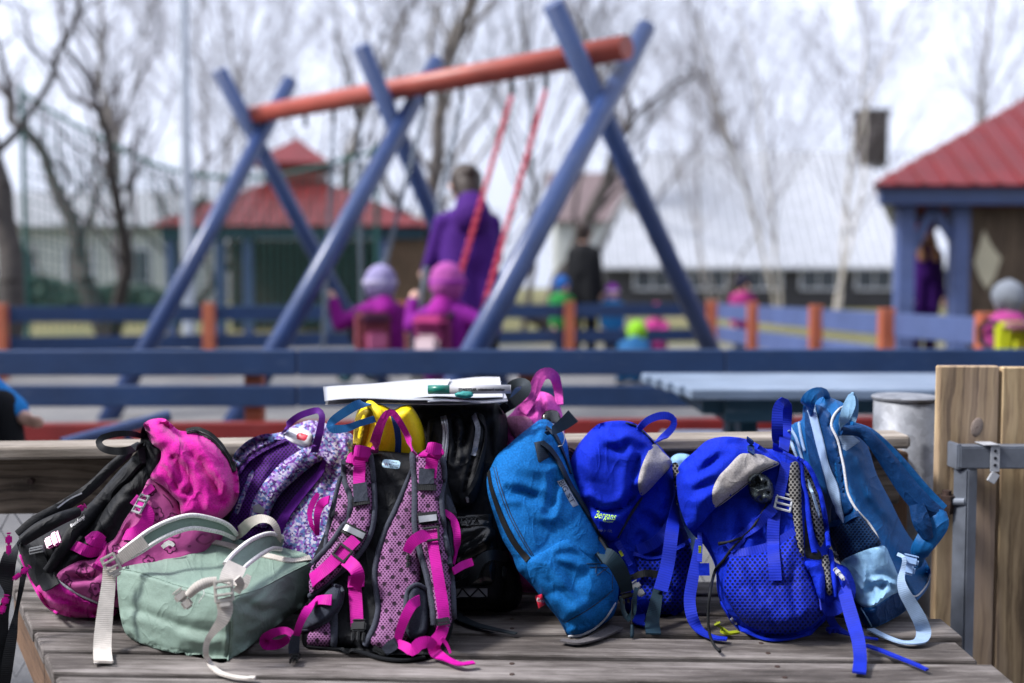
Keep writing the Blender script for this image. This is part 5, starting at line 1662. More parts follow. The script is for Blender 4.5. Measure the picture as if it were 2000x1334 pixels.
g.ribbon('trailing_strap', [(872, 1186), (895, 1206, 's'), (925, 1220, 's'), (965, 1230, 's'), (1008, 1239, 's')], [24, 24, 20, 15, 11], m('charcoal_web'), off=.004)
g.pillow('base_pad', [(940, 1110), (985, 1085), (1010, 1110), (1020, 1160), (1005, 1190), (960, 1195), (935, 1180)], m('black_cloth'), Y=2.2, t=.03, tb=.03, rim=20, wr=.006)
g.buckle('strap_slider', 985, 1118, 22, 16, 30, m('charcoal_web'), bars=1)

# ---- speckled purple bag
g = Bag('speckled_backpack', 'purple and white speckled backpack with purple mesh back panel leaning left', 520, 1140, 2.3)
g.pillow('body', [(425, 1035), (432, 985), (446, 925), (458, 888), (478, 866), (505, 852), (535, 847), (556, 842), (576, 830), (606, 821), (634, 826), (662, 838), (684, 846), (700, 866), (698, 900), (690, 950), (684, 1020), (676, 1100), (660, 1138), (560, 1142), (440, 1140), (420, 1090)], m('speckle'), ctrl=[(480, 880, 2.36), (680, 860, 2.33), (440, 1100, 2.24), (670, 1100, 2.22)], t=.045, tb=.05, rim=38, wr=.006,
         folds=[([(640, 832), (660, 856), (672, 880)], .012, 6), ([(668, 900), (650, 930), (640, 975)], .008, 10), ([(676, 850), (675, 880)], -.006, 6), ([(580, 832), (610, 826), (640, 834)], .008, 4)])
g.patch('back_panel', [(552, 856), (585, 876), (604, 884), (560, 950), (524, 1005), (520, 1045), (450, 1060), (428, 1030), (440, 985), (464, 930), (500, 880)], m('purple_mesh'), puff=.006, folds=[([(500, 905), (468, 985), (455, 1020)], .010, 10), ([(540, 890), (500, 960), (480, 1030)], -.005, 12)])
g.patch('side_mesh', [(634, 899), (622, 926), (590, 962), (556, 1010), (538, 1048), (520, 1040), (526, 1008), (545, 968), (575, 935), (605, 908)], m('purple_dark_mesh'), puff=.003, rim=8)
g.ribbon('edge_band', [(634, 900), (625, 924), (592, 962), (560, 1004), (540, 1040), (528, 1075)], [8, 14, 17, 18, 20, 22], m('purple'), off=.004)
g.patch('shoulder_strap', [(582, 882), (602, 873), (622, 885), (632, 897), (614, 906), (585, 930), (560, 952), (540, 976), (527, 1004), (520, 1030), (488, 1020), (492, 986), (510, 950), (545, 908)], m('speckle'), off=.010, puff=.016, rim=16, edge=.014)
g.patch('shoulder_strap', [(460, 912), (456, 890), (474, 868), (496, 854), (526, 847), (556, 857), (530, 868), (500, 884), (482, 897), (468, 918)], m('speckle'), off=.008, puff=.014, rim=14, edge=.012)
g.ribbon('strap_lining', [(560, 860), (530, 873), (500, 889), (483, 903), (468, 925)], 9, m('purple_mesh'), off=.006)
g.patch('reflective_tab', [(494, 988), (505, 984), (518, 994), (514, 1004), (494, 1000)], m('grey_plastic'), puff=.001, sharp=True)
g.ribbon('grab_handle', [(555, 846), (566, 826, 2.26), (585, 812, 2.24), (608, 804, 2.23), (622, 802, 2.22), (629, 812, 2.21), (626, 836, 2.20), (620, 862, 2.2), (614, 884)], [12, 13, 13, 13, 12, 12, 14, 15, 15], m('purple_web'), th=.0025)
lab = g.patch('name_tag', [(556, 852), (572, 836), (600, 840), (609, 848), (606, 868), (596, 873), (575, 866)], m('white_plastic'), off=.003, puff=.003, rim=5)
g.patch('tag_window', [(579, 851), (584, 845), (601, 850), (600, 861), (594, 863), (580, 858)], m('red_plastic'), off=.001, puff=.001, rim=3, parent=lab, edge=.002)

# ---- magenta and black hiking bag, left
g = Bag('magenta_backpack', 'magenta and black hiking backpack with drooping hood and flower print slumped at the bench end', 180, 1200, 2.2)
g.pillow('back_panel', [(290, 820), (277, 848), (268, 882), (236, 915), (205, 950), (178, 985), (122, 1010), (62, 1034), (35, 1060), (40, 1085), (50, 1112), (67, 1147), (86, 1178), (110, 1197), (142, 1206), (178, 1206), (240, 1198), (320, 1190), (390, 1130), (432, 1050), (462, 985), (466, 940), (445, 884), (405, 848), (346, 840), (316, 820)], m('black_cloth'),
         ctrl=[(290, 830, 2.28), (450, 900, 2.30), (60, 1080, 2.20), (140, 1200, 2.15), (380, 1140, 2.2)], t=.075, tb=.07, rim=55, wr=.006, folds=[([(250, 905), (190, 1010), (150, 1060)], .016, 14), ([(240, 960), (180, 1050), (110, 1130)], -.010, 12)])
g.patch('main_body', [(293, 934), (322, 945), (350, 978), (360, 1006), (400, 1016), (440, 1030), (405, 1100), (320, 1186), (200, 1182), (155, 1163), (112, 1134), (114, 1118), (155, 1095), (190, 1090), (207, 1064), (225, 1050), (242, 1018), (263, 986), (278, 960)], m('printed'), off=.003, puff=.014, rim=26, wr=.007, folds=[([(130, 1128), (170, 1130), (198, 1120)], .012, 7), ([(150, 1100), (185, 1118)], .006, 6), ([(262, 1010), (240, 1050), (222, 1080)], .008, 8)])
def flower(px, py, rad, a0, nm='printed_flower'):
    q = []
    for i_ in range(31):
        a_ = i_ / 30 * 2 * math.pi; rr = rad * (.72 + .34 * abs(math.cos(2.5 * (a_ + a0))))
        q.append((px + rr * math.cos(a_), py - rr * math.sin(a_) * 1.05))
    g.tube(nm, q, 1.5, m('print_ink'), off=-.0004, k=4, step=4)
    g.patch(nm + '_centre', [(px + 3.4 * math.cos(a_), py + 3.4 * math.sin(a_)) for a_ in np.arange(0, 6.2, .9)], m('print_ink'), off=.0006, puff=.0002, rim=2, step=3, reg=False, edge=.001)
for fx, fy, fr, fa in ((306, 1004, 13, .2), (262, 1062, 12, .9), (228, 1072, 9, 0), (160, 1114, 10, .5), (186, 1150, 12, .3), (132, 1138, 8, 1.1), (332, 1068, 12, .4), (290, 1096, 11, .8), (296, 958, 9, .1), (338, 1012, 10, .6)):
    flower(fx, fy, fr, fa)
for pts_ in ([(148, 1118), (160, 1128), (172, 1124)], [(186, 1166), (196, 1160), (198, 1172)], [(318, 966), (330, 978), (338, 992)], [(246, 1040), (258, 1046), (268, 1038)], [(128, 1120), (136, 1128), (132, 1142)]):
    g.tube('printed_vine', pts_, 1.6, m('print_ink'), off=-.0004, k=4)
g.patch('base_panel', [(75, 1143), (112, 1134), (155, 1163), (198, 1181), (230, 1190), (225, 1202), (178, 1206), (142, 1206), (110, 1197), (86, 1178), (70, 1152)], m('magenta'), off=.003, puff=.010, rim=20, folds=[([(85, 1155), (120, 1168), (165, 1185)], .010, 7), ([(110, 1192), (150, 1188), (200, 1196)], .008, 6)])
g.tube('white_piping', [(112, 1131), (132, 1148), (158, 1163), (198, 1180)], 2.6, m('white_piping'))
g.tube('edge_piping', [(40, 1084), (51, 1112), (68, 1147), (87, 1178), (112, 1198)], 3.0, m('magenta'))
hood = g.patch('hood', [(280, 829), (290, 821), (307, 817), (322, 818), (336, 829), (348, 840), (368, 842), (384, 838), (406, 846), (426, 861), (446, 884), (460, 908), (467, 942), (465, 972), (450, 998), (432, 1013), (408, 1013), (380, 1009), (356, 1008), (350, 982), (341, 973), (320, 951), (294, 933), (302, 915), (313, 898), (314, 880), (298, 868), (287, 848)], m('magenta'), off=.012, puff=.035, rim=26, wr=.003, edge=.02,
         folds=[([(322, 880), (350, 905), (372, 938), (362, 985)], 0.0115, 9), ([(362, 880), (392, 905), (420, 945), (425, 975)], 0.0130, 9), ([(345, 845), (366, 866), (372, 880)], 0.0086, 7), ([(340, 900), (352, 935), (345, 960)], 0.0086, 8), ([(395, 900), (440, 945), (455, 975)], -0.0086, 10), ([(312, 915), (330, 930), (356, 962), (374, 958)], 0.0086, 6), ([(420, 985), (440, 975), (452, 950)], 0.0086, 7), ([(400, 1005), (385, 975), (388, 950)], 0.0058, 8), ([(300, 905), (330, 918)], 0.0050, 5)])
g.ribbon('hood_zip', [(364, 843), (384, 840), (406, 849), (426, 866), (442, 889), (452, 908), (457, 922)], [12, 13, 14, 14, 14, 14, 12], m('black_web'), off=.002, parent=hood)
g.tube('zip_teeth', [(368, 842), (384, 841), (407, 851), (427, 868), (443, 891), (456, 920)], 1.6, m('black_plastic'), off=.005, parent=hood)
g.patch('hood_trim', [(280, 832), (288, 850), (299, 869), (313, 881), (312, 899), (302, 916), (292, 930), (284, 905), (278, 875), (274, 850)], m('black_cloth'), off=.004, puff=.008)
g.ribbon('grab_handle', [(280, 852), (255, 847, 2.16), (225, 848, 2.14), (200, 855, 2.12), (193, 864, 2.11), (200, 875, 2.10), (222, 881, 2.10), (252, 879, 2.11), (280, 870)], [9, 11, 12, 12, 12, 13, 15, 15, 14], m('black_web'), th=.003)
g.ribbon('shoulder_strap', [(272, 872), (244, 890, 2.15), (212, 918, 2.14), (190, 940, 2.13), (164, 962, 2.12), (118, 992, 2.10), (70, 1018, 2.08), (38, 1044, 2.07)], [16, 18, 20, 20, 22, 24, 24, 22], m('black_cloth'), th=.006, crown=.005)
g.ribbon('shoulder_strap', [(284, 888), (254, 922), (224, 955), (196, 985), (165, 1015), (138, 1045), (118, 1080), (98, 1115)], [40, 42, 38, 32, 30, 28, 24, 20], m('black_cloth'), th=.006, crown=.008, off=.004, reg=True)
g.ribbon('hip_belt', [(150, 1000, 2.09), (115, 1014, 2.06), (76, 1034, 2.05), (44, 1056, 2.04)], [20, 26, 28, 22], m('black_cloth'), th=.006, crown=.010)
g.ribbon('edge_trim', [(112, 992, 2.085), (135, 975, 2.10), (160, 963, 2.105)], 3, m('white_piping'), th=.002)
g.buckle('strap_slider', 275, 984, 27, 40, -24, m('grey_plastic'), bars=2)
g.ribbon('compression_strap', [(262, 975), (276, 986), (290, 1005), (280, 1030), (262, 1042), (244, 1045)], [20, 20, 24, 28, 26, 24], m('magenta_web'))
g.ribbon('compression_strap', [(282, 965), (300, 950)], [18, 14], m('magenta_web'))
g.ribbon('side_strap', [(205, 1065), (198, 1100), (190, 1112)], [18, 26, 24], m('magenta_dark'))
g.ribbon('strap_loop', [(203, 1062), (182, 1058), (174, 1050), (188, 1046), (200, 1056)], 18, m('magenta_web'), off=.008)
g.ribbon('strap_end', [(206, 1066), (180, 1078), (145, 1066)], [20, 22, 20], m('magenta_web'), off=.008)
g.clip('chest_buckle', 104, 1056, 36, 30, -60, m('magenta_plastic'), off=.012, prongs=False)
g.clip('strap_buckle', 152, 996, 12, 34, -60, m('magenta_plastic'), off=.010, prongs=False)
g.patch('label', [(132, 1022), (160, 1003), (176, 1010), (146, 1034)], m('black_web'), off=.003, puff=.001, sharp=True)
g.text('label_lettering', 'Basic', 139, 1030, 9, 34, m('white_plastic'), shear=.2)
g.text('label_lettering', 'fergi', 152, 1021, 10, 34, m('white_plastic'), shear=.3)
g.ribbon('strap_tail', [(76, 1076), (84, 1098), (80, 1125), (98, 1140), (112, 1130)], [20, 26, 30, 34, 24], m('black_web'), off=.006)
g.buckle('ladder_lock', 72, 1074, 40, 14, 10, m('grey_plastic'), bars=1, off=.012)
g.ribbon('dangling_strap', [(40, 1060), (20, 1085, 2.03), (12, 1125, 2.01), (16, 1160, 2.00), (4, 1205, 1.99), (0, 1290, 1.98), (-4, 1345, 1.97)], [16, 26, 30, 14, 24, 30, 30], m('black_web'), th=.004)
g.ribbon('dangling_strap', [(48, 1108, 2.04), (42, 1145, 2.02), (32, 1195, 2.01), (24, 1240, 1.99), (14, 1300, 1.97), (8, 1345, 1.96)], [12, 10, 8, 18, 22, 20], m('black_web'), th=.003)
g.clip('dangling_buckle', 17, 1062, 12, 44, 4, m('magenta_plastic'), Y=2.01, prongs=False)
g.clip('dangling_buckle', 42, 1119, 12, 40, -48, m('magenta_plastic'), Y=2.0, prongs=False)
g.clip('dangling_buckle', 8, 1180, 14, 38, -8, m('magenta_plastic'), Y=1.97, prongs=False)

# ---- pink, grey and black bag, centre
g = Bag('pink_strapped_backpack', 'black backpack standing with its pink dotted mesh back and magenta straps outward', 745, 1285, 1.95)
BY = [(735, 882, 2.16), (865, 890, 2.16), (600, 1262, 1.98), (870, 1260, 1.96), (740, 1288, 1.93)]
g.pillow('body', [(688, 886), (735, 880), (800, 885), (845, 882), (868, 896), (874, 940), (886, 985), (893, 1015), (893, 1065), (884, 1115), (888, 1180), (883, 1232), (866, 1270), (836, 1287), (790, 1293), (740, 1286), (690, 1272), (640, 1269), (595, 1263), (590, 1240), (600, 1200), (606, 1150), (610, 1096), (626, 1058), (642, 1020), (660, 960), (674, 912)], m('black_cloth'), ctrl=BY, t=.03, tb=.12, rim=32, wr=.003)
g.patch('side_pocket', [(872, 965), (886, 985), (894, 1015), (894, 1060), (880, 1090), (872, 1030)], m('grey_cloth'), puff=.006)
g.patch('mesh_panel', [(806, 918), (792, 955), (774, 1000), (756, 1037), (741, 1087), (736, 1125), (740, 1162), (743, 1190), (736, 1225), (722, 1254), (748, 1270), (775, 1262), (800, 1240), (820, 1150), (818, 1060), (815, 980), (814, 930)], m('pink_mesh'), off=.003, puff=.014, rim=22)
g.patch('mesh_panel', [(668, 940), (688, 965), (690, 1000), (672, 1040), (646, 1064), (640, 1050), (652, 1010)], m('pink_mesh'), off=.003, puff=.008, rim=14)
g.patch('mesh_panel', [(604, 1236), (640, 1212), (648, 1225), (646, 1262), (602, 1260)], m('pink_mesh'), off=.003, puff=.006, rim=10)
g.ribbon('panel_binding', [(806, 914), (790, 955), (771, 1000), (753, 1037), (737, 1087), (732, 1125), (736, 1162), (739, 1190), (731, 1225), (714, 1260)], [7, 10, 11, 11, 11, 11, 11, 11, 12, 14], m('grey_piping'), th=.003, crown=.003)
g.ribbon('panel_binding', [(666, 930), (652, 985), (642, 1030), (636, 1070)], 8, m('grey_piping'), th=.003, crown=.002)
g.ribbon('panel_binding', [(652, 1195), (653, 1230), (651, 1266)], 15, m('grey_piping'), th=.003, crown=.002)
# shoulder straps
sl = g.patch('shoulder_strap', [(682, 892), (722, 890), (728, 945), (730, 1000), (724, 1040), (705, 1075), (672, 1110), (625, 1150), (606, 1162), (608, 1108), (650, 1060), (670, 1030), (685, 1000), (685, 970), (673, 935), (673, 905)], m('pink_mesh'), off=.012, puff=.014, rim=14, edge=.018, sm=6)
g.ribbon('strap_binding', [(674, 902), (674, 936), (686, 970), (685, 1000), (670, 1030), (650, 1060), (608, 1106)], 11, m('grey_piping'), th=.004, crown=.003, off=.003)
g.ribbon('strap_binding', [(722, 888), (728, 945), (729, 1000), (722, 1040), (703, 1076), (672, 1110), (630, 1148), (608, 1164)], 12, m('grey_piping'), th=.004, crown=.003, off=.003)
sr = g.patch('shoulder_strap', [(806, 892), (862, 894), (866, 932), (860, 970), (864, 1020), (868, 1050), (876, 1100), (882, 1150), (884, 1205), (868, 1240), (848, 1222), (844, 1175), (835, 1125), (820, 1075), (810, 1025), (811, 970), (811, 932)], m('pink_mesh'), off=.012, puff=.014, rim=14, edge=.018, sm=6)
g.ribbon('strap_binding', [(806, 888), (811, 932), (812, 970), (812, 1025), (822, 1075), (836, 1125), (845, 1175), (849, 1220)], [12, 12, 12, 12, 15, 15, 14, 12], m('grey_piping'), th=.004, crown=.003, off=.003)
g.ribbon('strap_binding', [(863, 896), (866, 932), (860, 975), (864, 1020), (868, 1050), (876, 1100), (882, 1150), (884, 1205)], 12, m('grey_piping'), th=.004, crown=.003, off=.003)
# left strap hardware
def knot(px, py, w, h):
    k = None
    for dx, dy, a, ww in ((-.30, .10, 20, .75), (.26, -.05, -35, .8), (.0, .22, 60, .7), (.05, -.2, -8, .8)):
        ca, sa = math.cos(R(a)), math.sin(R(a))
        l = w * .52
        x, y = px + dx * w * .6, py + dy * h
        g.ribbon('strap_knot', [(x - ca * l * .6, y + sa * l * .6), (x, y, (g.hit(x, y)[0] - .013) / K), (x + ca * l * .6, y - sa * l * .6)], [h * .5, h * .62, h * .5], m('magenta_web'), th=.0025, off=.005, reg=True)
knot(703, 889, 52, 38)
g.ribbon('load_webbing', [(704, 900), (702, 920), (702, 946)], [20, 24, 24], m('magenta_web'), off=.004)
g.ribbon('load_tab', [(703, 944), (704, 962), (705, 980)], 28, m('grey_cloth'), off=.005)
g.ribbon('load_tab_end', [(690, 982), (722, 978)], 14, m('black_web'), off=.004)
g.ribbon('reflective_band', [(672, 1030), (712, 1050)], [22, 22], m('black_web'), off=.003)
g.ribbon('reflective_tape', [(674, 1030), (711, 1048)], 12, m('reflective'), off=.007)
g.ribbon('webbing', [(696, 1052), (668, 1080), (640, 1108), (609, 1134)], [24, 26, 27, 30], m('magenta_web'), off=.004)
g.buckle('slider', 669, 1080, 34, 30, -38, m('black_plastic'), off=.010, bars=0)
g.ribbon('webbing', [(676, 1094), (692, 1108, 1.955), (699, 1124, 1.95), (694, 1150), (696, 1185), (698, 1222)], [26, 26, 26, 26, 26, 26], m('magenta_web'), off=.006)
g.ribbon('keeper', [(680, 1137), (712, 1135)], 24, m('magenta_web'), off=.012)
g.clip('buckle', 700, 1232, 30, 46, 0, m('black_plastic'), off=.010)
# right strap hardware
knot(846, 884, 44, 40)
g.ribbon('load_webbing', [(846, 896), (842, 914), (840, 934)], [22, 24, 24], m('magenta_web'), off=.004)
g.ribbon('load_tab', [(834, 916), (833, 932), (833, 946)], 30, m('grey_cloth'), off=.005)
g.ribbon('load_tab_end', [(816, 951), (852, 953)], 13, m('black_web'), off=.004)
g.ribbon('reflective_band', [(816, 1014), (855, 1010)], 24, m('black_web'), off=.003)
g.ribbon('reflective_tape', [(818, 1015), (853, 1011)], 13, m('reflective'), off=.007)
g.ribbon('webbing', [(842, 1036), (845, 1060), (853, 1110), (861, 1160), (866, 1200), (866, 1222)], [26, 22, 22, 23, 24, 24], m('magenta_web'), off=.004)
g.buckle('slider', 842, 1043, 34, 30, 6, m('black_plastic'), off=.011, bars=0)
g.ribbon('webbing_end', [(836, 1044), (818, 1050, 1.985), (803, 1062, 1.98), (795, 1078, 1.98)], [24, 24, 22, 18], m('magenta_web'), off=.006)
g.clip('chest_clip', 797, 1095, 9, 34, 0, m('black_plastic'), prongs=False)
g.buckle('ladder_lock', 865, 1214, 30, 14, 14, m('black_plastic'), off=.012)
g.ribbon('webbing_tail', [(866, 1222), (860, 1240, 1.90), (848, 1258, 1.89), (852, 1276, 1.89), (872, 1288, 's'), (898, 1298, 's'), (926, 1295, 's')], [24, 24, 26, 24, 18, 16, 15], m('magenta_web'), off=.006)
g.ribbon('webbing_loop', [(848, 1262, 1.885), (836, 1254, 1.88), (818, 1258, 1.875), (806, 1270, 1.87), (790, 1262, 1.885), (776, 1256, 1.90)], [18, 22, 24, 22, 18, 16], m('magenta_web'), th=.003)
g.ribbon('webbing_tail', [(862, 1246, 1.885), (872, 1258, 1.885), (880, 1276, 1.88)], [8, 7, 5], m('magenta_web'))
# hip belt
hp = g.patch('hip_pad', [(588, 1230), (606, 1196), (632, 1162), (652, 1144), (668, 1152), (668, 1172), (660, 1192), (640, 1212), (612, 1226)], m('grey_cloth'), off=.014, puff=.014, rim=14, edge=.02)
g.ribbon('pad_binding', [(652, 1144), (667, 1150), (669, 1170), (660, 1193), (640, 1213), (610, 1228), (590, 1232)], 7, m('grey_piping'), th=.003, crown=.002)
g.ribbon('hip_webbing', [(648, 1172), (620, 1174), (600, 1192, 1.90), (586, 1218, 1.89), (578, 1244, 1.90)], [22, 20, 17, 15, 14], m('magenta_web'), off=.006)
g.ribbon('strap_sleeve', [(578, 1240, 1.90), (574, 1262, 1.90), (574, 1274, 1.90)], [16, 22, 20], m('grey_cloth'), th=.005)
g.ribbon('hip_webbing', [(577, 1244, 1.905), (560, 1232, 1.92), (535, 1236, 1.93), (517, 1248, 1.94), (520, 1258, 1.945), (545, 1258, 1.94), (566, 1246, 1.93)], [12, 14, 17, 20, 22, 18, 14], m('magenta_web'))
g.clip('hip_buckle', 576, 1286, 18, 40, -42, m('black_plastic'), Y='s', off=.010)
g.patch('hip_pad', [(797, 1152), (815, 1142), (832, 1150), (838, 1200), (832, 1238), (802, 1248), (790, 1214)], m('grey_cloth'), off=.010, puff=.012, rim=14, edge=.016)
g.ribbon('pad_binding', [(792, 1212), (797, 1156), (814, 1143), (832, 1152)], 8, m('grey_piping'), th=.003, crown=.002)
g.ribbon('hip_webbing', [(818, 1172), (806, 1180, 1.91), (792, 1204, 1.90), (782, 1230, 1.90), (776, 1252, 1.90)], [20, 21, 20, 18, 16], m('magenta_web'), off=.006)
g.ribbon('strap_sleeve', [(776, 1254, 1.895), (764, 1262, 1.90), (752, 1272, 1.90)], [22, 22, 18], m('grey_cloth'), th=.005)
g.buckle('strap_slider', 742, 1272, 30, 12, -30, m('black_plastic'), off=.010)
g.ribbon('side_strap', [(868, 998), (884, 1014), (892, 1040), (892, 1064), (885, 1102)], [8, 15, 15, 14, 8], m('magenta_web'), off=.006)
g.ribbon('side_strap', [(884, 1116), (904, 1104, 2.02), (923, 1097, 2.03)], [14, 16, 15], m('magenta_web'), off=.006)
g.ribbon('side_loop', [(644, 976), (628, 984, 2.06), (620, 1004, 2.05), (619, 1030, 2.05), (620, 1044, 2.06)], [16, 18, 14, 10, 8], m('magenta_web'), th=.0025)
g.ribbon('side_loop', [(621, 964, 2.09), (612, 980, 2.08), (605, 1000, 2.07), (608, 1024, 2.06), (618, 1042, 2.06)], [8, 12, 10, 8, 7], m('magenta_web'), th=.0025)
g.ribbon('haul_loop', [(729, 886), (734, 858, 2.09), (744, 828, 2.08), (756, 808, 2.08), (768, 807, 2.08), (782, 826, 2.08), (796, 852, 2.09), (811, 884)], [20, 20, 17, 14, 13, 12, 12, 14], m('magenta_dark'), th=.003)
st = g.patch('sticker', [(748, 899), (752, 897), (779, 900), (782, 903), (780, 914), (777, 916), (750, 913), (746, 910)], plain('pale_blue_sticker', (.42, .62, .78), .35), off=.001, puff=.0006, rim=2, edge=.002, step=3)
for tx, x, y, s_, w_ in (('Oliver', 764, 904, 4, 12), ('Bergensen', 760, 908.5, 5, 19), ('4747 7086', 761, 913, 5, 16)):
    g.text('sticker_lettering', tx, x, y, s_, -4, m('ink'), off=.0008, parent=st, width=w_)
g.text('sticker_emblem', 'W', 750, 910, 10, -4, plain('maroon_ink', (.16, .01, .05), .5), off=.0008, parent=st, width=8)
g.ribbon('bottom_binding', [(600, 1264), (650, 1268), (700, 1274), (745, 1287), (790, 1291), (830, 1285)], 9, m('black_web'), th=.003)

# ---- denim blue bag
g = Bag('denim_blue_backpack', 'denim blue cloth backpack leaning to the right with a dark side strap', 1130, 1240, 2.06)
g.pillow('body', [(1040, 830), (1052, 821), (1066, 819), (1078, 826), (1094, 838), (1107, 862), (1113, 900), (1124, 930), (1150, 985), (1170, 1032), (1192, 1082), (1208, 1145), (1206, 1176), (1198, 1202), (1180, 1218), (1156, 1235), (1130, 1245), (1110, 1243), (1100, 1226), (1088, 1206), (1068, 1182), (1040, 1145), (1012, 1115), (1000, 1085), (982, 1055), (966, 1010), (953, 965), (951, 932), (960, 910), (972, 888), (992, 870), (1014, 850)], m('denim'), ctrl=[(1060, 830, 2.22), (960, 930, 2.16), (1120, 920, 2.26), (1110, 1240, 2.03), (1205, 1170, 2.10)], t=.075, tb=.07, rim=60, wr=.007, step=4.5,
         folds=[([(995, 960), (1020, 962), (1058, 975)], .012, 9), ([(1085, 930), (1080, 970), (1072, 1000)], .014, 8), ([(1040, 1000), (1070, 1010), (1100, 1000)], -.007, 12), ([(1075, 1085), (1110, 1080), (1140, 1092)], .008, 7), ([(1010, 900), (1050, 920), (1100, 915)], -.006, 14), ([(1060, 1130), (1100, 1150), (1130, 1190)], -.007, 12), ([(1100, 1100), (1125, 1150), (1150, 1180)], .007, 12), ([(1048, 832), (1042, 860)], .008, 6)])
g.patch('front_pocket', [(1030, 1098), (1062, 1076), (1106, 1054), (1130, 1072), (1165, 1102), (1192, 1132), (1196, 1153), (1170, 1172), (1105, 1214), (1088, 1202), (1064, 1172), (1040, 1140)], m('denim'), off=.0015, puff=.010, rim=22, wr=.006, folds=[([(1060, 1120), (1100, 1160), (1130, 1190)], .010, 10), ([(1090, 1080), (1130, 1110)], -.006, 9)])
g.ribbon('zip', [(955, 922), (961, 955), (980, 1010), (1004, 1058), (1032, 1094)], [9, 13, 14, 14, 13], m('black_web'), off=.002)
for d_ in (10, 15):
    g.tube('stitching', [(955 + d_ * .9, 912), (963 + d_, 950), (982 + d_, 1003), (1006 + d_, 1050), (1030 + d_ * .8, 1086)], .9, m('navy_stitch'), off=.0005, k=5)
g.tube('stitching', [(1104, 1216), (1140, 1196), (1172, 1174), (1198, 1152)], 1.0, m('navy_stitch'), off=.0005, k=5)
for a, b in (((1146, 1101), (1192, 1101)), ((1152, 1108), (1190, 1108)), ((1164, 1101), (1164, 1120)), ((1166, 1124), (1190, 1106)), ((1172, 1106), (1192, 1122)), ((1196, 1112), (1196, 1150))):
    g.tube('stitching', [a, b], .9, m('navy_stitch'), off=.0005, k=5)
g.tube('white_piping', [(1110, 1243), (1132, 1241), (1158, 1229), (1180, 1210), (1193, 1192), (1202, 1178)], [2, 3, 3, 3, 3, 2], m('white_piping'))
g.ribbon('edge_strap', [(1058, 866), (1074, 880), (1092, 906), (1110, 944), (1132, 978), (1152, 1012), (1172, 1048), (1190, 1080)], [12, 13, 13, 13, 12, 12, 12, 12], m('navy_web'), off=.005, th=.004)
g.patch('corner_tab', [(1043, 864), (1062, 860), (1074, 892), (1052, 905)], m('navy_web'), off=.002, puff=.002, sharp=True, step=4)
g.ribbon('top_webbing', [(1066, 836), (1082, 848), (1098, 880), (1114, 925)], [14, 12, 10, 8], m('navy_web'), off=.003)
g.patch('woven_label', [(1088, 940), (1101, 936), (1130, 986), (1117, 992)], plain('grey_woven_label', (.22, .26, .33), .6), off=.002, puff=.001, sharp=True, step=4)
g.text('label_lettering', 'BIG', 1091, 942, 15, -60, m('navy_stitch'), width=22)
g.text('label_lettering', 'ST', 1106, 967, 13, -60, m('navy_stitch'), width=20)
g.ribbon('grab_tab', [(1066, 848), (1086, 838, 2.10), (1106, 824, 2.07), (1120, 812, 2.06)], [8, 18, 25, 29], m('navy_web'), th=.003)
g.tube('wire_loop', [(1080, 828), (1096, 836, 2.13), (1103, 856, 2.12), (1098, 870, 2.12), (1090, 872, 2.12)], .8, m('white_piping'), k=5)
rt = g.patch('red_tag', [(1045, 1164), (1058, 1160), (1067, 1180), (1052, 1188)], m('red_plastic'), off=.004, puff=.001, sharp=True, step=4)
g.text('tag_lettering', 'Em', 1048, 1174, 10, -14, m('white_piping'), off=.001, parent=rt, width=14)
g.ribbon('shoulder_webbing', [(1168, 1092), (1184, 1085, 2.0), (1202, 1100, 1.99), (1216, 1126, 2.0), (1224, 1152, 2.03)], [22, 30, 32, 30, 24], m('teal_web'), th=.003)
g.ribbon('base_flap', [(1096, 1252, 's'), (1128, 1256, 's'), (1165, 1246, 's'), (1205, 1226, 's')], [14, 18, 24, 30], fabric('grey_felt', (.16, .15, .16)), th=.003)
g.clip('strap_buckle', 1246, 1150, 18, 34, 35, m('grey_plastic'), Y=2.06, prongs=False)
g.clip('strap_buckle', 1226, 1168, 26, 26, 15, m('black_plastic'), Y=2.04)
g.ribbon('strap_loop', [(1214, 1165, 2.06), (1218, 1195, 2.04), (1228, 1208, 2.03), (1237, 1196, 2.02), (1240, 1165, 2.03), (1243, 1150, 2.05)], [10, 9, 12, 11, 9, 8], m('teal_web'), th=.003)
g.ribbon('hanging_strap', [(1286, 1148, 2.10), (1280, 1180, 2.07), (1274, 1215, 2.05), (1276, 1240, 's')], [18, 24, 28, 30], m('teal_web'), th=.003)
g.tube('cord', [(1234, 1170, 2.02), (1234, 1205, 2.015), (1234, 1222, 2.01)], 1.2, m('black_web'))
g.tube('cord_stopper', [(1234, 1220, 2.01), (1235, 1234, 2.005), (1234, 1246, 2.0)], [2.5, 4.4, 3.2], m('teal_web'))
g.tube('side_cord', [(1170, 1050), (1186, 1075, 2.04), (1200, 1110, 2.05), (1235, 1130, 2.08)], 3, m('black_web'))

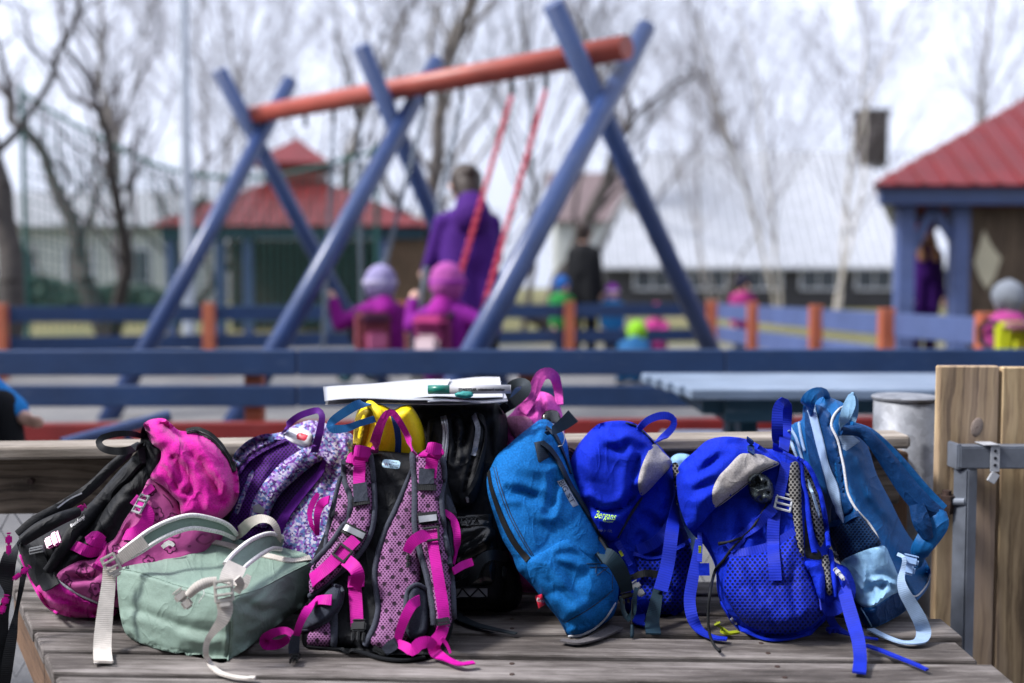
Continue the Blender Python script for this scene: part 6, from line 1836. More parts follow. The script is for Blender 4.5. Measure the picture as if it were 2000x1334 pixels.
# ---- royal blue bag, left of the pair
g = Bag('royal_blue_backpack', 'royal blue backpack with lime lettering on its lid beside the denim blue bag', 1260, 1200, 2.2)
g.pillow('body', [(1114, 900), (1122, 880), (1140, 855), (1166, 831), (1200, 823), (1238, 827), (1268, 852), (1300, 885), (1318, 920), (1324, 960), (1330, 1010), (1346, 1055), (1352, 1110), (1348, 1165), (1330, 1196), (1290, 1206), (1235, 1202), (1200, 1160), (1160, 1080), (1125, 990), (1113, 930)], m('royal'), ctrl=[(1150, 850, 2.30), (1300, 890, 2.30), (1230, 1190, 2.18), (1340, 1180, 2.20)], t=.055, tb=.06, rim=40, wr=.006, folds=[([(1262, 1010), (1290, 1030), (1310, 1020)], .012, 9), ([(1250, 1050), (1270, 1080), (1300, 1082)], .010, 8), ([(1300, 960), (1290, 1000)], -.006, 9)])
lid = g.patch('lid', [(1115, 898), (1133, 866), (1166, 830), (1200, 822), (1238, 826), (1268, 851), (1290, 876), (1313, 905), (1285, 940), (1254, 968), (1228, 1006), (1202, 1054), (1165, 1048), (1135, 1000), (1117, 935)], m('royal'), off=.008, puff=.040, rim=42, wr=.006, edge=.02,
        folds=[([(1148, 985), (1180, 998), (1220, 990), (1245, 962)], .022, 9), ([(1252, 880), (1238, 925), (1230, 975)], .014, 9), ([(1180, 850), (1200, 862), (1222, 850), (1250, 858)], -.008, 8), ([(1170, 868), (1205, 880), (1240, 870)], .008, 8), ([(1130, 900), (1135, 950)], .008, 10), ([(1200, 840), (1218, 868)], .006, 6)])
g.patch('grey_panel', [(1278, 867), (1295, 883), (1312, 904), (1284, 940), (1254, 968), (1246, 946), (1251, 917), (1264, 886)], m('pale_reflective'), off=.002, puff=.003, rim=6)
g.ribbon('lid_lining', [(1254, 972), (1228, 1010), (1206, 1050)], [4, 7, 3], m('grey_cloth'), off=.001)
g.ribbon('grab_handle', [(1246, 838), (1264, 822, 2.24), (1285, 813, 2.24), (1304, 812, 2.24), (1316, 820, 2.24), (1314, 834, 2.24), (1300, 850, 2.23), (1284, 864)], [12, 14, 15, 15, 12, 13, 14, 12], m('royal_web'), th=.0025)
g.tube('lid_zip', [(1222, 826), (1246, 834), (1264, 852), (1280, 868)], 2.0, m('navy_web'), off=.001)
g.text('lid_lettering', 'Bergans', 1161, 1011, 21, -7, m('lime'), shear=.28, width=40)
g.text('lid_lettering', 'OF NORWAY', 1180, 1020, 5.5, -5, m('lime'), shear=.3, width=17)
g.text('lid_lettering', 'cap jr 12L', 1168, 1037, 7, -6, m('reflective'), shear=.1, width=28)
g.patch('net_pocket', [(1240, 1084), (1268, 1092), (1300, 1086), (1345, 1060), (1352, 1110), (1346, 1162), (1325, 1190), (1285, 1196), (1258, 1160)], m('royal_mesh'), off=.003, puff=.010, rim=18, folds=[([(1262, 1110), (1290, 1150), (1300, 1190)], .006, 8)])
g.ribbon('pocket_edge', [(1238, 1082), (1268, 1092), (1300, 1086), (1330, 1068), (1347, 1056)], 9, m('royal_web'))
g.ribbon('compression_strap', [(1244, 1076), (1275, 1062), (1300, 1040), (1314, 1015)], 22, m('royal_web'))
g.ribbon('hanging_strap', [(1322, 945), (1317, 990), (1312, 1040, 2.14), (1304, 1100, 2.11), (1290, 1154, 2.08)], [20, 24, 26, 27, 28], m('royal_web'), th=.003)
g.patch('back_mesh', [(1313, 905), (1324, 905), (1328, 950), (1320, 960)], m('grey_mesh'), puff=.002)
g.buckle('strap_slider', 1320, 985, 9, 36, -10, m('silver_plastic'), bars=1)
g.ribbon('chest_strap', [(1205, 1058), (1216, 1078), (1232, 1104)], [12, 12, 10], m('royal_web'), off=.01)
g.ribbon('lime_mark', [(1210, 1076), (1216, 1086)], 6, m('lime_web'), off=.016)
g.ribbon('hip_strap', [(1240, 1180), (1250, 1205), (1246, 1216, 's'), (1262, 1222, 's')], [16, 22, 22, 12], m('royal_web'))
g.ribbon('black_belt', [(1232, 1128), (1260, 1120), (1290, 1124), (1310, 1140)], [10, 14, 14, 10], m('black_web'), off=.008)

# ---- light blue scrap of a bag between the two royal blue ones
g = Bag('light_blue_pouch', 'small light blue pouch wedged behind the two royal blue bags', 1330, 1130, 2.36)
g.pillow('body', [(1308, 900), (1318, 888), (1335, 886), (1350, 892), (1356, 930), (1356, 1120), (1306, 1120), (1304, 960)], m('sky_cloth'), Y=2.365, t=.02, tb=.02, rim=14)

# ---- light blue and navy school bag, right
g = Bag('steel_blue_backpack', 'steel blue and navy school bag with pale blue webbing stripe standing at the gate end', 1720, 1215, 2.15)
BC = [(1540, 840, 2.36), (1590, 775, 2.26), (1660, 775, 2.22), (1627, 830, 2.17), (1650, 920, 2.12), (1672, 1000, 2.08), (1720, 1062, 2.06), (1700, 900, 2.22), (1740, 970, 2.24), (1790, 1060, 2.24), (1815, 1120, 2.22), (1770, 1190, 2.12), (1705, 1224, 2.06), (1672, 1180, 2.10), (1640, 1080, 2.18), (1600, 980, 2.24), (1560, 890, 2.32), (1760, 1130, 2.07), (1700, 1186, 2.03)]
g.pillow('body', [(1541, 838), (1552, 826), (1566, 820), (1570, 788), (1585, 772), (1606, 764), (1622, 776), (1645, 786), (1656, 796), (1680, 840), (1698, 880), (1712, 925), (1740, 980), (1765, 1030), (1792, 1070), (1810, 1098), (1817, 1120), (1814, 1144), (1792, 1173), (1762, 1198), (1726, 1218), (1702, 1226), (1686, 1216), (1670, 1185), (1650, 1120), (1625, 1070), (1600, 1000), (1580, 940), (1556, 893)], m('steel_blue'), ctrl=BC, mode='lin', t=.016, tb=.06, rim=16, wr=.005, sm=10,
         folds=[([(1668, 880), (1690, 930), (1720, 990)], -.008, 12), ([(1700, 990), (1740, 1035), (1780, 1080)], .008, 9), ([(1690, 940), (1712, 985), (1760, 1030)], -.008, 10), ([(1640, 800), (1615, 795)], .006, 7), ([(1660, 905), (1675, 960), (1700, 1000)], .007, 8)])
g.patch('side_gusset', [(1574, 800), (1596, 790), (1622, 808), (1622, 834), (1634, 858), (1645, 910), (1653, 966), (1668, 994), (1650, 1010), (1618, 1026), (1602, 980), (1586, 920), (1574, 860)], m('navy_cloth'), off=.002, puff=.006, rim=12, folds=[([(1630, 890), (1634, 930), (1642, 970)], .010, 7), ([(1580, 830), (1592, 890), (1612, 960)], .006, 6)])
g.ribbon('pale_stripe', [(1585, 796), (1596, 840), (1606, 880), (1614, 912), (1630, 960), (1644, 1014)], [26, 26, 26, 26, 26, 26], m('sky_light_web'), off=.004)
g.ribbon('top_loop', [(1584, 800), (1578, 784, 2.2), (1590, 770, 2.2), (1608, 766, 2.22), (1616, 776, 2.24)], [28, 28, 24, 16, 10], m('steel_blue'), th=.004, crown=.002)
for pts in ([(1545, 836), (1556, 856), (1566, 890), (1580, 940), (1600, 1010)], [(1541, 842), (1548, 868), (1560, 900)], [(1561, 826), (1565, 850), (1572, 880)]):
    g.ribbon('side_stripe', pts, [5, 7, 7, 6, 4][:len(pts)], m('sky_light_web'), off=.004)
g.tube('white_piping', [(1654, 790), (1638, 800), (1627, 815), (1624, 833), (1635, 857), (1642, 885), (1648, 912), (1652, 940), (1657, 966), (1672, 994), (1696, 1021), (1710, 1042), (1718, 1062)], 2.6, m('white_piping'))
g.patch('yoke_panel', [(1638, 852), (1660, 846), (1680, 862), (1648, 884)], m('sky_light_web'), off=.002, puff=.002, sharp=True)
g.ribbon('grab_handle', [(1640, 838), (1650, 815, 2.12), (1660, 788, 2.12), (1664, 770, 2.13), (1670, 782, 2.17), (1668, 812, 2.2), (1660, 836, 2.2)], [8, 20, 22, 8, 12, 14, 8], m('sky_cloth'), th=.003)
g.patch('net_pocket', [(1617, 1028), (1645, 1020), (1676, 1004), (1700, 1030), (1720, 1062), (1690, 1076), (1645, 1096), (1630, 1064)], m('navy_mesh'), off=.004, puff=.008, rim=14)
g.ribbon('pocket_edge', [(1616, 1027), (1646, 1018), (1677, 1003)], 12, m('navy_cloth'), off=.003)
g.patch('front_panel', [(1642, 1100), (1675, 1080), (1726, 1066), (1740, 1090), (1751, 1116), (1763, 1148), (1735, 1166), (1700, 1187), (1672, 1175), (1660, 1140)], m('sky_cloth'), off=.003, puff=.005, rim=10, wr=.002, folds=[([(1686, 1092), (1690, 1125), (1682, 1160)], -.007, 5), ([(1696, 1136), (1725, 1132), (1755, 1146)], -.008, 5), ([(1700, 1140), (1706, 1170)], .005, 6), ([(1726, 1136), (1716, 1172)], .005, 5)])
g.patch('base_panel', [(1672, 1178), (1700, 1190), (1735, 1168), (1765, 1148), (1790, 1172), (1762, 1196), (1726, 1216), (1704, 1224), (1688, 1214)], m('navy_cloth'), off=.001, puff=.004, rim=10)
g.tube('base_piping', [(1682, 1188), (1692, 1204), (1702, 1223)], 1.6, m('sky_cloth'))
g.patch('corner_flap', [(1765, 1118), (1790, 1106), (1812, 1104), (1818, 1120), (1808, 1148), (1788, 1166), (1774, 1152)], m('steel_blue'), off=.003, puff=.006, rim=10)
g.tube('flap_piping', [(1772, 1150), (1782, 1164), (1792, 1163), (1808, 1145), (1817, 1122)], 1.8, m('white_piping'))
g.ribbon('shoulder_strap', [(1640, 842), (1680, 842, 2.16), (1706, 864, 2.15), (1738, 905, 2.14), (1772, 952, 2.13), (1806, 990, 2.12), (1832, 1008, 2.12)], [16, 24, 26, 34, 40, 42, 34], m('navy_cloth'), th=.006, crown=.008)
g.ribbon('shoulder_strap', [(1660, 830), (1700, 848, 2.19), (1750, 900, 2.18), (1800, 962, 2.17), (1836, 998, 2.16)], [12, 22, 30, 36, 34], m('steel_blue'), th=.005, crown=.006)
g.ribbon('shoulder_strap', [(1832, 1000, 2.12), (1830, 1020, 2.11), (1816, 1046, 2.11), (1800, 1070, 2.11), (1786, 1096)], [30, 44, 42, 36, 30], m('steel_blue'), th=.006, crown=.008)
g.ribbon('strap_fold', [(1790, 985, 2.11), (1800, 1020, 2.10), (1812, 1050, 2.10)], [28, 34, 20], m('navy_cloth'), th=.005, crown=.006)
g.clip('ladder_lock', 1777, 1103, 30, 40, -14, m('pale_blue_plastic'), Y=2.02, prongs=False, th=.012)
g.ribbon('hanging_strap', [(1755, 1083, 2.03), (1766, 1090, 2.00), (1764, 1110, 2.0), (1760, 1132, 1.99), (1766, 1156, 1.98), (1782, 1184, 1.98), (1798, 1214, 1.98), (1804, 1236, 1.985), (1796, 1254, 's'), (1764, 1256, 's'), (1728, 1244, 's'), (1700, 1230, 's')], [7, 8, 9, 14, 22, 26, 28, 28, 22, 16, 16, 18], m('sky_light_web'), th=.0025)
g.clip('side_clip', 1633, 1086, 14, 18, 10, m('silver_plastic'), off=.008)

# ---- royal blue bag, right of the pair
g = Bag('royal_blue_net_backpack', 'royal blue backpack with big side net pocket and grey mesh back padding', 1510, 1245, 2.04)
g.pillow('body', [(1322, 920), (1335, 900), (1354, 884), (1380, 861), (1410, 853), (1446, 855), (1472, 863), (1494, 876), (1522, 878), (1556, 893), (1576, 912), (1591, 942), (1603, 980), (1613, 1030), (1618, 1068), (1630, 1096), (1656, 1110), (1671, 1146), (1666, 1172), (1645, 1192), (1612, 1212), (1576, 1240), (1532, 1252), (1495, 1250), (1452, 1232), (1420, 1202), (1402, 1160), (1396, 1105), (1375, 1065), (1350, 1040), (1330, 1000), (1321, 955)], m('royal'),
         ctrl=[(1350, 900, 2.26), (1470, 865, 2.18), (1560, 900, 2.16), (1620, 1060, 2.12), (1410, 1170, 2.10), (1530, 1250, 2.02), (1660, 1150, 2.10)], t=.07, tb=.09, rim=50, wr=.006, folds=[([(1440, 990), (1450, 1030), (1445, 1070)], .010, 9), ([(1480, 1000), (1470, 1050)], -.008, 9), ([(1420, 1020), (1430, 1060)], -.006, 8)])
g.patch('net_pocket', [(1425, 1090), (1460, 1084), (1497, 1076), (1525, 1062), (1552, 1044), (1562, 1066), (1580, 1118), (1598, 1165), (1608, 1200), (1576, 1226), (1530, 1240), (1490, 1236), (1452, 1215), (1425, 1180), (1414, 1150), (1419, 1115)], m('royal_mesh'), off=.003, puff=.024, rim=38, step=4.5, folds=[([(1450, 1100), (1470, 1130), (1490, 1170)], .006, 9), ([(1555, 1090), (1548, 1150), (1560, 1210)], .006, 9), ([(1500, 1190), (1520, 1230)], .005, 6)])
g.ribbon('pocket_edge', [(1424, 1084), (1460, 1078), (1497, 1070), (1525, 1056), (1552, 1038)], [14, 17, 18, 18, 16], m('royal_web'), off=.004)
g.ribbon('base_trim', [(1410, 1178), (1440, 1222), (1490, 1248), (1530, 1250), (1576, 1238), (1608, 1210)], 9, m('royal'), th=.003)
g.patch('corner_reflector', [(1418, 1197), (1424, 1195), (1440, 1219), (1434, 1222)], m('reflective'), puff=.001, sharp=True, step=4)
lid = g.patch('lid', [(1323, 918), (1336, 899), (1354, 884), (1380, 861), (1410, 853), (1446, 855), (1474, 864), (1496, 878), (1523, 906), (1486, 925), (1452, 954), (1398, 993), (1352, 1038), (1331, 1000), (1322, 955)], m('royal'), off=.010, puff=.036, rim=36, wr=.006, edge=.022, folds=[([(1352, 930), (1390, 905), (1420, 880)], .012, 9), ([(1345, 960), (1385, 945)], .010, 9), ([(1410, 865), (1440, 868), (1470, 878)], .010, 6), ([(1360, 990), (1395, 960)], -.008, 9), ([(1380, 880), (1360, 910)], -.007, 9)])
g.patch('grey_panel', [(1446, 887), (1466, 886), (1488, 888), (1505, 896), (1522, 906), (1486, 924), (1453, 952), (1398, 991), (1391, 961), (1403, 932), (1422, 911)], m('pale_reflective'), off=.002, puff=.003, rim=6, folds=[([(1470, 890), (1450, 920), (1420, 950)], .003, 10)])
g.tube('panel_stitching', [(1400, 990), (1452, 950), (1486, 922), (1520, 905)], .8, m('navy_stitch'), off=.001, k=5)
g.ribbon('zip', [(1464, 858), (1466, 872), (1466, 886)], 14, m('blue_zip'), off=.002)
g.clip('zip_pull', 1466, 880, 10, 14, 0, m('royal_web'), th=.005, prongs=False)
fo = g.patch('rain_cover', [(1462, 938), (1474, 926), (1490, 925), (1504, 936), (1511, 955), (1508, 975), (1494, 984), (1476, 980), (1464, 964)], m('foil'), off=.010, puff=.022, rim=14, wr=.010, edge=.022, step=3, folds=[([(1475, 930), (1485, 950)], .010, 4), ([(1500, 935), (1488, 955)], .010, 4), ([(1508, 962), (1490, 962)], .010, 4), ([(1485, 982), (1486, 964)], .010, 4), ([(1466, 960), (1480, 960)], .008, 4), ([(1464, 945), (1480, 952)], .008, 4)])
g.ribbon('grab_handle', [(1519, 882), (1518, 840, 2.12), (1519, 800, 2.12), (1527, 785, 2.12), (1536, 792, 2.15), (1534, 840, 2.16), (1530, 880)], [20, 22, 20, 18, 20, 22, 20], m('royal_web'), th=.0025)
for nm, poly in (('mesh_pad', [(1541, 908), (1558, 902), (1564, 940), (1566, 1000), (1570, 1060), (1570, 1088), (1560, 1076), (1550, 1020), (1540, 955)]), ('mesh_pad', [(1566, 906), (1580, 918), (1595, 955), (1606, 1010), (1611, 1050), (1602, 1068), (1588, 1030), (1578, 980), (1568, 940)]), ('mesh_pad', [(1605, 1088), (1617, 1084), (1623, 1120), (1626, 1160), (1616, 1162), (1609, 1125)])):
    g.patch(nm, poly, m('grey_mesh'), off=.004, puff=.008, rim=8)
g.ribbon('pad_binding', [(1564, 906), (1571, 950), (1577, 1000), (1584, 1050), (1590, 1080)], [6, 8, 10, 12, 12], m('royal'), th=.003, crown=.003)
g.ribbon('pad_binding', [(1556, 896), (1578, 912), (1594, 945), (1606, 990), (1614, 1040), (1620, 1070)], [8, 9, 9, 9, 9, 9], m('royal'), th=.003, crown=.003)
g.ribbon('pad_binding', [(1620, 1078), (1627, 1120), (1630, 1165)], [12, 9, 8], m('royal'), th=.003, crown=.003)
g.patch('painted_gap_shadow', [(1572, 1010), (1584, 1060), (1602, 1078), (1604, 1092), (1575, 1090), (1572, 1050)], m('black_cloth'), off=.001, puff=.001)  # black patch standing in for the shadow between the back pads
hw = g.patch('hip_wing', [(1570, 1098), (1590, 1096), (1606, 1106), (1612, 1140), (1610, 1176), (1600, 1172), (1586, 1130)], m('royal'), off=.006, puff=.012, rim=12, edge=.016)
g.patch('hip_wing', [(1626, 1100), (1645, 1106), (1662, 1122), (1671, 1148), (1668, 1170), (1652, 1172), (1640, 1140)], m('royal'), off=.004, puff=.010, rim=10, edge=.014)
g.clip('white_clip', 1640, 1122, 10, 32, 35, m('silver_plastic'), off=.012, prongs=False)
g.ribbon('vertical_strap', [(1534, 905), (1526, 950), (1516, 990), (1510, 1030), (1511, 1080), (1515, 1134)], [20, 20, 22, 24, 24, 24], m('royal_web'), off=.005, reg=True)
g.buckle('strap_slider', 1531, 980, 34, 40, -24, m('silver_plastic'), bars=2, off=.009, bar=4.5)
g.ribbon('diagonal_strap', [(1512, 992), (1480, 1022), (1450, 1048), (1424, 1072)], 21, m('royal_web'), off=.005)
g.tube('black_cord', [(1498, 985), (1470, 1030), (1448, 1052), (1432, 1068), (1412, 1096), (1398, 1112), (1388, 1150, 1.98), (1383, 1200, 1.96), (1386, 1238, 1.95), (1396, 1262, 's'), (1406, 1272, 's')], [2.2, 2.6, 3, 3, 3, 3, 3, 3, 3, 3, 3.6], m('black_web'), off=.006)
g.tube('black_cord', [(1448, 1050), (1425, 1058), (1404, 1062)], [2.4, 2.6, 4], m('black_web'), off=.008)
g.ribbon('hanging_strap', [(1628, 1110), (1645, 1140, 2.0), (1656, 1180, 1.96), (1666, 1215, 1.93), (1676, 1250, 1.89), (1680, 1285, 1.86), (1678, 1316, 's')], [18, 24, 26, 27, 26, 25, 26], m('royal_web'), th=.003)
g.ribbon('belt_webbing', [(1600, 1178), (1616, 1190, 2.0), (1632, 1188, 1.985), (1644, 1176, 1.98), (1650, 1160, 1.98), (1656, 1150, 2.0)], [28, 26, 26, 24, 22, 16], m('royal_web'), th=.0025)
g.ribbon('trailing_strap', [(1690, 1262, 's'), (1720, 1272, 's'), (1750, 1284, 's'), (1785, 1298, 's'), (1811, 1310, 's')], [15, 13, 13, 12, 8], m('royal_web'), th=.003)
g.ribbon('buckle_strap', [(1618, 1200, 2.03), (1632, 1225, 2.03), (1652, 1238, 's'), (1690, 1246, 's'), (1715, 1250, 's')], [16, 16, 14, 10, 8], m('royal_web'))
g.clip('belt_buckle', 1628, 1232, 26, 24, -40, m('royal_web'), Y='s', off=.010)
g.ribbon('front_strap', [(1364, 1055, 2.12), (1360, 1085, 2.10), (1354, 1125, 2.08), (1347, 1170, 2.06), (1352, 1205, 2.04), (1366, 1232, 's'), (1392, 1246, 's'), (1420, 1250, 's')], [12, 16, 22, 23, 23, 20, 18, 16], m('royal_web'), th=.003)
g.ribbon('strap_keeper', [(1364, 1112, 2.06), (1385, 1112, 2.06)], 24, m('royal'), th=.004)
g.ribbon('chest_webbing', [(1368, 1040), (1367, 1070, 2.1), (1366, 1098, 2.08)], 10, m('royal_web'))
g.ribbon('lime_mark', [(1367, 1066, 2.06), (1367, 1080, 2.06)], 6, m('lime_web'))
g.ribbon('lime_loop', [(1400, 1216, 2.0), (1408, 1230, 's'), (1420, 1238, 's'), (1442, 1236, 's')], [13, 16, 15, 12], m('lime_web'), th=.003)

# ---- sage green bag lying in front
g = Bag('sage_green_backpack', 'sage green bag lying on its front with cream straps and buckles', 410, 1280, 1.98)
SC = [(229, 1114, 2.06), (247, 1111, 2.05), (306, 1128, 1.99), (362, 1146, 1.94), (455, 1165, 1.885), (508, 1148, 1.95), (560, 1120, 2.05), (610, 1095, 2.13), (421, 1033, 2.25), (376, 1060, 2.19), (298, 1097, 2.11), (500, 1058, 2.22), (560, 1072, 2.19), (446, 1288, 1.90), (340, 1272, 1.93), (290, 1262, 1.96), (240, 1235, 2.0), (230, 1160, 2.04), (300, 1195, 1.965), (380, 1215, 1.915), (450, 1225, 1.885), (530, 1228, 2.0), (575, 1196, 2.07), (608, 1160, 2.12), (530, 1180, 1.97), (420, 1100, 2.09)]
g.pillow('body', [(229, 1118), (240, 1108), (270, 1101), (300, 1096), (340, 1076), (376, 1060), (421, 1034), (460, 1042), (500, 1056), (556, 1070), (596, 1081), (611, 1097), (610, 1130), (608, 1160), (596, 1180), (572, 1199), (530, 1230), (484, 1266), (448, 1288), (432, 1294), (390, 1284), (338, 1275), (292, 1263), (250, 1243), (237, 1214), (230, 1160)], m('sage'), ctrl=SC, mode='lin', t=.008, tb=.03, rim=9, wr=.004, sm=4, step=4.5,
         folds=[([(247, 1112), (306, 1129), (362, 1147), (430, 1162)], .0045, 2.6), ([(447, 1175), (449, 1230), (444, 1288)], .005, 3), ([(300, 1074), (360, 1090), (450, 1108), (520, 1110)], .004, 9), ([(340, 1060), (420, 1080), (520, 1092)], .004, 8), ([(240, 1180), (300, 1202), (380, 1228), (440, 1232)], .0055, 9), ([(480, 1180), (512, 1192), (548, 1184)], .008, 8), ([(470, 1238), (500, 1225), (530, 1205)], -.006, 9), ([(520, 1146), (500, 1165), (470, 1185)], .006, 6), ([(350, 1245), (400, 1256), (440, 1252)], -.004, 9), ([(560, 1125), (580, 1150), (570, 1185)], -.005, 11)])
g.tube('edge_seam', [(236, 1111), (270, 1117), (306, 1129), (362, 1147), (420, 1161), (455, 1166)], 1.7, m('sage'), off=.0)
g.tube('edge_seam', [(455, 1166), (508, 1149), (560, 1122), (608, 1098)], 1.7, m('sage'), off=.0)
g.tube('edge_seam', [(455, 1166), (452, 1210), (450, 1250), (445, 1290)], 1.5, m('sage'), off=.0)
g.ribbon('cream_band', [(384, 1056), (430, 1062), (480, 1076), (530, 1088), (572, 1096), (606, 1090)], [10, 18, 20, 20, 19, 12], m('cream_web'), off=.002)
def strap(pts, w, nm):
    s_ = g.ribbon(nm, pts, w, m('sage'), th=.004, crown=.002)
    for sg in (-1, 1):
        q = []
        for i, p in enumerate(pts):
            a = np.array(pts[max(0, i - 1)][:2], float); b = np.array(pts[min(len(pts) - 1, i + 1)][:2], float)
            t_ = (b - a) / np.hypot(*(b - a)); wi = w[i] if isinstance(w, list) else w
            q.append((p[0] - t_[1] * sg * wi * .5, p[1] + t_[0] * sg * wi * .5, *([p[2] - .003] if len(p) > 2 else [])))
        g.ribbon('strap_piping', q, 9, m('cream_piping'), th=.004, crown=.003, parent=s_)
strap([(458, 1046, 2.17), (442, 1034, 2.14), (420, 1026, 2.11), (376, 1019, 2.07), (338, 1028, 2.04), (300, 1046, 2.02), (268, 1068, 2.01), (240, 1086, 2.01)], [10, 18, 22, 25, 26, 26, 24, 18], 'shoulder_strap')
g.ribbon('strap_end', [(284, 1056, 2.0), (258, 1074, 1.995), (232, 1094, 1.995)], [24, 24, 22], m('cream_web'), th=.003)
g.buckle('slider', 217, 1102, 30, 40, 28, m('cream_plastic'), Y=1.985, bars=2, th=.006, bar=6, tongue=8)
g.ribbon('strap_tail', [(214, 1108, 1.995), (212, 1140, 1.98), (206, 1190, 1.955), (201, 1240, 1.93), (200, 1276, 's'), (202, 1295, 's')], [24, 26, 30, 33, 34, 35], m('cream_web'), th=.0025)
g.ribbon('strap_tail_hem', [(184, 1294, 's'), (221, 1295, 's')], 5, m('cream_web'), off=.004, th=.004)
strap([(548, 1060, 2.13), (528, 1057, 2.10), (500, 1069, 2.04), (470, 1092, 1.97), (450, 1115, 1.91)], [24, 30, 34, 34, 34], 'shoulder_strap')
g.ribbon('strap_end', [(462, 1104, 1.905), (452, 1124, 1.875), (446, 1142, 1.86)], [40, 42, 38], m('cream_web'), th=.003)
g.buckle('slider', 437, 1154, 38, 44, 8, m('cream_plastic'), Y=1.835, bars=2, th=.006, bar=6, tongue=12)
g.ribbon('strap_keeper', [(462, 1128, 1.85), (470, 1140, 1.86), (462, 1156, 1.86)], [14, 16, 16], m('cream_web'), th=.003)
g.ribbon('strap_tab', [(486, 1124, 1.88), (476, 1140, 1.87), (462, 1146, 1.87)], [10, 20, 22], m('cream_web'), th=.003)
g.ribbon('strap_tail', [(436, 1168, 1.84), (440, 1190, 1.835), (434, 1212, 1.83), (418, 1232, 1.83), (405, 1252, 1.83), (402, 1276, 1.83), (410, 1298, 's'), (430, 1316, 's'), (464, 1325, 's'), (497, 1327, 's')], [30, 30, 24, 15, 12, 11, 11, 12, 13, 13], m('cream_web'), th=.003)
g.ribbon('strap_tail_hem', [(486, 1327, 's'), (498, 1327, 's')], 14, m('cream_web'), off=.006, th=.004)
g.ribbon('toggle_strap', [(424, 1134, 1.85), (404, 1138, 1.845), (386, 1146, 1.84), (370, 1160, 1.845)], [16, 20, 20, 16], m('cream_web'), th=.005, crown=.003)
g.clip('toggle_buckle', 358, 1170, 26, 44, 38, m('cream_plastic'), Y=1.845, th=.010, prongs=False)
g.tube('loose_thread', [(396, 1150, 1.835), (399, 1160, 1.83), (392, 1170, 1.83), (388, 1178, 1.83)], .8, m('cream_piping'), k=5)
g.ribbon('grab_handle', [(462, 1050), (474, 1034, 2.16), (490, 1020, 2.14), (510, 1013, 2.12), (530, 1018, 2.11), (541, 1034, 2.11), (543, 1056, 2.12), (540, 1070)], [22, 22, 20, 17, 13, 12, 13, 14], m('cream_web'), th=.003)
g.ribbon('strap_tip', [(318, 1068, 2.10), (330, 1060, 2.10), (340, 1066, 2.10)], [8, 10, 6], m('cream_piping'), th=.004)

# ---- papers and whiteboard marker on top
def sheet(name, label, corners, mat, th=.0008, sag=0.0, group=None):
    a, b, c, d = [Vector(q) for q in corners]      # front-left, front-right, back-right, back-left
    n, k = 24, 10
    vs, uv = [], []
    for i in range(n + 1):
        for j in range(k + 1):
            u, v = i / n, j / k
            p = (a * (1 - u) + b * u) * (1 - v) + (d * (1 - u) + c * u) * v
            p = p + Vector((0, 0, sag * math.sin(u * math.pi) + .0018 * math.sin(u * 7 + v * 2)))
            vs.append(p); uv.append((u * .3, v * .21))
    m_ = len(vs)
    fs = [(i * (k + 1) + j, (i + 1) * (k + 1) + j, (i + 1) * (k + 1) + j + 1, i * (k + 1) + j + 1) for i in range(n) for j in range(k)]
    vs += [p - Vector((0, 0, th)) for p in vs]; uv += uv
    fs2 = fs + [tuple(x + m_ for x in f[::-1]) for f in fs]
    rim = [j for j in range(k + 1)] + [i * (k + 1) + k for i in range(1, n + 1)] + [n * (k + 1) + j for j in range(k - 1, -1, -1)] + [i * (k + 1) for i in range(n - 1, 0, -1)]
    for x, y in zip(rim, rim[1:] + rim[:1]): fs2.append((y, x, x + m_, y + m_))
    o = mesh_obj(name, vs, fs2, mat, None, uv, smooth=True)
    return tag(o, label, 'paper', group)
def paper_mat():
    t = NT('paper')
    u = t.uv()
    br = t.n('TexBrick'); t.link(u, br.inputs['Vector'])
    br.inputs['Scale'].default_value = 1; br.inputs['Mortar Size'].default_value = .0007
    br.inputs['Brick Width'].default_value = .028; br.inputs['Row Height'].default_value = .011; br.offset = 0
    br.inputs['Color1'].default_value = br.inputs['Color2'].default_value = (1, 1, 1, 1); br.inputs['Mortar'].default_value = (0, 0, 0, 1)
    n1 = t.noise(u, 170, 3, .7)
    wr = t.math('MULTIPLY', t.mapr(n1, .63, .68), t.mapr(t.noise(u, 20, 2), .52, .58))
    c = t.mix(wr, (.40, .41, .445), (.08, .085, .11))
    c = t.mix(t.math('MULTIPLY', t.math('SUBTRACT', 1, br.outputs['Fac']), 0.0), c, (.5, .5, .55))
    c = t.mix(t.math('MULTIPLY', br.outputs['Fac'], .3), c, (.25, .26, .32))
    return t.out(c, .7, spec=.3)
MAT['paper'] = paper_mat(); MAT['blank_paper'] = plain('blank_paper', (.38, .39, .43), .6, var=.04)
MAT['sleeve'] = plain('plastic_sleeve', (.36, .38, .46), .15, var=.05)
sheet('paper_sheet', 'white paper sheet with a faint hand drawn table, sticking out left over the bags', [V(634, 783, 1.86), V(860, 782, 1.86), V(880, 741, 2.02), V(631, 757, 2.00)], m('paper'), sag=.004)
sheet('paper_sheet', 'plain white paper sheet lowest in the stack on the black bag', [V(635, 790, 1.865), V(985, 787, 1.865), V(970, 760, 2.02), V(640, 770, 2.02)], m('blank_paper'))
sheet('paper_sheet', 'printed white paper sheet at the right behind the whiteboard marker', [V(800, 779, 1.87), V(982, 777, 1.87), V(976, 737, 2.04), V(800, 748, 2.03)], m('paper'), sag=.003)
sheet('plastic_sleeve', 'glossy clear plastic sleeve under the whiteboard marker', [V(835, 784, 1.85), V(992, 784, 1.85), V(986, 768, 1.93), V(835, 768, 1.93)], m('sleeve'), th=.0012)
mk = thing('whiteboard_marker', 'white whiteboard marker with green cap lying on the papers', 'marker', tuple(V(910, 768, 1.86)))
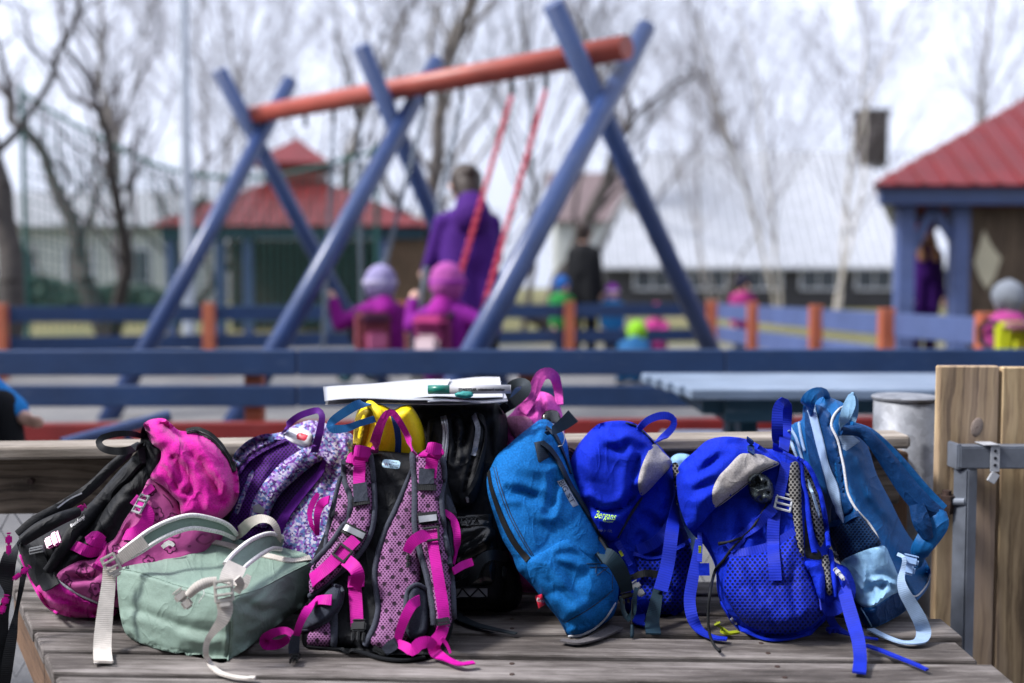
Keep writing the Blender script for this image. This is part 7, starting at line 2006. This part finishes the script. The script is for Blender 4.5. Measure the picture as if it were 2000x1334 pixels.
a, b, c = V(836, 761, 1.862), V(878, 761, 1.862), V(998, 760, 1.862)
ax = (c - a).normalized(); r = .0083
bm = bmesh.new(); cyl_bm(bm, b - ax * .0005, c - ax * .001, r * .97, r * .97, 32); cyl_bm(bm, c - ax * .001, c, r * .97, r * .88, 32); o = bm_obj('barrel', bm, plain('marker_white', (.36, .36, .39), .4, var=.03), mk)
for f in o.data.polygons: f.use_smooth = len(f.vertices) == 4
MAT['green_plastic'] = plain('green_plastic', (.003, .155, .115), .35, var=.06)
bm = bmesh.new(); cyl_bm(bm, a + ax * .001, b, r, r, 32); cyl_bm(bm, a, a + ax * .001, r * .9, r, 32); o = bm_obj('marker_cap', bm, m('green_plastic'), mk)
for f in o.data.polygons: f.use_smooth = len(f.vertices) == 4
def barrel_text(body, px, py, size, width, mat, bold=0):
    VV, fs = text_mesh(body)
    x = (VV[:, 0] - VV[:, 0].min()) * (width / (VV[:, 0].max() - VV[:, 0].min())); y = VV[:, 1] * size
    pts = []
    base, n0 = fs, len(VV); fs = []; lay = []
    for k_, (ox, oy) in enumerate(((0, 0), (.45, 0), (0, .45), (.45, .45), (-.4, .2))):      # heavy strokes
        lay += list(zip(px + x + ox, py - y + oy, [k_ * 6e-5] * n0)); fs += [tuple(i_ + n0 * k_ for i_ in f_) for f_ in base]
    for X, Y, dd in lay:
        q = V(X, Y, 1.862); dz = q.z - (a.z + (c.z - a.z) * (q.x - a.x) / (c.x - a.x))
        pts.append((q.x, 1.862 - math.sqrt(max(r * r - dz * dz, 1e-8)) - .0006 - dd, q.z))
    mesh_obj('barrel_lettering', pts, fs, mat, mk, smooth=False)
barrel_text('STAEDTLER', 896, 761.8, 6.6, 35, m('ink'))
barrel_text('whiteboard marker', 934, 761.8, 6.6, 52, m('ink'))
barrel_text('color', 908, 769, 5.0, 16, m('ink'))
bm = bmesh.new()
q = V(908, 771, 1.848)
bmesh.ops.create_icosphere(bm, subdivisions=3, radius=1)
for v in bm.verts:
    n_ = mnoise.noise(v.co * 1.6) * .25 + mnoise.noise(v.co * 4) * .1
    v.co = Vector((v.co.x * .0172, v.co.y * .008, v.co.z * .0062)) * (1 + n_) + q
MAT['teal_clay'] = plain('teal_clay', (.015, .26, .25), .5, var=.35, scale=160, bump=.4)
tag(bm_obj('modelling_clay', bm, m('teal_clay'), None, smooth=True), 'lump of teal modelling clay pressed against the whiteboard marker', 'clay')
